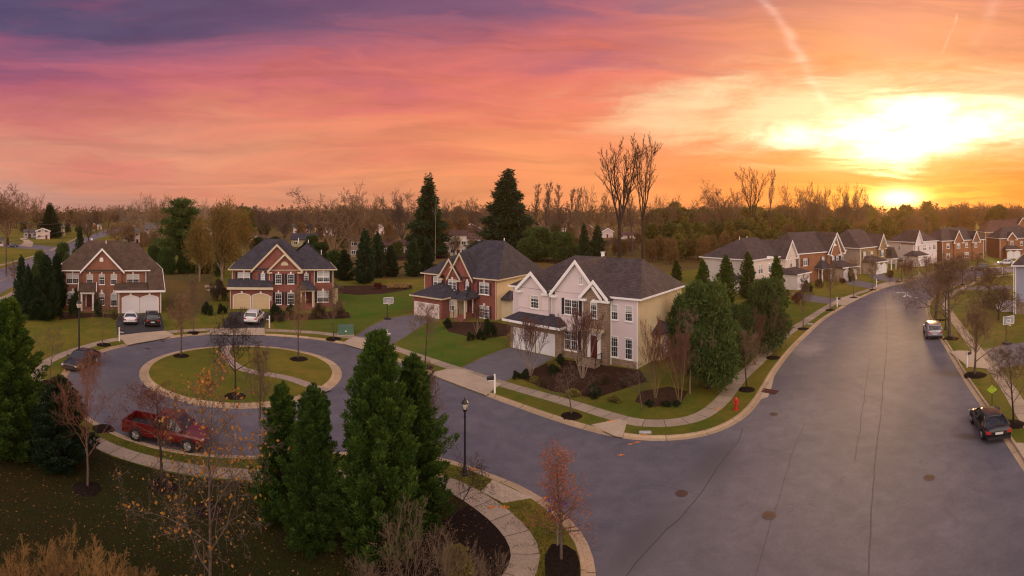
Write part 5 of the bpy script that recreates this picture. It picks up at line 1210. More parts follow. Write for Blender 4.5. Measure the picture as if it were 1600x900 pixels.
# ------------------------------------------------------------------ trees and plants
def bare_proto(seed, H=8.0, r0=.11, clear=.28, spread=.9, levels=4, nkids=(14, 7, 6, 5), lens=(.42, .38, .42, .5), up=.55, seg=6, vase=0, lean=0, bark=None, twigm=None, leaves=None, minr=.006, wig=.10, sides=(7, 5, 4, 3, 3), fork=0, leafn=0, leafs=.09, pct=.93):
    """bare tree: (trunk mesh, crown mesh, extra mesh)"""
    rr = random.Random(seed); T, Cn, L = MB(), MB(), MB(); tips = []
    def branch(p, d, ln, r, lv):
        n = seg if lv < 2 else (4 if lv == 2 else 3); pts = [p]; rads = [r]; dd = d.normalized(); cur = p.copy()
        w = wig * (1 + .5 * lv) if not (lv == 0 and not vase) else wig * .35
        for k in range(n):
            dd = (dd + Vector((rr.gauss(0, w), rr.gauss(0, w), rr.gauss(0, w) * .6 + (.06 * up if lv > 0 else .02)))).normalized()
            cur = cur + dd * (ln / n); pts.append(cur.copy()); rads.append(max(minr * .6, r * (1 - (k + 1) / n * (.86 if lv == 0 else .9))))
        (T if lv == 0 else Cn).tube(pts, rads, sides[min(lv, 4)], cap=lv == 0)
        if lv >= 2: tips.append((pts[-1], dd)); 
        if lv >= levels: return
        nk = nkids[min(lv, len(nkids) - 1)]
        for k in range(nk):
            t0 = clear if lv == 0 else .18
            t = t0 + (1 - t0) * ((k + rr.random()) / nk) ** (.9 if lv == 0 else .8); t = min(t, .99)
            i = min(n - 1, int(t * n)); f = t * n - i; q = pts[i].lerp(pts[i + 1], f); rq = rads[i] + (rads[i + 1] - rads[i]) * f
            ax = (pts[i + 1] - pts[i]).normalized()
            ang = rr.random() * 2 * pi if lv > 0 else k * 2.4 + rr.random() * .7
            s1 = ax.cross(Vector((cos(ang), sin(ang), .13))); s1 = s1.normalized() if s1.length > .01 else Vector((1, 0, 0))
            open_ = spread * (.75 + .5 * rr.random()) * (1.0 - .35 * t if lv == 0 else 1)
            nd = (ax * cos(open_) + s1 * sin(open_)).normalized(); nd.z += up * .35; 
            l2 = ln * lens[min(lv, len(lens) - 1)] * (.7 + .6 * rr.random()) * ((1.15 - .75 * (t - t0) / (1 - t0)) if lv == 0 else (1.1 - .5 * t))
            branch(q, nd, l2, max(minr, rq * (.55 if lv == 0 else .62)), lv + 1)
    if vase:
        for k in range(vase):
            a = 2 * pi * k / vase + rr.random() * .6
            d = Vector((cos(a) * (.22 + .2 * rr.random()), sin(a) * (.22 + .2 * rr.random()), 1))
            branch(Vector((cos(a) * .12, sin(a) * .12, 0)), d, H * (.72 + .25 * rr.random()), r0 * (.7 + .4 * rr.random()), 0)
    elif fork:
        h0 = H * clear; pts = [Vector((0, 0, 0)), Vector((.03, .02, h0 * .5)), Vector((.05, 0, h0))]
        T.tube(pts, [r0 * 1.15, r0, r0 * .85], 8)
        for k in range(fork):
            a = 2 * pi * k / fork + rr.random() * .8; o = spread * (.35 + .55 * rr.random())
            d = Vector((cos(a) * sin(o), sin(a) * sin(o), cos(o)))
            cl = clear
            branch(pts[-1], d, H * (1 - clear) * (.8 + .3 * rr.random()), r0 * (.62 + .25 * rr.random()), 1)
    else:
        branch(Vector((0, 0, 0)), Vector((lean, lean * .3, 1)), H * .96, r0, 0)
    if leafn:
        for _ in range(leafn):
            p, d = rr.choice(tips); p = p + Vector((rr.gauss(0, .12), rr.gauss(0, .12), rr.gauss(0, .12))); s = leafs * (.6 + .8 * rr.random())
            a = Vector((rr.gauss(0, 1), rr.gauss(0, 1), rr.gauss(0, 1))).normalized(); b_ = a.cross(Vector((rr.gauss(0, 1), rr.gauss(0, 1), rr.gauss(0, 1)))).normalized()
            L.face([p, p + a * s * .6 + b_ * s * .45, p + a * s * 1.3, p + a * s * .6 - b_ * s * .45])
    # normalise: highest point H, measure half width
    allv = T.v + Cn.v; zmax = max(v[2] for v in allv); xs = sorted(math.hypot(v[0], v[1]) for v in allv[::5]); hw = xs[int(len(xs) * pct)]
    return dict(t=T.mesh('trunk', bark or BARK), c=Cn.mesh('crown', twigm or bark or BARK), l=(L.mesh('leaves', leaves) if leafn else None), h=zmax, w=hw)

def green_proto(seed, H=8.0, W=1.5, prof=None, n=2500, k=7, leaf=.20, lw=.4, droop=.1, mat_=None, bark=None, lump=.18, trunk=.12, fill=.35, clear=.02, spread=.5, up=.5, trh=.5, out=1.0):
    """evergreen: leaf sprays through the crown's volume round a trunk"""
    rr = random.Random(seed); mb = MB(); prof = prof or (lambda t: (1 - t) ** .75)
    V = mb.v; Fc = mb.f; Mi = mb.m
    ts = []; 
    cum = []; s = 0; N = 60
    for i in range(N): s += max(.02, prof((i + .5) / N)) ** 1.1; cum.append(s)
    import bisect
    for q in range(n):
        t = (bisect.bisect(cum, rr.random() * s) + rr.random()) / N; t = min(.999, t)
        a = rr.random() * 2 * pi
        nz = noise.noise(Vector((cos(a) * 1.6 + seed, sin(a) * 1.6, t * H * .55))) + .6 * noise.noise(Vector((cos(a) * 4 + seed, sin(a) * 4, t * H * 1.3)))
        R0 = W * prof(t) * (1 + lump * 1.6 * nz)
        f = 1 - abs(rr.gauss(0, .10)) if rr.random() > fill else .35 + .6 * rr.random()
        r = R0 * f; z = H * (clear + (1 - clear) * t)
        c = Vector((cos(a) * r, sin(a) * r, z + rr.gauss(0, .04 * H * .2)))
        o = Vector((cos(a) * out, sin(a) * out, up)).normalized()
        for j in range(k):
            d = (o + Vector((rr.gauss(0, spread), rr.gauss(0, spread), rr.gauss(0, spread) - droop))).normalized()
            b_ = c + Vector((rr.gauss(0, leaf * .35), rr.gauss(0, leaf * .35), rr.gauss(0, leaf * .35)))
            sd_ = d.cross(Vector((rr.gauss(0, 1), rr.gauss(0, 1), rr.gauss(0, 1)))).normalized() * (leaf * lw * .5)
            L = leaf * (.6 + .8 * rr.random()); i = len(V)
            m_ = b_ + d * (L * .5); e = b_ + d * L
            V.append(tuple(b_)); V.append(tuple(m_ + sd_)); V.append(tuple(e)); V.append(tuple(m_ - sd_)); Fc.append((i, i + 1, i + 2, i + 3)); Mi.append(0)
    T = MB(); T.tube([(0, 0, 0), (.02, 0, H * trh * .5), (0, .02, H * trh)], [trunk, trunk * .8, trunk * .35], 7)
    for q in range(14):
        t = .08 + .8 * rr.random(); a = rr.random() * 6.28; rr_ = W * prof(t) * .7; z = H * (clear + (1 - clear) * t)
        if z < H * trh * 1.5: T.tube([(0, 0, z * .85), (cos(a) * rr_, sin(a) * rr_, z)], [trunk * .3, trunk * .1], 4)
    return dict(t=T.mesh('trunk', bark or BARK_D), c=mb.mesh('crown', mat_ or LEAF_ARB), l=None, h=H, w=W)
def plume_proto(seed, H=8.0, W=1.5, prof=None, nb=260, per=230, leaf=.16, lw=.34, mat_=None, lump=.25, trunk=.12, rise=.9, wisp=.25):
    """arborvitae: feathery plumes that rise outwards from the trunk"""
    rr = random.Random(seed); mb = MB(); V, Fc, Mi = mb.v, mb.f, mb.m; prof = prof or arbprof; T = MB()
    T.tube([(0, 0, 0), (.02, 0, H * .5), (0, .02, H * .93)], [trunk, trunk * .7, trunk * .15], 7)
    for q in range(nb):
        t = min(.985, ((q + rr.random()) / nb) ** 1.05); a = q * 2.39996 + rr.gauss(0, .25)
        nz = noise.noise(Vector((cos(a) * 1.5 + seed, sin(a) * 1.5, t * H * .5)))
        R0 = max(.06, W * prof(t) * (1 + lump * 1.5 * nz + rr.gauss(0, .13)))
        if rr.random() < wisp: R0 *= 1.12
        rise_ = rise * (.7 + .6 * rr.random()) * (1 + .8 * t)
        tip = Vector((cos(a) * R0, sin(a) * R0, H * t + rise_ * .25 * R0 + (.25 + .5 * rr.random()) * (.35 + t) * W * .35))
        base = Vector((cos(a) * R0 * .15, sin(a) * R0 * .15, max(.02, H * t - R0 * .55))); ax = tip - base; ln = ax.length; axn = ax / ln
        s1 = axn.cross(Vector((0, 0, 1))); s1 = s1.normalized() if s1.length > .05 else Vector((1, 0, 0)); s2 = axn.cross(s1)
        if q % 3 == 0: T.tube([tuple(base), tuple(base.lerp(tip, .8))], [.02, .006], 3)
        m = int(per * (.35 + .65 * min(1, R0 / W) ** .6)); wd = (.15 + .15 * R0 / W) * W * .56
        for j in range(m):
            f = 1 - .85 * rr.random() ** 1.35; b_ = rr.random() * 6.28; w_ = wd * math.sin(pi * min(1, (1.04 - f) * 1.15 + .04)) ** .8 * math.sqrt(rr.random()) if f > .3 else wd * .8 * rr.random()
            c = base + ax * f + s1 * (cos(b_) * w_) + s2 * (sin(b_) * w_ * .75)
            if c.z < .03: continue
            d = (axn * .8 + s1 * (cos(b_) * .55) + s2 * (sin(b_) * .5) + Vector((rr.gauss(0, .3), rr.gauss(0, .3), .35 + rr.gauss(0, .3)))).normalized()
            sd_ = d.cross(Vector((rr.gauss(0, 1), rr.gauss(0, 1), rr.gauss(0, 1)))).normalized() * (leaf * lw * .5); L = leaf * (.55 + .9 * rr.random()); i = len(V)
            m_ = c + d * (L * .45); V.append(tuple(c)); V.append(tuple(m_ + sd_)); V.append(tuple(c + d * L)); V.append(tuple(m_ - sd_)); Fc.append((i, i + 1, i + 2, i + 3)); Mi.append(0)
    return dict(t=T.mesh('trunk', BARK_D), c=mb.mesh('crown', mat_ or LEAF_ARB), l=None, h=H * 1.03, w=W * .92)
def clump_proto(seed, H, W, blobs, n, leaf, mat_, k=6, trunk=.15, stems=1, lw=.45, bark=None, spread=.7, clear=.15):
    """round-headed tree or shrub built of leafy clumps"""
    rr = random.Random(seed); mb = MB(); V, Fc, Mi = mb.v, mb.f, mb.m; B = []
    for q in range(blobs):
        a = rr.random() * 2 * pi; t = rr.random(); z = H * (clear + (1 - clear) * (.1 + .8 * t)); r = W * .68 * math.sqrt(rr.random()) * (1 - .45 * abs(t - .4)) * (1.15 - .5 * t)
        B.append((Vector((cos(a) * r, sin(a) * r, z)), (.26 + .2 * rr.random()) * min(W, H * .5)))
    for q in range(n):
        c0, R0 = rr.choice(B); d = Vector((rr.gauss(0, 1), rr.gauss(0, 1), rr.gauss(0, 1))).normalized()
        if d.z < -.5 and rr.random() < .6: d.z = -d.z
        c = c0 + d * R0 * (1 - abs(rr.gauss(0, .16))) * (1 + .25 * noise.noise(c0 + d * 3))
        if c.z < .05: c.z = .05 + rr.random() * .2
        for j in range(k):
            e = (d + Vector((rr.gauss(0, spread), rr.gauss(0, spread), rr.gauss(0, spread) + .25))).normalized()
            b_ = c + Vector((rr.gauss(0, leaf * .4), rr.gauss(0, leaf * .4), rr.gauss(0, leaf * .4)))
            s_ = e.cross(Vector((rr.gauss(0, 1), rr.gauss(0, 1), rr.gauss(0, 1)))).normalized() * (leaf * lw * .5); L = leaf * (.6 + .8 * rr.random()); i = len(V)
            m_ = b_ + e * (L * .5); V.append(tuple(b_)); V.append(tuple(m_ + s_)); V.append(tuple(b_ + e * L)); V.append(tuple(m_ - s_)); Fc.append((i, i + 1, i + 2, i + 3)); Mi.append(0)
    T = MB()
    for q in range(stems):
        T.tube([(0, 0, 0), (rr.gauss(0, .03) * W, rr.gauss(0, .03) * W, H * .3), (rr.gauss(0, .06) * W, rr.gauss(0, .06) * W, H * .62)], [trunk, trunk * .75, trunk * .3], 7)
    for c0, R0 in B: 
        if H > 2: T.tube([(0, 0, c0.z * .5), (c0.x * .5, c0.y * .5, c0.z * .8), tuple(c0)], [trunk * .4, trunk * .28, trunk * .12], 4)
    return dict(t=T.mesh('trunk', bark or BARK_D), c=mb.mesh('crown', mat_), l=None, h=H, w=W)

def arbprof(t): return max(0, min(1, (1 - t) ** .62 * (0.72 + 1.1 * min(t, .28)))) if t > .04 else .62
def coneprof(t): return (1 - t) ** .85
def sprprof(t): return (1 - t) ** .9 * (.85 + .22 * sin(t * 40))
def colprof(t): return min(1, (1 - t) * 3.2) ** .6 * (.8 + .2 * sin(t * 3.1))

P = {}
P['arb_a'] = plume_proto(1, 9, 1.75, None, 240, 330, .17, lump=.32)
P['arb_b'] = plume_proto(2, 7, 1.5, None, 190, 330, .15, lump=.34)
P['arb_c'] = plume_proto(44, 8, 1.7, None, 210, 330, .16, lump=.36)
P['arb_d'] = plume_proto(3, 8, 1.7, None, 260, 240, .19, mat_=LEAF_DK)
P['cone'] = plume_proto(4, 6, 1.3, None, 110, 70, .26, .5, LEAF_DK)
P['cone_g'] = plume_proto(5, 6, 1.3, None, 120, 90, .22, .45, LEAF_ARB)
P['spruce'] = green_proto(6, 24, 5.6, sprprof, 3800, 6, 1.1, .34, .2, LEAF_DK, lump=.42, trunk=.4, up=.15, spread=.45, clear=.06, trh=.8)
P['spruce_b'] = green_proto(7, 24, 5.6, sprprof, 3800, 6, 1.1, .34, .3, LEAF_DK, lump=.55, trunk=.4, up=.05, clear=.08, trh=.8)
P['pine'] = green_proto(8, 16, 5.6, lambda t: (.35 + .65 * (1 - t) ** .5 * min(1, t * 4 + .3)) * (.62 + .38 * sin(t * 34)) if t < .97 else .15, 3600, 6, .75, .22, .05, LEAF_PINE, lump=.6, trunk=.3, up=.35, clear=.18, trh=.9)
P['pine_b'] = clump_proto(9, 8, 4.4, 24, 4600, .40, LEAF_PINE, 7, .22, lw=.35, clear=.14)
P['pine_c'] = clump_proto(50, 8, 4.4, 22, 4200, .42, LEAF_PINE, 7, .22, lw=.35, clear=.12)
P['round_dk'] = clump_proto(10, 8, 4.2, 24, 4200, .42, mat('x', (0, 0, 0)) and leaf_mat('deep_green', (.030, .066, .018), (.062, .10, .026)), 7, .2, lw=.4, clear=.06)
P['wood_a'] = clump_proto(11, 14, 5, 26, 1300, 1.1, LEAF_OLIVE, 5, .3, clear=.1)
P['wood_b'] = green_proto(12, 14, 3.6, coneprof, 1300, 5, 1.1, .4, .1, LEAF_OLIVE, lump=.4, trunk=.25)
P['wood_c'] = clump_proto(13, 14, 5, 22, 1300, 1.0, leaf_mat('dull_green', (.055, .080, .022), (.105, .110, .028), .5), 5, .3, clear=.1)
P['scrub'] = clump_proto(14, 8, 4.5, 22, 1300, .7, leaf_mat('brown_scrub', (.13, .078, .034), (.20, .125, .048), .5), 5, .15, stems=3, lw=.2, clear=.05)
P['golden'] = clump_proto(15, 11, 5, 26, 1300, .9, leaf_mat('golden_weeping', (.15, .10, .028), (.25, .165, .045), .5), 5, .2, stems=4, lw=.11, clear=.3, bark=BARK_P)
P['box'] = clump_proto(16, 1.1, .9, 12, 900, .13, LEAF_BOX, 6, .04, stems=3, clear=.1)
P['box_y'] = clump_proto(17, .6, .7, 12, 600, .12, LEAF_YEL, 6, .03, stems=3, clear=.1)
P['mar'] = clump_proto(18, 1.2, 1.1, 12, 900, .14, LEAF_MAR, 6, .04, stems=3, clear=.1)
P['brownsh'] = clump_proto(19, 1.3, 1.3, 14, 900, .16, leaf_mat('brown_shrub', (.075, .050, .028), (.12, .085, .04), 2), 6, .03, stems=4, lw=.18, clear=.05)
gp = MB(); rr = random.Random(3)
for q in range(420):
    a = rr.random() * 6.28; l = .5 + .6 * rr.random(); s = .02; o = .25 + .9 * rr.random(); p = Vector((cos(a) * .1 * rr.random(), sin(a) * .1 * rr.random(), 0)); d = Vector((cos(a) * o, sin(a) * o, 1)).normalized()
    m_ = p + d * l * .6; e = p + d * l; e.z -= .18 * o; sd_ = Vector((-sin(a), cos(a), 0)) * s; gp.face([p - sd_, p + sd_, m_ + sd_, e, m_ - sd_])
P['tuft'] = dict(t=None, c=gp.mesh('blades', LEAF_TAN), l=None, h=.9, w=.7)
# bare trees
P['street_a'] = bare_proto(21, 8, .10, .28, .8, 4, (18, 8, 6, 4), (.42, .46, .5, .5), .6, minr=.011, twigm=BROWNT)
P['street_b'] = bare_proto(22, 8, .10, .26, .65, 4, (20, 8, 6, 4), (.38, .48, .5, .5), .7, minr=.011, twigm=BROWNT)
P['street_c'] = bare_proto(23, 8, .12, .30, .95, 4, (15, 9, 7, 4), (.52, .48, .5, .5), .5, bark=BARK_D, twigm=BROWNT, minr=.012)
P['wide'] = bare_proto(24, 6, .13, .28, 1.15, 4, (16, 9, 7, 5), (.62, .48, .48, .5), .5, bark=BARK_D, minr=.011, wig=.13)
P['bushy'] = bare_proto(45, 6.5, .15, .22, .95, 4, (20, 10, 8, 5), (.60, .50, .5, .5), .5, bark=BARK, twigm=BROWNT, minr=.010, wig=.13)
P['open'] = bare_proto(25, 6, .09, .34, 1.2, 4, (12, 7, 5, 3), (.62, .42, .45, .5), .3, bark=BARK, minr=.009)
P['near_a'] = bare_proto(26, 7.4, .10, .22, .75, 4, (20, 9, 6, 4), (.52, .46, .46, .5), .75, bark=BARK, twigm=BARK_R, minr=.0075)
P['near_b'] = bare_proto(27, 6, .10, .36, .85, 4, (17, 9, 6, 4), (.5, .46, .45, .5), .7, bark=BARK_D, twigm=BARK_R, minr=.007, leaves=LEAF_MAR, leafn=380, leafs=.09)
P['oak_aut'] = bare_proto(28, 9.2, .085, .10, 1.05, 4, (26, 8, 5, 4), (.42, .45, .45, .5), .3, bark=BARK, minr=.0075, leaves=LEAF_AUT, leafn=950, leafs=.125)
P['cypress'] = bare_proto(29, 5.3, .075, .20, 1.15, 3, (60, 9, 6, 4), (.30, .36, .42, .5), .2, bark=BARK, twigm=BARK_R, minr=.004, leaves=LEAF_RED, leafn=1900, leafs=.055)
P['myrtle'] = bare_proto(30, 4.2, .055, .3, .5, 3, (10, 7, 5), (.46, .48, .5), .7, vase=7, bark=BARK_P, twigm=BARK_R, minr=.010)
P['grove'] = bare_proto(31, 7.5, .06, .2, .45, 3, (18, 8, 5), (.36, .46, .5), .8, vase=6, bark=mat('ochre_bark', (.20, .145, .065), .95, .3, 5), twigm=BARK_R, minr=.011)
P['weep'] = bare_proto(32, 6.5, .10, .3, .75, 4, (16, 8, 7, 5), (.5, .5, .5, .6), -.9, bark=BARK_P, twigm=mat('pink_brown_twigs', (.20, .13, .095), .95, .2, 6), minr=.010)
P['shrub_gold'] = bare_proto(33, 2.6, .03, .1, .6, 3, (11, 7, 5), (.5, .5, .5), .6, vase=8, bark=BARK_G, twigm=BARK_G, minr=.006)
P['shrub_tan'] = bare_proto(34, 3.4, .03, .1, .8, 3, (10, 6, 4), (.55, .5, .5), .5, vase=6, bark=BARK, twigm=mat('tan_twigs', (.13, .088, .058), .95, .2, 6), minr=.007)
P['leaner'] = bare_proto(35, 4.2, .06, .35, .9, 3, (11, 8, 6), (.55, .5, .5), .4, lean=.95, bark=BARK_D, twigm=BARK_D, minr=.009, leaves=LEAF_MAR, leafn=220, leafs=.06)
P['far_oak'] = bare_proto(36, 22, .60, .16, .95, 4, (14, 10, 8, 6), (.62, .52, .52, .5), .30, fork=6, bark=BARK_D, twigm=BROWNT, minr=.062, wig=.15, pct=.72)
P['far_oak_b'] = bare_proto(37, 22, .55, .20, .8, 4, (14, 10, 8, 5), (.6, .52, .5, .5), .40, fork=5, bark=BARK, twigm=BROWNT, minr=.062, wig=.14, pct=.72)
P['far_vase'] = bare_proto(38, 18, .38, .18, .7, 4, (14, 10, 8, 5), (.6, .52, .5, .5), .55, fork=7, bark=BARK, minr=.048, wig=.1, pct=.72)
P['far_tall'] = bare_proto(39, 28, .50, .30, .42, 4, (0, 13, 6, 4), (0, .34, .5, .5), .5, fork=4, bark=BARK_D, minr=.05, wig=.10, pct=.80)
P['far_slim'] = bare_proto(40, 18, .24, .30, .75, 3, (24, 7, 5), (.24, .48, .5), .7, bark=BARK, minr=.048, wig=.1, pct=.85)
P['far_round'] = bare_proto(41, 14, .34, .2, 1.0, 4, (14, 10, 8, 6), (.58, .5, .5, .5), .35, fork=7, bark=BARK_D, twigm=BROWNT, minr=.055, pct=.72)
P['far_pale'] = bare_proto(42, 18, .34, .18, .75, 4, (14, 10, 8, 5), (.6, .52, .5, .5), .45, fork=7, bark=BARK_P, twigm=BARK_P, minr=.036, pct=.72)
P['snag'] = bare_proto(43, 20, .3, .6, .9, 2, (6, 4), (.22, .4), .3, bark=BARK_P, minr=.04)

first = {}
def plant(kind, x, yb, yt, hw=None, label=None, cat='tree', name='bare_tree', group=None, z=LZ, rz=None, loc=None, h=None):
    p = P[kind]; q = loc if loc is not None else G(x, yb, z); r = math.hypot(q[0], q[1])
    hh = h if h is not None else (yb - yt) * r / F
    sz = hh / p['h']; sx = (hw * r / F / p['w']) if hw else sz
    if kind in first:
        return copy_thing(first[kind], q, R.random() * 6.28 if rz is None else rz, (sx, sx, sz), label, group)._set(name, cat) if False else _copy(kind, q, rz, (sx, sx, sz), label, group, name, cat)
    t = thing(name, label, cat, q, R.random() * 6.28 if rz is None else rz, group, (sx, sx, sz))
    tn, cn = ('trunk', 'crown') if cat == 'tree' else ('stems', 'foliage')
    if p['t']: link_mesh(tn, p['t'], t)
    c = link_mesh(cn, p['c'], t)
    if p['l']: link_mesh('leaves', p['l'], c)
    first[kind] = t; return t
def _copy(kind, q, rz, sc, label, group, name, cat):
    t = copy_thing(first[kind], q, R.random() * 6.28 if rz is None else rz, sc, label, None)
    t.name = name; t['category'] = cat
    if group: t['group'] = group
    elif 'group' in t: del t['group']
    return t
def E(kind, x, yb, yt, hw, label, group=None, name='evergreen_tree', **k): return plant(kind, x, yb, yt, hw, label, 'tree', name, group, **k)
def B(kind, x, yb, yt, hw, label, group=None, name='bare_tree', **k): return plant(kind, x, yb, yt, hw, label, 'tree', name, group, **k)
def S(kind, x, yb, yt, hw, label, group=None, name='shrub', **k): return plant(kind, x, yb, yt, hw, label, 'shrub', name, group, **k)

# near evergreens
gE = 'tall evergreens along the near verge'
E('arb_a', 14, 714, 470, 60, 'big dark evergreen cut by the picture edge, its foot in shade', gE, 'arborvitae')
E('arb_d', 93, 731, 592, 48, 'shorter dark evergreen between the big edge evergreen and the bare tree in mulch', gE, 'arborvitae')
E('arb_b', 440, 812, 604, 43, 'dark evergreen on the outer end of the four-evergreen group, behind its neighbour', gE, 'arborvitae')
E('arb_c', 489, 856, 609, 53, 'evergreen with an open wispy tip, standing before the two-tone pair of the group', gE, 'arborvitae')
E('arb_a', 592, 866, 522, 68, 'tallest evergreen of the group of four, its pointed tip over the kerb', gE, 'arborvitae')
E('arb_c', 644, 818, 562, 60, 'broad yellow-green evergreen behind the tallest one, nearest the lamp post', gE, 'arborvitae')
# near bare trees
B('near_a', 137, 762, 545, 52, 'bare reddish tree in a black mulch ring beside the dark evergreens')
B('near_b', 253, 752, 596, 58, 'dark small tree with a few maroon leaves before the red pickup truck')
B('oak_aut', 328, 930, 548, 105, 'thin tree with scattered orange-brown leaves in front of the red pickup', name='autumn_tree')
B('street_a', 406, 712, 535, 26, 'slender pale bare tree before the island, beside the four evergreens')
B('street_b', 672, 708, 560, 22, 'thin sapling showing behind the broad evergreen near the lamp post')
B('leaner', 694, 822, 700, None, 'small dark leaning tree reaching over the pavement beside the near lamp post', rz=-.25)
B('cypress', 877, 873, 684, 43, 'young rust-red conifer losing its needles beside the street sign', name='bald_cypress')
for i, (x, yb, yt, hw, k) in enumerate(((96, 935, 826, 44, 'shrub_gold'), (30, 950, 850, 45, 'shrub_gold'), (160, 955, 848, 48, 'shrub_gold'), (215, 960, 880, 40, 'shrub_gold'))):
    S(k, x, yb, yt, hw, ['golden twiggy shrub, the tallest of those along the bottom edge', 'golden twiggy shrub in the bottom corner below the big edge evergreen', 'golden twiggy shrub just below the mulch ring of the reddish tree', 'golden twiggy shrub at the end of the row, next to the autumn tree'][i], 'golden shrubs along the bottom edge')
for i, (x, yb, yt, hw) in enumerate(((642, 935, 782, 56), (700, 940, 822, 44), (585, 950, 862, 44), (760, 955, 852, 36))):
    S('shrub_tan', x, yb, yt, hw, ['tall tan leafless shrub below the tallest evergreen', 'tan leafless shrub behind the mounded yellow-green shrub', 'low tan leafless shrub at the foot of the wispy-tipped evergreen', 'sparse tan leafless shrub on black mulch inside the curving pavement'][i], 'leafless shrubs in the corner bed')
S('box_y', 716, 905, 868, 40, 'mounded yellow-green shrub in the black mulch of the corner bed')
# island and verge trees
gI = 'bare trees on the round island'
B('street_b', 283, 556, 452, 22, 'slim bare tree in a mulch ring on the far rim of the round island', gI)
B('wide', 367, 617, 480, 42, 'dark wide-branched bare tree on the round island by the gravel path', gI)
B('street_b', 466, 561, 440, 19, 'slim bare tree on the round island on the side towards the basketball hoop', gI)
gV = 'young street trees along the pavement'
B('open', 78, 597, 498, 34, 'sparse open bare tree beside the bend of the pavement near the big evergreen', gV)
B('open', 160, 540, 440, 26, 'bare tree in a mulch patch before the orange brick house portico', gV)
B('street_a', 302, 520, 428, 16, 'slim bare tree between the two driveways of the brick houses', gV)
B('street_a', 521, 530, 440, 20, 'bare tree with a mulch ring beside the green utility box', gV)
B('street_c', 664, 573, 470, 24, 'bare tree in the verge before the house with yellow side wall', gV)
B('open', 893, 648, 565, 44, 'low spreading bare tree in the verge before the stone entrance tower', gV)
B('street_c', 1167, 607, 510, 28, 'bare tree beside the red hydrant and storm grate', gV)
B('street_a', 1208, 558, 462, 16, 'slim bare tree second along the verge past the hydrant', gV)
B('street_b', 1255, 514, 425, 14, 'slim bare tree before the paved drive of the pale stucco house', gV)
B('street_b', 1297, 483, 404, 13, 'slim bare tree beside the mailbox of the pale stucco house', gV)
B('street_a', 1334, 464, 402, 12, 'slim bare tree before the lawn of the rust brick house', gV)
B('street_b', 1363, 452, 400, 11, 'slim bare tree beside the mailbox past the rust brick house', gV)
B('street_a', 1403, 440, 403, 8, 'small bare tree next to the street lamp at the far bend', gV)
gR = 'bare trees of the right-hand verge'
B('bushy', 1484, 526, 388, 68, 'large bushy bare tree over the kerb behind the silver car', gR)
B('bushy', 1462, 497, 402, 54, 'bushy bare tree at the kerb nose where the street bends', gR)
B('bushy', 1523, 586, 462, 44, 'bare tree with a dark trunk beside the driveway with the basketball hoop', gR)
B('street_c', 1584, 663, 535, 42, 'bare tree beside the parked black sedan', gR)
B('street_c', 1504, 445, 396, 17, 'bare tree by the side street, first in the far verge', gR)
B('street_c', 1524, 438, 392, 20, 'bare tree by the side street nearest the parked dark vehicle', gR)
B('myrtle', 1418, 446, 402, 16, 'reddish bare tree before the pink-white stucco house', None)
B('myrtle', 1448, 436, 398, 18, 'bare tree cluster before the corner of the pink-white house')
B('far_round', 1545, 460, 412, 22, 'small bare tree on the lawn across the driveway')
B('far_round', 1560, 500, 440, 26, 'bare brown tree near the blue-grey house wall')
# trees of the corner garden
B('myrtle', 828, 587, 492, 36, 'multi-stemmed bare tree beside the pink house driveway')
B('myrtle', 910, 590, 478, 42, 'multi-stemmed bare tree with pinkish twigs before the stone tower')
B('open', 1003, 640, 560, 40, 'low bare shrubby tree at the end of the corner bed')
B('grove', 1024, 622, 488, 32, 'tall clump of ochre stems nearest the yellow siding', 'bare clumps in the corner garden')
B('grove', 1062, 632, 500, 30, 'tall clump of ochre stems in the corner bed beside the round evergreen', 'bare clumps in the corner garden')
B('weep', 1078, 615, 478, 30, 'weeping pinkish bare tree before the round evergreen')
E('pine_b', 1106, 607, 452, 62, 'big round green evergreen at the corner garden beside the pavement')
E('round_dk', 1074, 556, 462, 36, 'green evergreen hugging the yellow siding wall')
E('pine_c', 1152, 572, 488, 36, 'green bushy evergreen between the round corner one and the verge trees')
E('pine_c', 1194, 552, 448, 48, 'dark rounded evergreen before the pale stucco house')
B('grove', 1180, 570, 478, 26, 'clump of tall bare stems against the dark rounded evergreen')
gC = 'cone-shaped conifers in the stucco house garden'
E('cone_g', 1098, 478, 408, 14, 'cone-shaped conifer farthest from the street before the pale stucco house', gC, 'conifer')
E('cone_g', 1134, 482, 402, 17, 'cone-shaped conifer before the blank side wall, second from the garden fence end', gC, 'conifer')
E('cone_g', 1168, 466, 397, 15, 'cone-shaped conifer covering the corner of the pale stucco house', gC, 'conifer')
E('cone_g', 1213, 505, 404, 17, 'tall narrow conifer before the stucco house garage', gC, 'conifer')
E('cone_g', 1057, 440, 408, 9, 'small conifer behind the hip roof of the pink house', None, 'conifer')
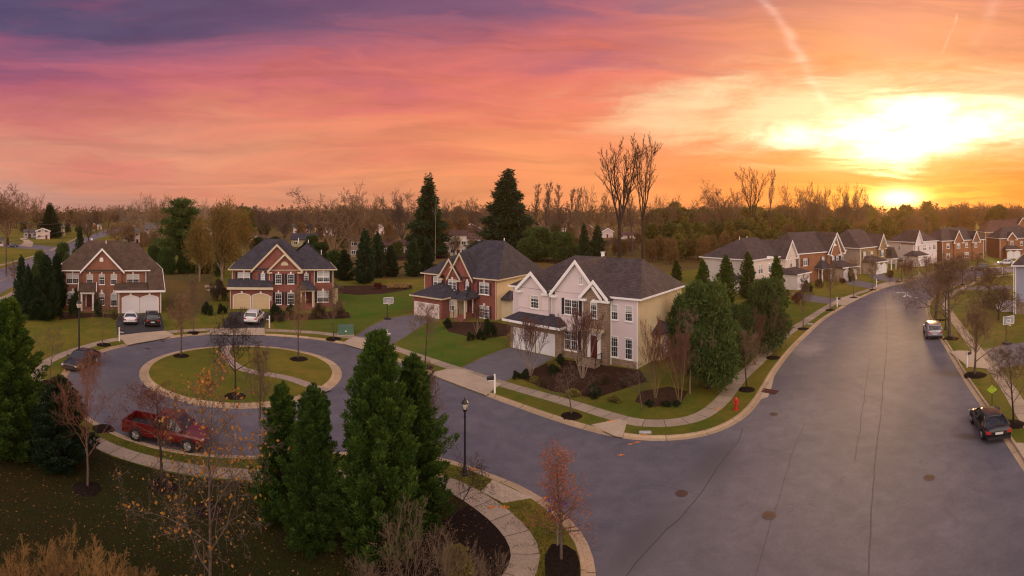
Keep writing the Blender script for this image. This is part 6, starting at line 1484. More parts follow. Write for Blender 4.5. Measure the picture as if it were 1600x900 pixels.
# evergreens behind the houses
E('pine_b', 838, 408, 359, 40, 'big round evergreen mass behind the two corner houses, left half')
E('pine_b', 880, 410, 366, 34, 'round evergreen beside the two narrow columns')
E('cone', 912, 414, 352, 10, 'narrow columnar evergreen, left of a pair behind the pink house', None, 'columnar_evergreen')
E('cone', 933, 414, 355, 13, 'narrow columnar evergreen, right of a pair behind the pink house', None, 'columnar_evergreen')
gT = 'trimmed evergreens behind the lawn with the hoop'
for x, yb, yt, hw, l in ((570, 443, 362, 17, 'large cone evergreen at the centre of the trimmed row'), (590, 434, 366, 12, 'tall narrow evergreen just behind the large cone'), (611, 432, 385, 13, 'short cone evergreen before the dark house window'), (538, 438, 392, 14, 'short dark evergreen by the corner of the red brick house'), (646, 432, 374, 12, 'slim evergreen, first of the pair by the steep purple-grey roof'), (667, 430, 378, 13, 'slim evergreen, second of the pair by the steep purple-grey roof')):
    E('cone', x, yb, yt, hw, l, gT, 'columnar_evergreen')
E('spruce', 669, 402, 275, 27, 'tall dark pointed spruce behind the trimmed evergreens', None, 'spruce')
E('spruce_b', 793, 398, 264, 36, 'broad dark spruce with a pointed top, tallest in the middle of the skyline', None, 'spruce')
E('pine', 283, 418, 312, 36, 'tall loose green pine behind the yard between the brick houses', None, 'pine_tree')
E('pine', 383, 384, 324, 14, 'small green pine over the roof of the red brick house', None, 'pine_tree')
E('spruce', 78, 372, 318, 16, 'pointed dark spruce behind the white rambler', None, 'spruce')
B('golden', 347, 450, 330, 34, 'golden-brown weeping tree with several pale stems beside the red brick house', name='golden_tree')
B('golden', 312, 440, 352, 26, 'smaller golden-brown tree between the pine and the weeping one', name='golden_tree')
B('golden', 380, 402, 335, 24, 'golden-brown tree behind the roof of the red brick house', name='golden_tree')
# beside the orange brick house
gL = 'evergreens beside the orange brick house'
for x, yb, yt, hw, k, l in ((33, 497, 404, 13, 'cone', 'narrow dark evergreen nearest the far road, left of the hedge'), (44, 500, 418, 12, 'cone', 'narrow evergreen beside the narrowest dark one'), (72, 500, 402, 22, 'arb_d', 'dark evergreen filling the side yard of the orange brick house'), (88, 485, 400, 16, 'arb_d', 'dark evergreen touching the orange brick wall'), (62, 470, 398, 18, 'pine_b', 'bushy lighter green tree behind the side yard evergreens'), (98, 440, 384, 18, 'pine_b', 'bright green bushy tree at the corner of the brown roof'), (125, 400, 354, 7, 'cone', 'thin dark conifer standing behind the junction'), (118, 425, 392, 14, 'pine_b', 'low green tree touching the brown roof slope')):
    E(k, x, yb, yt, hw, l, gL)
B('street_c', 20, 462, 405, 16, 'small dark bare tree beside the far road kerb')
# hedge behind the yard
gH = 'dark evergreens behind the yard between the brick houses'
for i, (x, yb, yt, hw) in enumerate(((262, 428, 388, 18), (290, 427, 392, 16), (318, 427, 390, 16), (240, 420, 385, 14), (342, 432, 382, 12), (405, 402, 372, 16), (500, 410, 380, 20), (522, 432, 392, 16), (488, 392, 368, 14), (430, 392, 370, 12))):
    E('round_dk', x, yb, yt, hw, 'dark dense evergreen ' + ['beside the side wall of the orange brick house', 'at the back edge of the dry lawn', 'at the far corner of the dry lawn, below the golden tree', 'low behind the brown roof ridge', 'left of the red brick house roof', 'over the twin gables of the red brick house', 'right of the red brick roof', 'in the gap right of the red brick house', 'before the charcoal roofed house', 'behind the ridge of the red brick roof'][i], gH)
# named bare trees on the skyline
gK = 'bare trees on the skyline'
for (k, x, yb, yt, hw, l) in (
    ('far_oak', 12, 385, 282, 34, 'big bare oak at the picture edge above the white rambler'), ('far_oak_b', 45, 372, 300, 20, 'bare tree behind the rambler roof next to the spruce'), ('far_round', 125, 366, 326, 15, 'brown round-headed bare tree beside the junction'), ('far_round', 138, 382, 330, 14, 'bare tree leaning over the junction before the three small houses'),
    ('far_round', 183, 384, 344, 18, 'dense dark round bare tree over the brown roof peak'), ('far_pale', 215, 378, 297, 22, 'pale bare tree with a tall fan crown left of the green pine'), ('far_oak_b', 250, 380, 300, 22, 'dark bare tree right beside the pale fan crown'), ('far_pale', 318, 372, 305, 14, 'pale twiggy tree right behind the green pine'), ('far_round', 348, 362, 318, 20, 'brown bushy tree above the golden trees'),
    ('far_vase', 412, 376, 318, 15, 'small bare tree over the red shed'), ('far_vase', 443, 372, 320, 14, 'bare tree behind the charcoal roof, first of two'), ('far_vase', 470, 368, 322, 12, 'bare tree behind the charcoal roof, second of two'),
    ('far_oak', 524, 420, 282, 46, 'great bare oak with crooked limbs right of the red brick house'), ('far_oak_b', 580, 412, 298, 30, 'bare oak behind the trimmed evergreens'), ('far_vase', 628, 388, 292, 22, 'bare fan-shaped tree left of the dark pointed spruce'), ('far_vase', 700, 378, 308, 14, 'bare tree just right of the dark pointed spruce'), ('far_vase', 740, 372, 306, 20, 'wide bare tree left of the broad spruce'), ('snag', 680, 405, 300, 6, 'pale dead trunk leaning before the dark spruce'),
    ('far_tall', 968, 408, 212, 32, 'tallest bare tree, the left of a soaring pair'), ('far_tall', 1004, 404, 208, 20, 'tall straight bare tree, the right of a soaring pair'), ('far_slim', 988, 400, 275, 12, 'slimmer bare tree between the soaring pair'), ('far_oak_b', 932, 405, 285, 26, 'leaning bare tree left of the soaring pair'),
    ('far_slim', 838, 392, 284, 11, 'slim poplar-like bare tree right of the broad spruce'), ('far_slim', 852, 396, 281, 13, 'tallest slim bare tree right of the broad spruce'), ('far_slim', 870, 392, 286, 11, 'third slim bare tree from the broad spruce'), ('far_slim', 886, 394, 292, 12, 'fourth slim bare tree from the broad spruce'), ('far_slim', 900, 396, 290, 10, 'fifth slim bare tree from the broad spruce'), ('far_slim', 862, 388, 296, 9, 'short slim bare tree among the poplar-like row'),
    ('far_oak_b', 1040, 384, 300, 22, 'bare tree above the olive wood, right of the soaring pair'), ('far_oak', 1128, 388, 277, 30, 'round fan-headed bare tree over the wood above the stucco house'), ('far_tall', 1176, 386, 258, 18, 'high bare tree over the wood with a forked top'), ('far_slim', 1203, 386, 261, 9, 'slim high bare tree beside the forked one'), ('far_oak_b', 1240, 384, 280, 20, 'bare crooked tree over the wood, left of a trio'), ('far_oak', 1262, 384, 282, 20, 'bare crooked tree over the wood, middle of a trio'), ('far_oak_b', 1286, 384, 286, 20, 'bare crooked tree over the wood, right of a trio'),
    ('far_vase', 1318, 382, 283, 13, 'bare tree left of a pair near the setting sun'), ('far_vase', 1341, 382, 283, 13, 'bare tree right of a pair near the setting sun')):
    B(k, x, yb, yt, hw, l, gK)

# ---- the wood and the leafy suburb: many trees, told apart by their landmarks
def landmark(x):
    for lim, s in ((60, 'above the far road'), (160, 'over the brown roof of the orange brick house'), (260, 'behind the orange brick house'), (360, 'behind the yard between the brick houses'), (470, 'beyond the red brick house'), (560, 'beyond the charcoal roof'), (640, 'behind the trimmed evergreens'), (730, 'beyond the steep purple-grey roof'), (830, 'around the broad spruce'), (900, 'in the poplar-like row'), (1010, 'near the soaring bare pair'), (1090, 'in the wood left of the stucco house'), (1180, 'in the wood above the stucco house'), (1260, 'in the wood above the rust brick house'), (1330, 'in the wood above the tan stone house'), (1420, 'in the wood under the setting sun'), (1500, 'in the wood above the pink-white house'), (9999, 'in the wood above the far brick houses')):
        if x < lim: return s
rr = random.Random(11)
SC = []
ADJ = {'wood_a': 'olive round', 'wood_b': 'olive pointed', 'wood_c': 'dull green round', 'scrub': 'brown twiggy low', 'far_oak': 'bare dark spreading', 'far_oak_b': 'bare grey-brown', 'far_vase': 'bare fan-shaped', 'far_slim': 'bare slim', 'far_round': 'bare reddish round', 'golden': 'golden weeping'}
def scatter(n, x0, x1, yb0, yb1, h0, h1, kinds):
    for i in range(n):
        x = x0 + (x1 - x0) * (i + rr.random()) / n; yb = yb0 + (yb1 - yb0) * rr.random(); k = rr.choice(kinds); h = h0 + (h1 - h0) * rr.random()
        SC.append((landmark(x), k, x, yb, h))
# dense wood behind the right-hand row
W3 = ['wood_a', 'wood_b', 'wood_c', 'scrub']
scatter(30, 1010, 1330, 404, 414, 5, 9, ['scrub', 'wood_a', 'wood_c', 'scrub'])
scatter(32, 1010, 1440, 388, 398, 9, 13, W3)
scatter(36, 1000, 1460, 372, 382, 13, 17, ['wood_a', 'wood_b', 'wood_c', 'wood_a', 'far_round'])
scatter(28, 1020, 1640, 362, 368, 15, 20, ['wood_a', 'wood_c', 'far_round', 'scrub'])
scatter(20, 1400, 1640, 360, 366, 16, 23, ['far_slim', 'far_oak_b', 'far_round', 'far_vase'])
scatter(22, 1030, 1640, 352, 357, 18, 25, ['far_oak', 'far_oak_b', 'far_vase'])
# brown scrub slope behind the corner houses
scatter(22, 900, 1090, 382, 404, 3, 7, ['scrub', 'far_round', 'scrub'])
# suburb in the middle and left
scatter(44, 380, 1000, 353, 364, 13, 20, ['far_oak', 'far_oak_b', 'far_vase', 'far_round', 'scrub'])
scatter(22, 380, 900, 368, 384, 7, 12, ['far_round', 'scrub', 'far_vase', 'wood_c', 'scrub'])
scatter(12, 480, 740, 386, 404, 4, 8, ['scrub', 'far_round', 'wood_c'])
scatter(30, -20, 380, 351, 357, 15, 22, ['far_oak', 'far_oak_b', 'far_round', 'wood_c'])
scatter(16, 195, 385, 366, 398, 6, 11, ['far_round', 'scrub', 'wood_c', 'golden'])
scatter(8, -10, 130, 361, 366, 6, 10, ['far_round', 'scrub', 'wood_c'])
ORD = ['first', 'second', 'third', 'fourth', 'fifth', 'sixth', 'seventh', 'eighth', 'ninth', 'tenth', 'eleventh', 'twelfth', 'thirteenth', 'fourteenth', 'fifteenth', 'sixteenth', 'seventeenth', 'eighteenth', 'nineteenth', 'twentieth']
SC.sort(key=lambda q: (q[0], q[1], q[2])); cnt = {}; tot = {}
for lm, k, *_ in SC: tot[(lm, k)] = tot.get((lm, k), 0) + 1
for lm, k, x, yb, h in SC:
    i = cnt.get((lm, k), 0); cnt[(lm, k)] = i + 1; r = dist(yb, LZ); w = {'far_slim': .16, 'wood_b': .27}.get(k, .36) * h
    l = f'{ADJ[k]} tree {lm}' if tot[(lm, k)] == 1 else f'{ORD[i]} {ADJ[k]} tree {lm}, counting rightwards'
    plant(k, x, yb, 0, w * F / r, l, 'tree', 'evergreen_tree' if k.startswith('wood') else 'bare_tree', f'{ADJ[k]} trees {lm}', h=h)

# far woods that read as one mass, to the horizon
def far_woods():
    mb = MB(); rr = random.Random(5); V, Fc, Mi = mb.v, mb.f, mb.m
    for q in range(3700):
        a = (-70 + 142 * rr.random()); r = (400 if a > -42 else 480) + 900 * rr.random() ** 1.7; a = rad(a)
        h = 12 + 8 * rr.random() + 2.5 * noise.noise(Vector((a * 9, r * .004, 0))); w = 3 + 4 * rr.random(); c = Vector((sin(a) * r, cos(a) * r, 0))
        for j in range(26):
            t = rr.random() ** .7; z = h * (.08 + .92 * t); ww = w * math.sqrt(max(.05, 1 - t * t * .9)); b_ = c + Vector((rr.gauss(0, .5) * ww, rr.gauss(0, .5) * ww, z)); s = 1.0 + 1.6 * rr.random()
            d1 = Vector((rr.gauss(0, 1), rr.gauss(0, 1), rr.gauss(0, 1))).normalized() * s; d2 = Vector((rr.gauss(0, 1), rr.gauss(0, 1), rr.gauss(0, 1))).normalized() * s * .7
            i = len(V); V += [tuple(b_), tuple(b_ + d1), tuple(b_ + d2)]; Fc.append((i, i + 1, i + 2)); Mi.append(0)
    o = mb.build('distant_woods', leaf_mat('far_wood', (.095, .062, .030), (.155, .10, .044), .02)); tag(o, 'distant brown winter woods along the whole horizon', 'woods', kind='stuff')
far_woods()

# garden shrubs
gs = 'shrubs by the house walls'
for (k, x, yb, yt, hw, l) in (
    ('box', 116, 496, 455, 10, 'tall clipped dark evergreen shrub beside the orange house portico'), ('box', 153, 495, 462, 9, 'dark round shrub right of the orange house portico'), ('box', 88, 496, 480, 12, 'low dark shrub at the corner of the orange brick house'), ('brownsh', 178, 499, 488, 9, 'brown low shrub before the orange house ground-floor window'),
    ('box', 432, 492, 476, 11, 'clipped dark shrub left under the red house windows'), ('box', 452, 492, 477, 11, 'clipped dark shrub right under the red house windows'), ('box', 423, 503, 491, 8, 'round dark shrub beside the white car'), ('brownsh', 440, 503, 491, 10, 'brown leafless low shrub in the red house bed'), ('brownsh', 500, 497, 476, 16, 'brown bushy shrub right of the red house porch'), ('brownsh', 528, 497, 474, 14, 'brown bushy shrub at the corner of the red house'),
    ('box', 700, 512, 498, 9, 'low shrub beside the porch steps of the yellow-sided house'), ('box', 765, 527, 500, 13, 'dark clipped shrub at the corner of the yellow-sided house'), ('box', 752, 531, 516, 9, 'dark round shrub before the corner of the yellow-sided house'), ('box', 735, 532, 520, 8, 'round grey-green shrub under the small multi-stem tree'),
    ('box', 807, 592, 580, 8, 'small dark shrub at the driveway edge of the pink house'), ('box', 820, 591, 578, 9, 'dark shrub beside the multi-stemmed tree at the pink house driveway'), ('box', 928, 620, 603, 16, 'low dark spreading shrub before the pink house'), ('box_y', 835, 596, 590, 12, 'yellow-green ground shrub under the multi-stemmed tree'), ('box_y', 865, 576, 567, 14, 'yellow-green shrub along the pink house walk'), ('box_y', 895, 618, 610, 16, 'yellow-green low shrub at the edge of the brown mulch'), ('box', 875, 570, 555, 9, 'dark shrub left of the stone tower steps'),
    ('brownsh', 850, 606, 592, 14, 'brown twiggy low shrub in the mulch before the pink house garage'), ('brownsh', 946, 600, 585, 14, 'brown twiggy low shrub under the paired tall windows'), ('brownsh', 975, 604, 590, 12, 'brown twiggy low shrub at the stone-footed corner of the pink house'), ('box', 865, 584, 570, 12, 'dark spreading shrub by the walk of the pink house'), ('box_y', 960, 628, 620, 14, 'yellow-green low shrub on the lawn edge of the brown mulch'),
    ('box', 1015, 634, 626, 10, 'low clipped shrub in the corner bed, left one'), ('box', 1040, 635, 626, 10, 'low clipped shrub in the corner bed, middle one'), ('box', 1058, 634, 625, 9, 'low clipped shrub in the corner bed, right one'),
    ('mar', 1245, 474, 458, 13, 'maroon shrub beside the stucco house driveway'), ('mar', 1228, 466, 455, 8, 'small maroon shrub by the stucco garage'), ('box', 1262, 456, 440, 10, 'dark shrub at the corner of the rust brick house'), ('brownsh', 1280, 449, 437, 12, 'brown shrub bed before the rust brick porch'), ('mar', 1316, 444, 435, 7, 'round maroon shrub by the rust brick garage'), ('box', 1330, 440, 420, 8, 'tall dark shrub between two garages'), ('brownsh', 1392, 434, 424, 10, 'brown shrub by the tan stone house porch'),
    ('brownsh', 1486, 545, 536, 0, ''), ('brownsh', 1542, 562, 500, 0, ''), ('mar', 1568, 468, 452, 9, 'reddish shrub near the white porch posts'), ('brownsh', 1540, 480, 462, 10, 'brown shrub on the lawn behind the large bushy bare tree'),
    ('brownsh', 340, 470, 440, 20, 'brown twiggy shrub by the pale stems of the golden tree'), ('box', 325, 492, 474, 12, 'dark low shrub left of the tan garage driveway'), ('box', 347, 490, 476, 9, 'dark shrub against the tan garage wall'), ('mar', 590, 452, 442, 9, 'reddish shrub under the trimmed evergreens')):
    if hw: S(k, x, yb, yt, hw, l, gs)
B('myrtle', 746, 524, 470, 14, 'small multi-stem tree beside the porch of the yellow-sided house')
# tufts of dry ornamental grass
for i in range(16):
    x, yb = (608 + 6.3 * (i % 6) + 3 * rr.random(), 448 + 3 * (i // 6) + rr.random()) if i < 11 else (325 + 8 * (i - 11), 452 + 6 * rr.random())
    l, g_ = ('dry ornamental grass tuft in the planting bed behind the hoop lawn', 'ornamental grass tufts behind the hoop lawn') if i < 11 else ('dry ornamental grass tuft under the golden tree', 'ornamental grass tufts under the golden tree')
    plant('tuft', x, yb, yb - 6, 5, l, 'grass tuft', 'ornamental_grass', g_)

# fallen leaves
def leaf_litter():
    mb = MB(); rr = random.Random(9)
    poly = [G(*p) for p in [(-60, 730), (128, 700), (250, 742), (400, 760), (690, 768), (757, 812), (795, 870), (760, 940), (500, 1100), (-300, 1100)]]
    n = 0
    while n < 1400:
        x = -60 + 870 * rr.random(); y = 700 + 250 * rr.random() ** 1.3; p = G(x, y, LZ)
        if not inside(p, poly): continue
        n += 1; s = .03 + .04 * rr.random(); a = rr.random() * 6.28; p.z = LZ + .012 + .02 * rr.random()
        u_ = Vector((cos(a), sin(a), rr.gauss(0, .25))) * s; v_ = Vector((-sin(a), cos(a), rr.gauss(0, .25))) * s * .6
        if inside(p, [q for q in W1P]): continue
        mb.face([p - u_, p + v_, p + u_, p - v_])
    tag(mb.build('fallen_leaves', LEAF_AUT), 'orange-brown fallen leaves scattered over the dark foreground lawn', 'fallen leaves', kind='stuff')
W1P = offs(W1, .65) + list(reversed(offs(W1, -.65)))
leaf_litter()

def near_grass():
    mb = MB(); rr = random.Random(21); near = [p for p in W1 if p.length < 46]; kn = [p for p in kl if p.length < 46]; kn = kn[::2]; near = near[::2]
    polys = [[G(*p) for p in q] for q in ([(690, 815), (730, 790), (757, 806), (776, 822), (789, 838), (798, 856), (800, 872), (785, 903), (600, 960), (560, 900), (620, 850)], [(851, 868), (862, 850), (885, 852), (900, 862), (906, 880), (906, 905), (860, 960)])]
    V, Fc, Mi = mb.v, mb.f, mb.m
    for _ in range(30000):
        x = -20 + 960 * rr.random(); y = 690 + 225 * rr.random() ** 1.2; p = G(x, y, LZ); dk = min((p.x - q.x) ** 2 + (p.y - q.y) ** 2 for q in kn)
        if inside(p, hole1N) or inside(p, polys[0]) or inside(p, polys[1]) or dk < .42: continue
        if min((p.x - q.x) ** 2 + (p.y - q.y) ** 2 for q in near) < .52: continue
        for k in range(3):
            b_ = p + Vector((rr.gauss(0, .05), rr.gauss(0, .05), 0)); a = rr.random() * 6.28; h = .04 + .05 * rr.random(); w = .008 + .006 * rr.random()
            i = len(V); V += [(b_.x - w * cos(a), b_.y - w * sin(a), LZ), (b_.x + w * cos(a), b_.y + w * sin(a), LZ), (b_.x + rr.gauss(0, .03), b_.y + rr.gauss(0, .03), LZ + h)]; Fc.append((i, i + 1, i + 2)); Mi.append(0)
    tag(mb.build('grass', leaf_mat('grass_blades', (.026, .040, .008), (.075, .062, .018), 1.5)), 'rough grass blades of the foreground lawns', 'grass', kind='stuff')
hole1N = offs(kl, sl_ * KO)[::8] + offs(kr, sr_ * KO)[::8]
near_grass()
# ------------------------------------------------------------------ cars
def paint(name, c, rough=.3, metal=.3): return mat(name, c, rough, .0, 1, metal=metal, spec=.5, coat=.45)
RUBBER = mat('tyre_rubber', (.018, .018, .018), .9, 0); RIM = mat('alloy_rim', (.45, .45, .46), .35, 0, metal=.8); CARGLASS = mat('car_glass', (.015, .018, .022), .05, 0, spec=.9)
TAIL = mat('tail_lamp_red', (.35, .02, .02), .25, 0, spec=.6); HEAD = mat('headlight_lens', (.62, .62, .64), .12, 0, spec=.8); PLATE = mat('number_plate', (.55, .55, .52), .5, 0); BLACKP = mat('black_plastic', (.02, .02, .022), .6, 0); CHROME = mat('chrome', (.6, .6, .6), .15, 0, metal=1)
def loft(mb, rings, m=0, caps=True):
    i0 = len(mb.v); n = len(rings[0])
    for r in rings: mb.v += [tuple(p) for p in r]
    for j in range(len(rings) - 1):
        for q in range(n):
            a = i0 + j * n + q; b = i0 + j * n + (q + 1) % n; mb.f.append((a, b, b + n, a + n)); mb.m.append(m)
    if caps: mb.f.append(tuple(reversed(range(i0, i0 + n)))); mb.m.append(m); mb.f.append(tuple(i0 + (len(rings) - 1) * n + q for q in range(n))); mb.m.append(m)
def ring(x, hw, zb, zt, crown=.05):
    """car body cross-section at x"""
    h = zt - zb
    pts = [(.0, zb), (.82, zb), (.95, zb + .10 * h), (1.0, zb + .38 * h), (.985, zb + .66 * h), (.94, zb + .86 * h), (.80, zt - .01), (.40, zt + crown * .6), (0, zt + crown)]
    R_ = [(x, hw * a, z) for a, z in pts]; L_ = [(x, -hw * a, z) for a, z in reversed(pts[1:-1])]
    return R_ + L_
CARS = {}
def car(kind, body, label, x=None, y=None, rz=0, loc=None, name='parked_car', group=None, cat='car', z=.004):
    """local +x is the front"""
    p = loc if loc is not None else G(x, y, z); t = thing(name, label, cat, (p[0], p[1], z), rz, group)
    if kind == 'sedan':
        L, W, Hh = 4.7, 1.82, 1.45; wb, wr = 1.38, .33
        st = [(-2.34, .70, .42, .80), (-2.26, .84, .28, .96), (-1.9, .89, .24, 1.03), (-1.3, .91, .22, 1.03), (0, .91, .20, .98), (.9, .91, .22, .95), (1.5, .90, .24, .90), (2.0, .86, .26, .80), (2.26, .76, .30, .68), (2.34, .62, .36, .58)]
        gh = [(-1.95, .80, 1.00), (-1.15, .60, 1.40), (-.1, .60, 1.46), (.35, .60, 1.43), (1.12, .78, .97)]
    elif kind == 'suv':
        L, W, Hh = 4.8, 1.92, 1.72; wb, wr = 1.42, .37
        st = [(-2.38, .78, .45, .95), (-2.34, .88, .34, 1.10), (-2.0, .94, .30, 1.14), (-1.0, .96, .28, 1.12), (.3, .96, .28, 1.08), (1.1, .95, .30, 1.06), (1.7, .93, .32, 1.0), (2.15, .88, .34, .92), (2.36, .78, .38, .80), (2.42, .62, .44, .66)]
        gh = [(-2.28, .80, 1.10), (-1.95, .70, 1.62), (-.6, .70, 1.72), (.25, .69, 1.68), (1.1, .82, 1.07)]
    else:
        L, W, Hh = 5.8, 2.0, 1.9; wb, wr = 1.85, .40
        st = [(-.55, .98, .40, 1.18), (.3, .98, .40, 1.18), (1.2, .98, .42, 1.18), (1.75, .97, .44, 1.16), (2.4, .94, .46, 1.10), (2.8, .88, .46, 1.0), (2.92, .78, .5, .86)]
        gh = [(-.55, .84, 1.18), (-.40, .74, 1.80), (.55, .74, 1.88), (.85, .73, 1.84), (1.6, .88, 1.16)]
    b = MB(); loft(b, [ring(*s) for s in st]); 
    if kind == 'pickup':
        # open bed: floor, side walls, tailgate
        b.box(-2.9, -.56, -.97, .97, .50, .74)
        for s in (-1, 1):
            b.extr([(s * .98, .44), (s * .98, 1.10), (s * .95, 1.20), (s * .87, 1.20), (s * .87, .75), (s * .90, .44)], 'x', -2.9, -.56)
        b.box(-.60, -.54, -.86, .86, .74, 1.3)
        bo = b.build('body', body, t, smooth=False)
        g = MB(); g.box(-2.94, -2.86, -.86, .86, .62, 1.19); g.build('tailgate', body, t)
        g = MB(); g.box(-2.84, -.62, -.85, .85, .742, .76); g.build('bed_liner', BLACKP, t)
    else:
        bo = b.build('body', body, t, smooth=True)
    # greenhouse: glass volume, painted roof and pillars
    belt0, belt1 = gh[0], gh[-1]; gl = MB(); zb_ = lambda xx: None
    rings = []
    for (xx, hw, zz) in gh:
        f = (xx - gh[0][0]) / (gh[-1][0] - gh[0][0]); zbl = gh[0][2] + (gh[-1][2] - gh[0][2]) * f - .06; hb = (gh[0][1] + .10) + ((gh[-1][1] + .06) - (gh[0][1] + .10)) * f
        top = max(zz, zbl + .02); rings.append([(xx, -hb, zbl), (xx, -hw, top), (xx, 0, top + .02), (xx, hw, top), (xx, hb, zbl)])
    loft(gl, rings); gl.build('windows', CARGLASS, t)
    rf = MB(); a, b_, c = gh[1], gh[2], gh[3]
    rr_ = []
    for (xx, hw, zz) in ((a[0] - .08, a[1] * .9, a[2] - .015), a, b_, c, (c[0] + .06, c[1] * .92, c[2] - .02)):
        rr_.append([(xx, -hw - .02, zz - .03), (xx, -hw, zz + .012), (xx, -hw * .6, zz + .035), (xx, 0, zz + .045), (xx, hw * .6, zz + .035), (xx, hw, zz + .012), (xx, hw + .02, zz - .03)])
    loft(rf, rr_); 
    pl = .045
    for s in (-1, 1):
        def pil(q0, q1, w=pl): rf.tube([(q0[0], s * (q0[1] + .015), q0[2]), (q1[0], s * (q1[1] + .012), q1[2])], w, 5)
        pil((gh[0][0] + .02, gh[0][1] + .05, gh[0][2] - .04), gh[1], .07); pil((gh[-1][0] - .02, gh[-1][1] + .02, gh[-1][2] - .03), gh[3], .05)
        xm = (gh[1][0] + gh[3][0]) / 2; pil((xm, gh[0][1] + .07, gh[0][2] - .03), (xm, gh[2][1], gh[2][2]), .04)
        if kind == 'suv': pil((gh[1][0] + .35, gh[0][1] + .08, gh[0][2] - .03), (gh[1][0] + .35, gh[1][1], gh[1][2] + .03), .05)
    rf.build('roof', body, t, smooth=True)
    if kind == 'suv':
        r2 = MB()
        for s in (-1, 1): r2.tube([(gh[1][0] + .1, s * .60, gh[1][2] + .09), (gh[3][0] - .1, s * .60, gh[3][2] + .09)], .02, 5)
        r2.build('roof_rack', CHROME, t)
    for i, (sx, s) in enumerate(((-1, -1), (-1, 1), (1, -1), (1, 1))):
        hw = W / 2; a_ = MB(); cx_ = sx * wb; a_.lathe([(wr + .075, -.005), (wr + .075, .012)], 20, (cx_, s * (hw - .012), wr), axis='y'); a_.build('wheel_arch', BLACKP, t)
        w = MB(); w.lathe([(wr * .72, -.11), (wr * .96, -.10), (wr, -.06), (wr, .06), (wr * .96, .10), (wr * .72, .11)], 22, (cx_, s * (hw - .09), wr), axis='y'); wo = w.build('wheel', RUBBER, t, smooth=False)
        rm = MB(); y0 = s * (hw - .09) + s * .10; rm.lathe([(wr * .66, -.01), (wr * .64, .02), (wr * .2, .022)] if s > 0 else [(wr * .66, .01), (wr * .64, -.02), (wr * .2, -.022)], 18, (cx_, y0, wr), axis='y')
        for k in range(5):
            an = 2 * pi * k / 5; rm.tube([(cx_ + cos(an) * wr * .12, y0 + s * .03, wr + sin(an) * wr * .12), (cx_ + cos(an) * wr * .62, y0 + s * .03, wr + sin(an) * wr * .62)], .025, 4)
        rm.build('rim', RIM, wo)
    fx, fz = st[-2][0], st[-2][3]; rx, rz_ = (st[0][0], st[1][3]) if kind != 'pickup' else (-2.9, 1.15)
    for s in (-1, 1):
        m = MB(); m.extr([(s * .50, fz - .22), (s * .84, fz - .20), (s * .84, fz - .05), (s * .55, fz - .06)], 'x', fx - .22, fx + .045); m.build('headlight', HEAD, t)
        m = MB()
        if kind == 'pickup': m.box(rx - .02, rx + .04, s * .88, s * .985, .80, 1.12)
        else: m.extr([(s * .52, rz_ - .30), (s * .86, rz_ - .28), (s * .87, rz_ - .10), (s * .56, rz_ - .14)], 'x', rx - .02, rx + .30)
        m.build('tail_light', TAIL, t)
        m = MB(); m.lathe([(.07, -.09), (.10, 0), (.07, .09)], 8, (gh[-1][0] - .22, s * (W / 2 + .10), gh[-1][2] + .08), axis='y'); m.box(gh[-1][0] - .25, gh[-1][0] - .19, s * (W / 2 - .08), s * (W / 2 + .05), gh[-1][2] + .02, gh[-1][2] + .07); m.build('wing_mirror', body, t)
    m = MB(); m.box(rx - .035, rx + .02, -.26, .26, .62 if kind != 'pickup' else .52, .76 if kind != 'pickup' else .63); m.build('number_plate', PLATE, t)
    m = MB(); m.box(rx - .05, rx + .2, -W / 2 + .12, W / 2 - .12, st[0][2] - .12 if kind != 'pickup' else .42, st[0][2] + .06 if kind != 'pickup' else .60); m.build('rear_bumper', BLACKP if kind != 'pickup' else CHROME, t)
    m = MB(); m.box(fx - .1, st[-1][0] + .03, -.48, .48, fz - .32, fz - .10); m.build('grille', BLACKP if kind != 'pickup' else CHROME, t)
    m = MB(); m.box(fx - .1, st[-1][0] + .05, -W / 2 + .2, W / 2 - .2, st[-2][2] - .04, st[-2][2] + .16); m.build('front_bumper', BLACKP if kind != 'pickup' else CHROME, t)
    if kind != 'pickup':      # shut lines
        for s in (-1, 1):
            for xx in (-.95, .0, .95): m = MB(); m.box(xx - .006, xx + .006, s * (W / 2 - .03), s * (W / 2 + .001), .34, .92); m.build('door_seam', BLACKP, t)
            for xx in (-.75, .2): m = MB(); m.box(xx, xx + .18, s * (W / 2 - .01), s * (W / 2 + .025), .84, .88); m.build('door_handle', body, t)
    return t
WHT = paint('white_car_paint', (.66, .65, .68), .25, 0); BLK = paint('black_car_paint', (.012, .012, .016)); RED = paint('red_car_paint', (.13, .004, .005), .3, .1); SIL = paint('silver_car_paint', (.38, .37, .42), .3, .6); BLU = paint('dark_blue_car_paint', (.03, .035, .07)); GRY = paint('dark_grey_car_paint', (.045, .045, .055), .3, .5)
def toward(px): a = (px - 800) / F; return math.atan2(cos(a), sin(a))      # heading straight away from the camera
yaw1 = .7745 + pi / 2; yaw2 = .4345 + pi / 2
cd = G(204.5, 503, LZ); car('sedan', WHT, 'white sedan on the black driveway of the orange brick house, tail to the street', loc=cd, rz=yaw1 - .08, z=LZ + .012)
cd = G(237.5, 506, LZ); car('suv', BLK, 'black suv on the black driveway beside the white sedan', loc=cd, rz=yaw1 - .05, z=LZ + .012)
cd = G(397.5, 503, LZ); car('suv', WHT, 'white suv on the driveway before the tan garage doors', loc=cd, rz=yaw2 - .18, z=LZ + .012)
def heading(p0, p1): a, b = G(*p0), G(*p1); return math.atan2(b.y - a.y, b.x - a.x)
car('sedan', BLK, 'dark grey sedan at the kerb below the street lamp, nose to the viewer', 127.5, 571, heading((148, 563), (107, 583)))
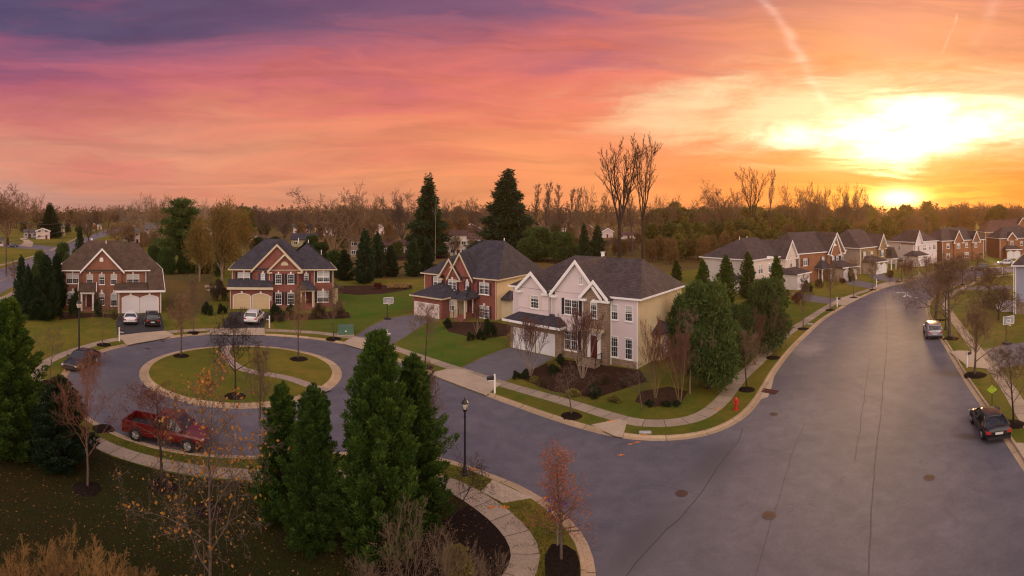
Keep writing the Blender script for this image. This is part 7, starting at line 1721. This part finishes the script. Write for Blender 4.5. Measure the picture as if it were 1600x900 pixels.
car('pickup', RED, 'red pickup truck with an open bed parked along the near kerb of the cul-de-sac', 262, 689, heading((212, 677), (322, 700)) , name='pickup_truck', cat='pickup truck')
car('suv', SIL, 'silver suv parked at the kerb on the main street, tail to the viewer', 1457, 524, heading((1472, 540), (1456, 512)) )
car('sedan', BLK, 'black sedan parked at the near right kerb with a glossy bonnet', 1545, 671, heading((1569, 698), (1533, 649)))
car('suv', GRY, 'dark vehicle on the side street below the brown brick houses', 1530, 422.5, toward(1530) + pi / 2, name='parked_suv')
car('sedan', WHT, 'white sedan on the driveway of the twin-gabled brown brick house', 1572, 413.5, toward(1572) + pi / 2 + .1, z=LZ + .01)
car('sedan', BLU, 'dark blue car in front of the houses at the far left junction', 19, 386.5, toward(19) + pi / 2, z=LZ + .008)
for (x, y, m, l) in ((170, 363.5, RED, 'small red car parked far along the left road'), (174, 367, GRY, 'dark car parked far along the left road, nearest of the line'), (180, 361.5, SIL, 'silver car parked farthest along the left road')):
    car('sedan', m, l, x, y, toward(x) + .2, z=LZ + .008)

# ------------------------------------------------------------------ street furniture
LAMPG = mat('lamp_glass', (.55, .50, .42), .15, .1, 2, spec=.6)
lamp_first = None
def lamp(x, yb, yt, label):
    global lamp_first
    p = G(x, yb, LZ); h = (yb - yt) * math.hypot(p.x, p.y) / F; s = h / 4.5
    if lamp_first: return copy_thing(lamp_first, p, 0, (s, s, s), label)
    t = thing('street_lamp', label, 'street lamp', p, 0, 'black post-top street lamps', (s, s, s))
    m = MB(); m.lathe([(.20, -.05), (.20, .10), (.15, .14), (.13, .35), (.09, .55), (.075, .62)], 12); m.build('base', DARK, t)
    m = MB(); m.tube([(0, 0, .5), (0, 0, 3.65)], [.068, .055], 12); m.lathe([(.085, 3.3), (.085, 3.36)], 12); m.build('pole', DARK, t)
    m = MB(); m.lathe([(.06, 3.62), (.11, 3.68), (.14, 3.78), (.10, 3.80)], 12); m.build('collar', DARK, t)
    m = MB(); m.lathe([(.12, 3.80), (.19, 4.02), (.185, 4.12)], 12)
    g = m.build('lantern_glass', LAMPG, t)
    f = MB()
    for k in range(4):
        a = pi / 4 + pi / 2 * k; f.tube([(cos(a) * .13, sin(a) * .13, 3.79), (cos(a) * .20, sin(a) * .20, 4.03), (cos(a) * .20, sin(a) * .20, 4.14)], .012, 4)
    f.build('lantern_frame', DARK, t)
    m = MB(); m.lathe([(.215, 4.12), (.20, 4.18), (.12, 4.30), (.05, 4.36), (.035, 4.40), (.05, 4.44), (.01, 4.52)], 12); m.build('cap', DARK, t)
    lamp_first = t; return t
lamp(726.5, 742, 620, 'black street lamp beside the side street, the largest in view')
lamp(123.5, 561, 466, 'black street lamp behind the dark grey sedan near the orange brick house')
lamp(1409, 438.5, 405.5, 'black street lamp at the far bend before the pink-white house')
lamp(1477.5, 515, 452, 'black street lamp beside the silver suv under the large bare tree')
lamp(1543.5, 432, 412, 'black street lamp on the side street at the far lawn')

def mailbox(x, y, rz, label, box=True, m=None, h=1.25):
    p = G(x, y, LZ); t = thing('mailbox', label, 'mailbox', p, rz, 'mailboxes on white posts')
    q = MB(); q.box(-.06, .06, -.06, .06, -.02, h + .25); q.extr([(-.08, h + .25), (.08, h + .25), (0, h + .34)], 'y', -.08, .08); q.box(-.05, .55, -.04, .04, h - .22, h - .12); q.build('post', WHITE, t)
    if box:
        q = MB(); n = 8; q.extr([(-.11, h - .12), (.11, h - .12)] + [(.11 * cos(pi * k / n), h + .06 + .11 * sin(pi * k / n)) for k in range(n + 1)], 'x', .10, .66) ; q.build('box', m or DARK, t)
        q = MB(); q.box(.3, .34, -.135, -.115, h, h + .2); q.build('flag', mat('flag_red', (.4, .02, .02)), t)
    return t
mailbox(773, 614.5, rad(195), 'white post mailbox with black box beside the pale apron of the pink house')
mailbox(186.5, 533, rad(20), 'white post mailbox with dark box before the orange brick house')
mailbox(421, 512.5, rad(160), 'white post mailbox with dark box beside the white suv driveway')
mailbox(605, 537.5, rad(60), 'short white post without a visible box beside the curved driveway', False)
mailbox(1308, 480, rad(10), 'white post mailbox with a dark box at the stucco house drive')
mailbox(1369.5, 448.5, rad(10), 'white post mailbox with a dark box at the rust brick house drive')
mailbox(1511, 574, rad(10), 'white post mailbox with a black box by the hoop driveway')
mailbox(1566, 428.5, rad(10), 'white post mailbox by the side street lawn')
mailbox(1436, 434.5, rad(10), 'pale stub post at the far bend beside the pink-white house', False)

def hoop(x, yb, yt, rz, label, clear_=True):
    p = G(x, yb, LZ); h = (yb - yt) * math.hypot(p.x, p.y) / F; s = h / 3.9; t = thing('basketball_hoop', label, 'basketball hoop', p, rz, None, (s, s, s))
    q = MB(); q.box(-.45, .45, -.7, .4, 0, .22); q.build('base', DARK, t)
    q = MB(); q.tube([(0, 0, .2), (0, 0, 2.9)], .06, 8); q.tube([(0, 0, 2.6), (0, -.55, 3.1)], .04, 6); q.tube([(0, 0, 2.9), (0, -.55, 3.5)], .04, 6); q.build('pole', DARK, t)
    q = MB(); q.box(-.9, .9, -.62, -.58, 2.85, 3.9); bb = q.build('backboard', mat('backboard_acrylic', (.30, .30, .32), .2, 0, spec=.6) if clear_ else GLASS, t)
    q = MB()
    for (a, b_, c, d) in ((-.92, .92, 2.82, 2.89), (-.92, .92, 3.86, 3.93), (-.92, -.85, 2.89, 3.86), (.85, .92, 2.89, 3.86), (-.32, .32, 3.02, 3.07), (-.32, .32, 3.42, 3.47), (-.32, -.27, 3.07, 3.42), (.27, .32, 3.07, 3.42)): q.box(a, b_, -.645, -.622, c, d)
    q.build('border', WHITE, bb)
    q = MB(); q.tube([(.23 * cos(2 * pi * k / 16), -.92 + .23 * sin(2 * pi * k / 16), 3.02) for k in range(17)], .015, 5); q.box(-.06, .06, -.70, -.62, 2.98, 3.03); ri = q.build('rim', mat('rim_orange', (.6, .10, .03)), t)
    q = MB()
    for k in range(10):
        a = 2 * pi * k / 10; b_ = 2 * pi * (k + 1) / 10; q.tube([(.22 * cos(a), -.92 + .22 * sin(a), 3.01), (.13 * cos(b_), -.92 + .13 * sin(b_), 2.62)], .008, 3); q.tube([(.22 * cos(b_), -.92 + .22 * sin(b_), 3.01), (.13 * cos(a), -.92 + .13 * sin(a), 2.62)], .008, 3)
    q.build('net', WHITE, ri)
hoop(605, 498.5, 464, rad(35), 'portable basketball hoop at the edge of the bright lawn by the curved driveway')
hoop(1572, 537, 493, rad(-20), 'portable basketball hoop by the driveway near the blue-grey house')

t = thing('fire_hydrant', 'red fire hydrant on the verge at the street corner', 'fire hydrant', G(1150, 640.5, LZ)); RH = mat('hydrant_red', (.42, .018, .014), .45, .1, 3, spec=.5)
q = MB(); q.lathe([(.17, -.02), (.17, .05), (.11, .06), (.10, .62), (.15, .64), (.15, .69), (.12, .70), (.11, .78), (.06, .86), (.03, .87), (.03, .93)], 14); q.build('barrel', RH, t)
for d, r_ in (((1, 0), .055), ((-1, 0), .055), ((0, -1), .08)):
    q = MB(); q.tube([(d[0] * .09, d[1] * .09, .52), (d[0] * .20, d[1] * .20, .52)], r_, 8); q.tube([(d[0] * .195, d[1] * .195, .52), (d[0] * .23, d[1] * .23, .52)], r_ * 1.2, 6); q.build('outlet_cap', RH, t)
t.scale = (1.15, 1.15, 1.1)

t = thing('street_sign', 'street name sign with crossed blue blades on a grey post by the rust-red conifer', 'street sign', G(871, 852, LZ)); SB = mat('sign_blue', (.06, .06, .42), .4, .05, 1)
q = MB(); q.tube([(0, 0, -.02), (0, 0, 2.0)], .045, 8); q.build('post', mat('sign_post', (.16, .15, .14), .7), t)
for (z0, rz_, l, d) in ((1.62, .55, .98, 0), (1.86, -.5, .95, 0)):
    q = MB(); M_ = Matrix.Rotation(rz_, 4, 'Z'); q.box(-l / 2, l / 2, -.012, .012, z0, z0 + .20, M=M_); bl = q.build('name_blade', SB, t)
    q = MB(); q.box(-l / 2, l / 2, -.014, .014, z0 + .185, z0 + .20, M=M_); q.box(-l / 2, l / 2, -.014, .014, z0, z0 + .012, M=M_)
    for k in range(7): q.box(-l * .38 + k * l * .11, -l * .38 + k * l * .11 + l * .07, -.015, .015, z0 + .07, z0 + .135, M=M_)
    q.build('lettering', mat('sign_lettering', (.40, .40, .46)), bl)
t.scale = (1, 1, 1.0)
t = thing('warning_sign', 'small yellow-green diamond sign in the verge beside the parked black sedan', 'road sign', G(1550, 634, LZ))
q = MB(); q.tube([(0, 0, -.02), (0, 0, 1.0)], .03, 6); q.build('post', DARK, t)
q = MB(); q.extr([(-.42, 1.25), (0, .9), (.42, 1.25), (0, 1.6)], 'y', -.015, .015); q.build('sign_face', mat('sign_lime', (.36, .50, .04), .5), t); t.rotation_euler = (0, 0, -.75)
t = thing('utility_box', 'green electrical box on the lawn between the houses', 'utility box', G(540, 522, LZ), rad(20)); GB = mat('utility_green', (.075, .15, .10), .6, .15, 1)
q = MB(); q.extr([(-.75, 0), (.75, 0), (.75, .95), (.6, 1.05), (-.75, 1.05)], 'x', -.9, .9); q.build('cabinet', GB, t)
q = MB(); q.box(-1.0, 1.0, -.85, .85, -.02, .08); q.build('plinth', CONC_A, t)
q = MB(); q.extr([(-.12, .45), (.12, .45), (0, .66)], 'y', -.765, -.752); q.build('warning_label', WHITE, t)
for x, y, l in ((533, 521, 'small green utility pedestal left of the green box'), (549.5, 517, 'small green utility pedestal right of the green box')):
    t = thing('utility_pedestal', l, 'utility pedestal', G(x, y, LZ)); q = MB(); q.box(-.13, .13, -.13, .13, 0, .8); q.build('post', GB, t); q = MB(); q.box(-.15, .15, -.15, .15, .8, .88); q.build('cap', GB, t)
# utility poles and wires at the far left
WOODP = mat('pole_wood', (.11, .075, .05), .9, .3, 2)
def upole(x, yb, yt, label, arm=True):
    p = G(x, yb, LZ); h = (yb - yt) * math.hypot(p.x, p.y) / F; t = thing('utility_pole', label, 'utility pole', p, 0, 'utility poles by the far left road')
    q = MB(); q.tube([(0, 0, -.1), (0, 0, h)], [.20, .14], 8); q.build('pole', WOODP, t)
    if arm:
        for zz in (h - .6, h - 1.8): q = MB(); q.box(-1.5, 1.5, -.08, .08, zz, zz + .2); q.build('crossarm', WOODP, t)
    return p + Vector((0, 0, h))
a = upole(9.5, 428, 345, 'wooden utility pole nearest the picture edge beside the far road', False); b_ = upole(98, 390, 348, 'wooden utility pole beside the junction', False); upole(66, 366, 328, 'utility pole behind the dark pointed spruce'); c = upole(161.5, 366, 329, 'tall utility pole with crossarms at the end of the far road'); d = upole(188, 368, 333, 'utility pole with crossarms behind the round dark tree'); e = upole(225, 398, 339, 'thin utility pole rising behind the brown roof peak', False)
def wire(p, q, sag, r, label):
    n = 14; mb = MB(); mb.tube([p.lerp(q, k / n) - Vector((0, 0, sag * 4 * (k / n) * (1 - k / n))) for k in range(n + 1)], r, 4); tag(mb.build('overhead_wire', DARK), label, 'wire', 'overhead wires at the far left')
wire(a, b_, .8, .07, 'upper overhead wire between the two poles by the far road'); wire(a - Vector((0, 0, 5)), b_ - Vector((0, 0, 3)), .6, .06, 'lower overhead wire between the two poles by the far road')
wire(b_, e, .9, .05, 'overhead wire from the junction pole towards the brown roof'); q0 = G(-90, 470, 9.5); wire(q0, a, .6, .06, 'overhead wire entering the picture at the edge')

# wooden fence at the back of the middle gardens
def fence(x0, y0, x1, y1, h, m, label):
    A, B_ = G(x0, y0, LZ), G(x1, y1, LZ); L = (B_ - A).length; t = thing('garden_fence', label, 'fence', A, math.atan2((B_ - A).y, (B_ - A).x)); q = MB(); n = int(L / .5)
    for k in range(n): q.box(k * .5 + .02, k * .5 + .48, -.02, .02, .05, h)
    q.build('panel', m, t)
    for k in range(0, n + 1, 8): q = MB(); q.box(k * .5 - .06, k * .5 + .06, .022, .14, -.02, h + .1); q.build('post', m, t)
fence(583, 404, 700, 399, 1.5, WOODP, 'low brown garden fence behind the trimmed evergreens')
fence(905, 382, 1000, 379, 1.6, WOODP, 'brown fence along the wood edge behind the columns')
# landscaping stones under the golden tree
t = thing('rock_wall', 'low heap of pale rocks under the golden tree beside the red brick house', 'rocks', G(342, 456, LZ)); q = MB(); r2 = random.Random(4)
for k in range(34):
    x, y, z, s = r2.uniform(-2.6, 2.6), r2.uniform(-1, 1), r2.uniform(0, .9), r2.uniform(.18, .42)
    q.lathe([(s * .5, z - s * .4), (s, z), (s * .8, z + s * .35), (s * .3, z + s * .55)], 6, (x, y, 0))
q.build('rocks', mat('pale_rock', (.30, .24, .18), .95, .3, 3), t)
# lawn tufts near the camera give the grass an edge
HAZE = True
if HAZE:
    hz = MB(); hz.box(-1500, 1500, -40, 1500, -1.0, 45)
    m = bpy.data.materials.new('haze'); m.use_nodes = True; nt = m.node_tree; nt.nodes.clear(); vo = nt.nodes.new('ShaderNodeVolumePrincipled'); vo.inputs['Color'].default_value = (1.0, .60, .30, 1); vo.inputs['Density'].default_value = .00013; vo.inputs['Anisotropy'].default_value = .70
    ou = nt.nodes.new('ShaderNodeOutputMaterial'); nt.links.new(vo.outputs[0], ou.inputs['Volume']); o = hz.build('haze', m); o['kind'] = 'stuff'; tag(o, 'warm evening haze over the whole suburb', 'haze'); o.display_type = 'WIRE'
# drop empty prototypes' unused data
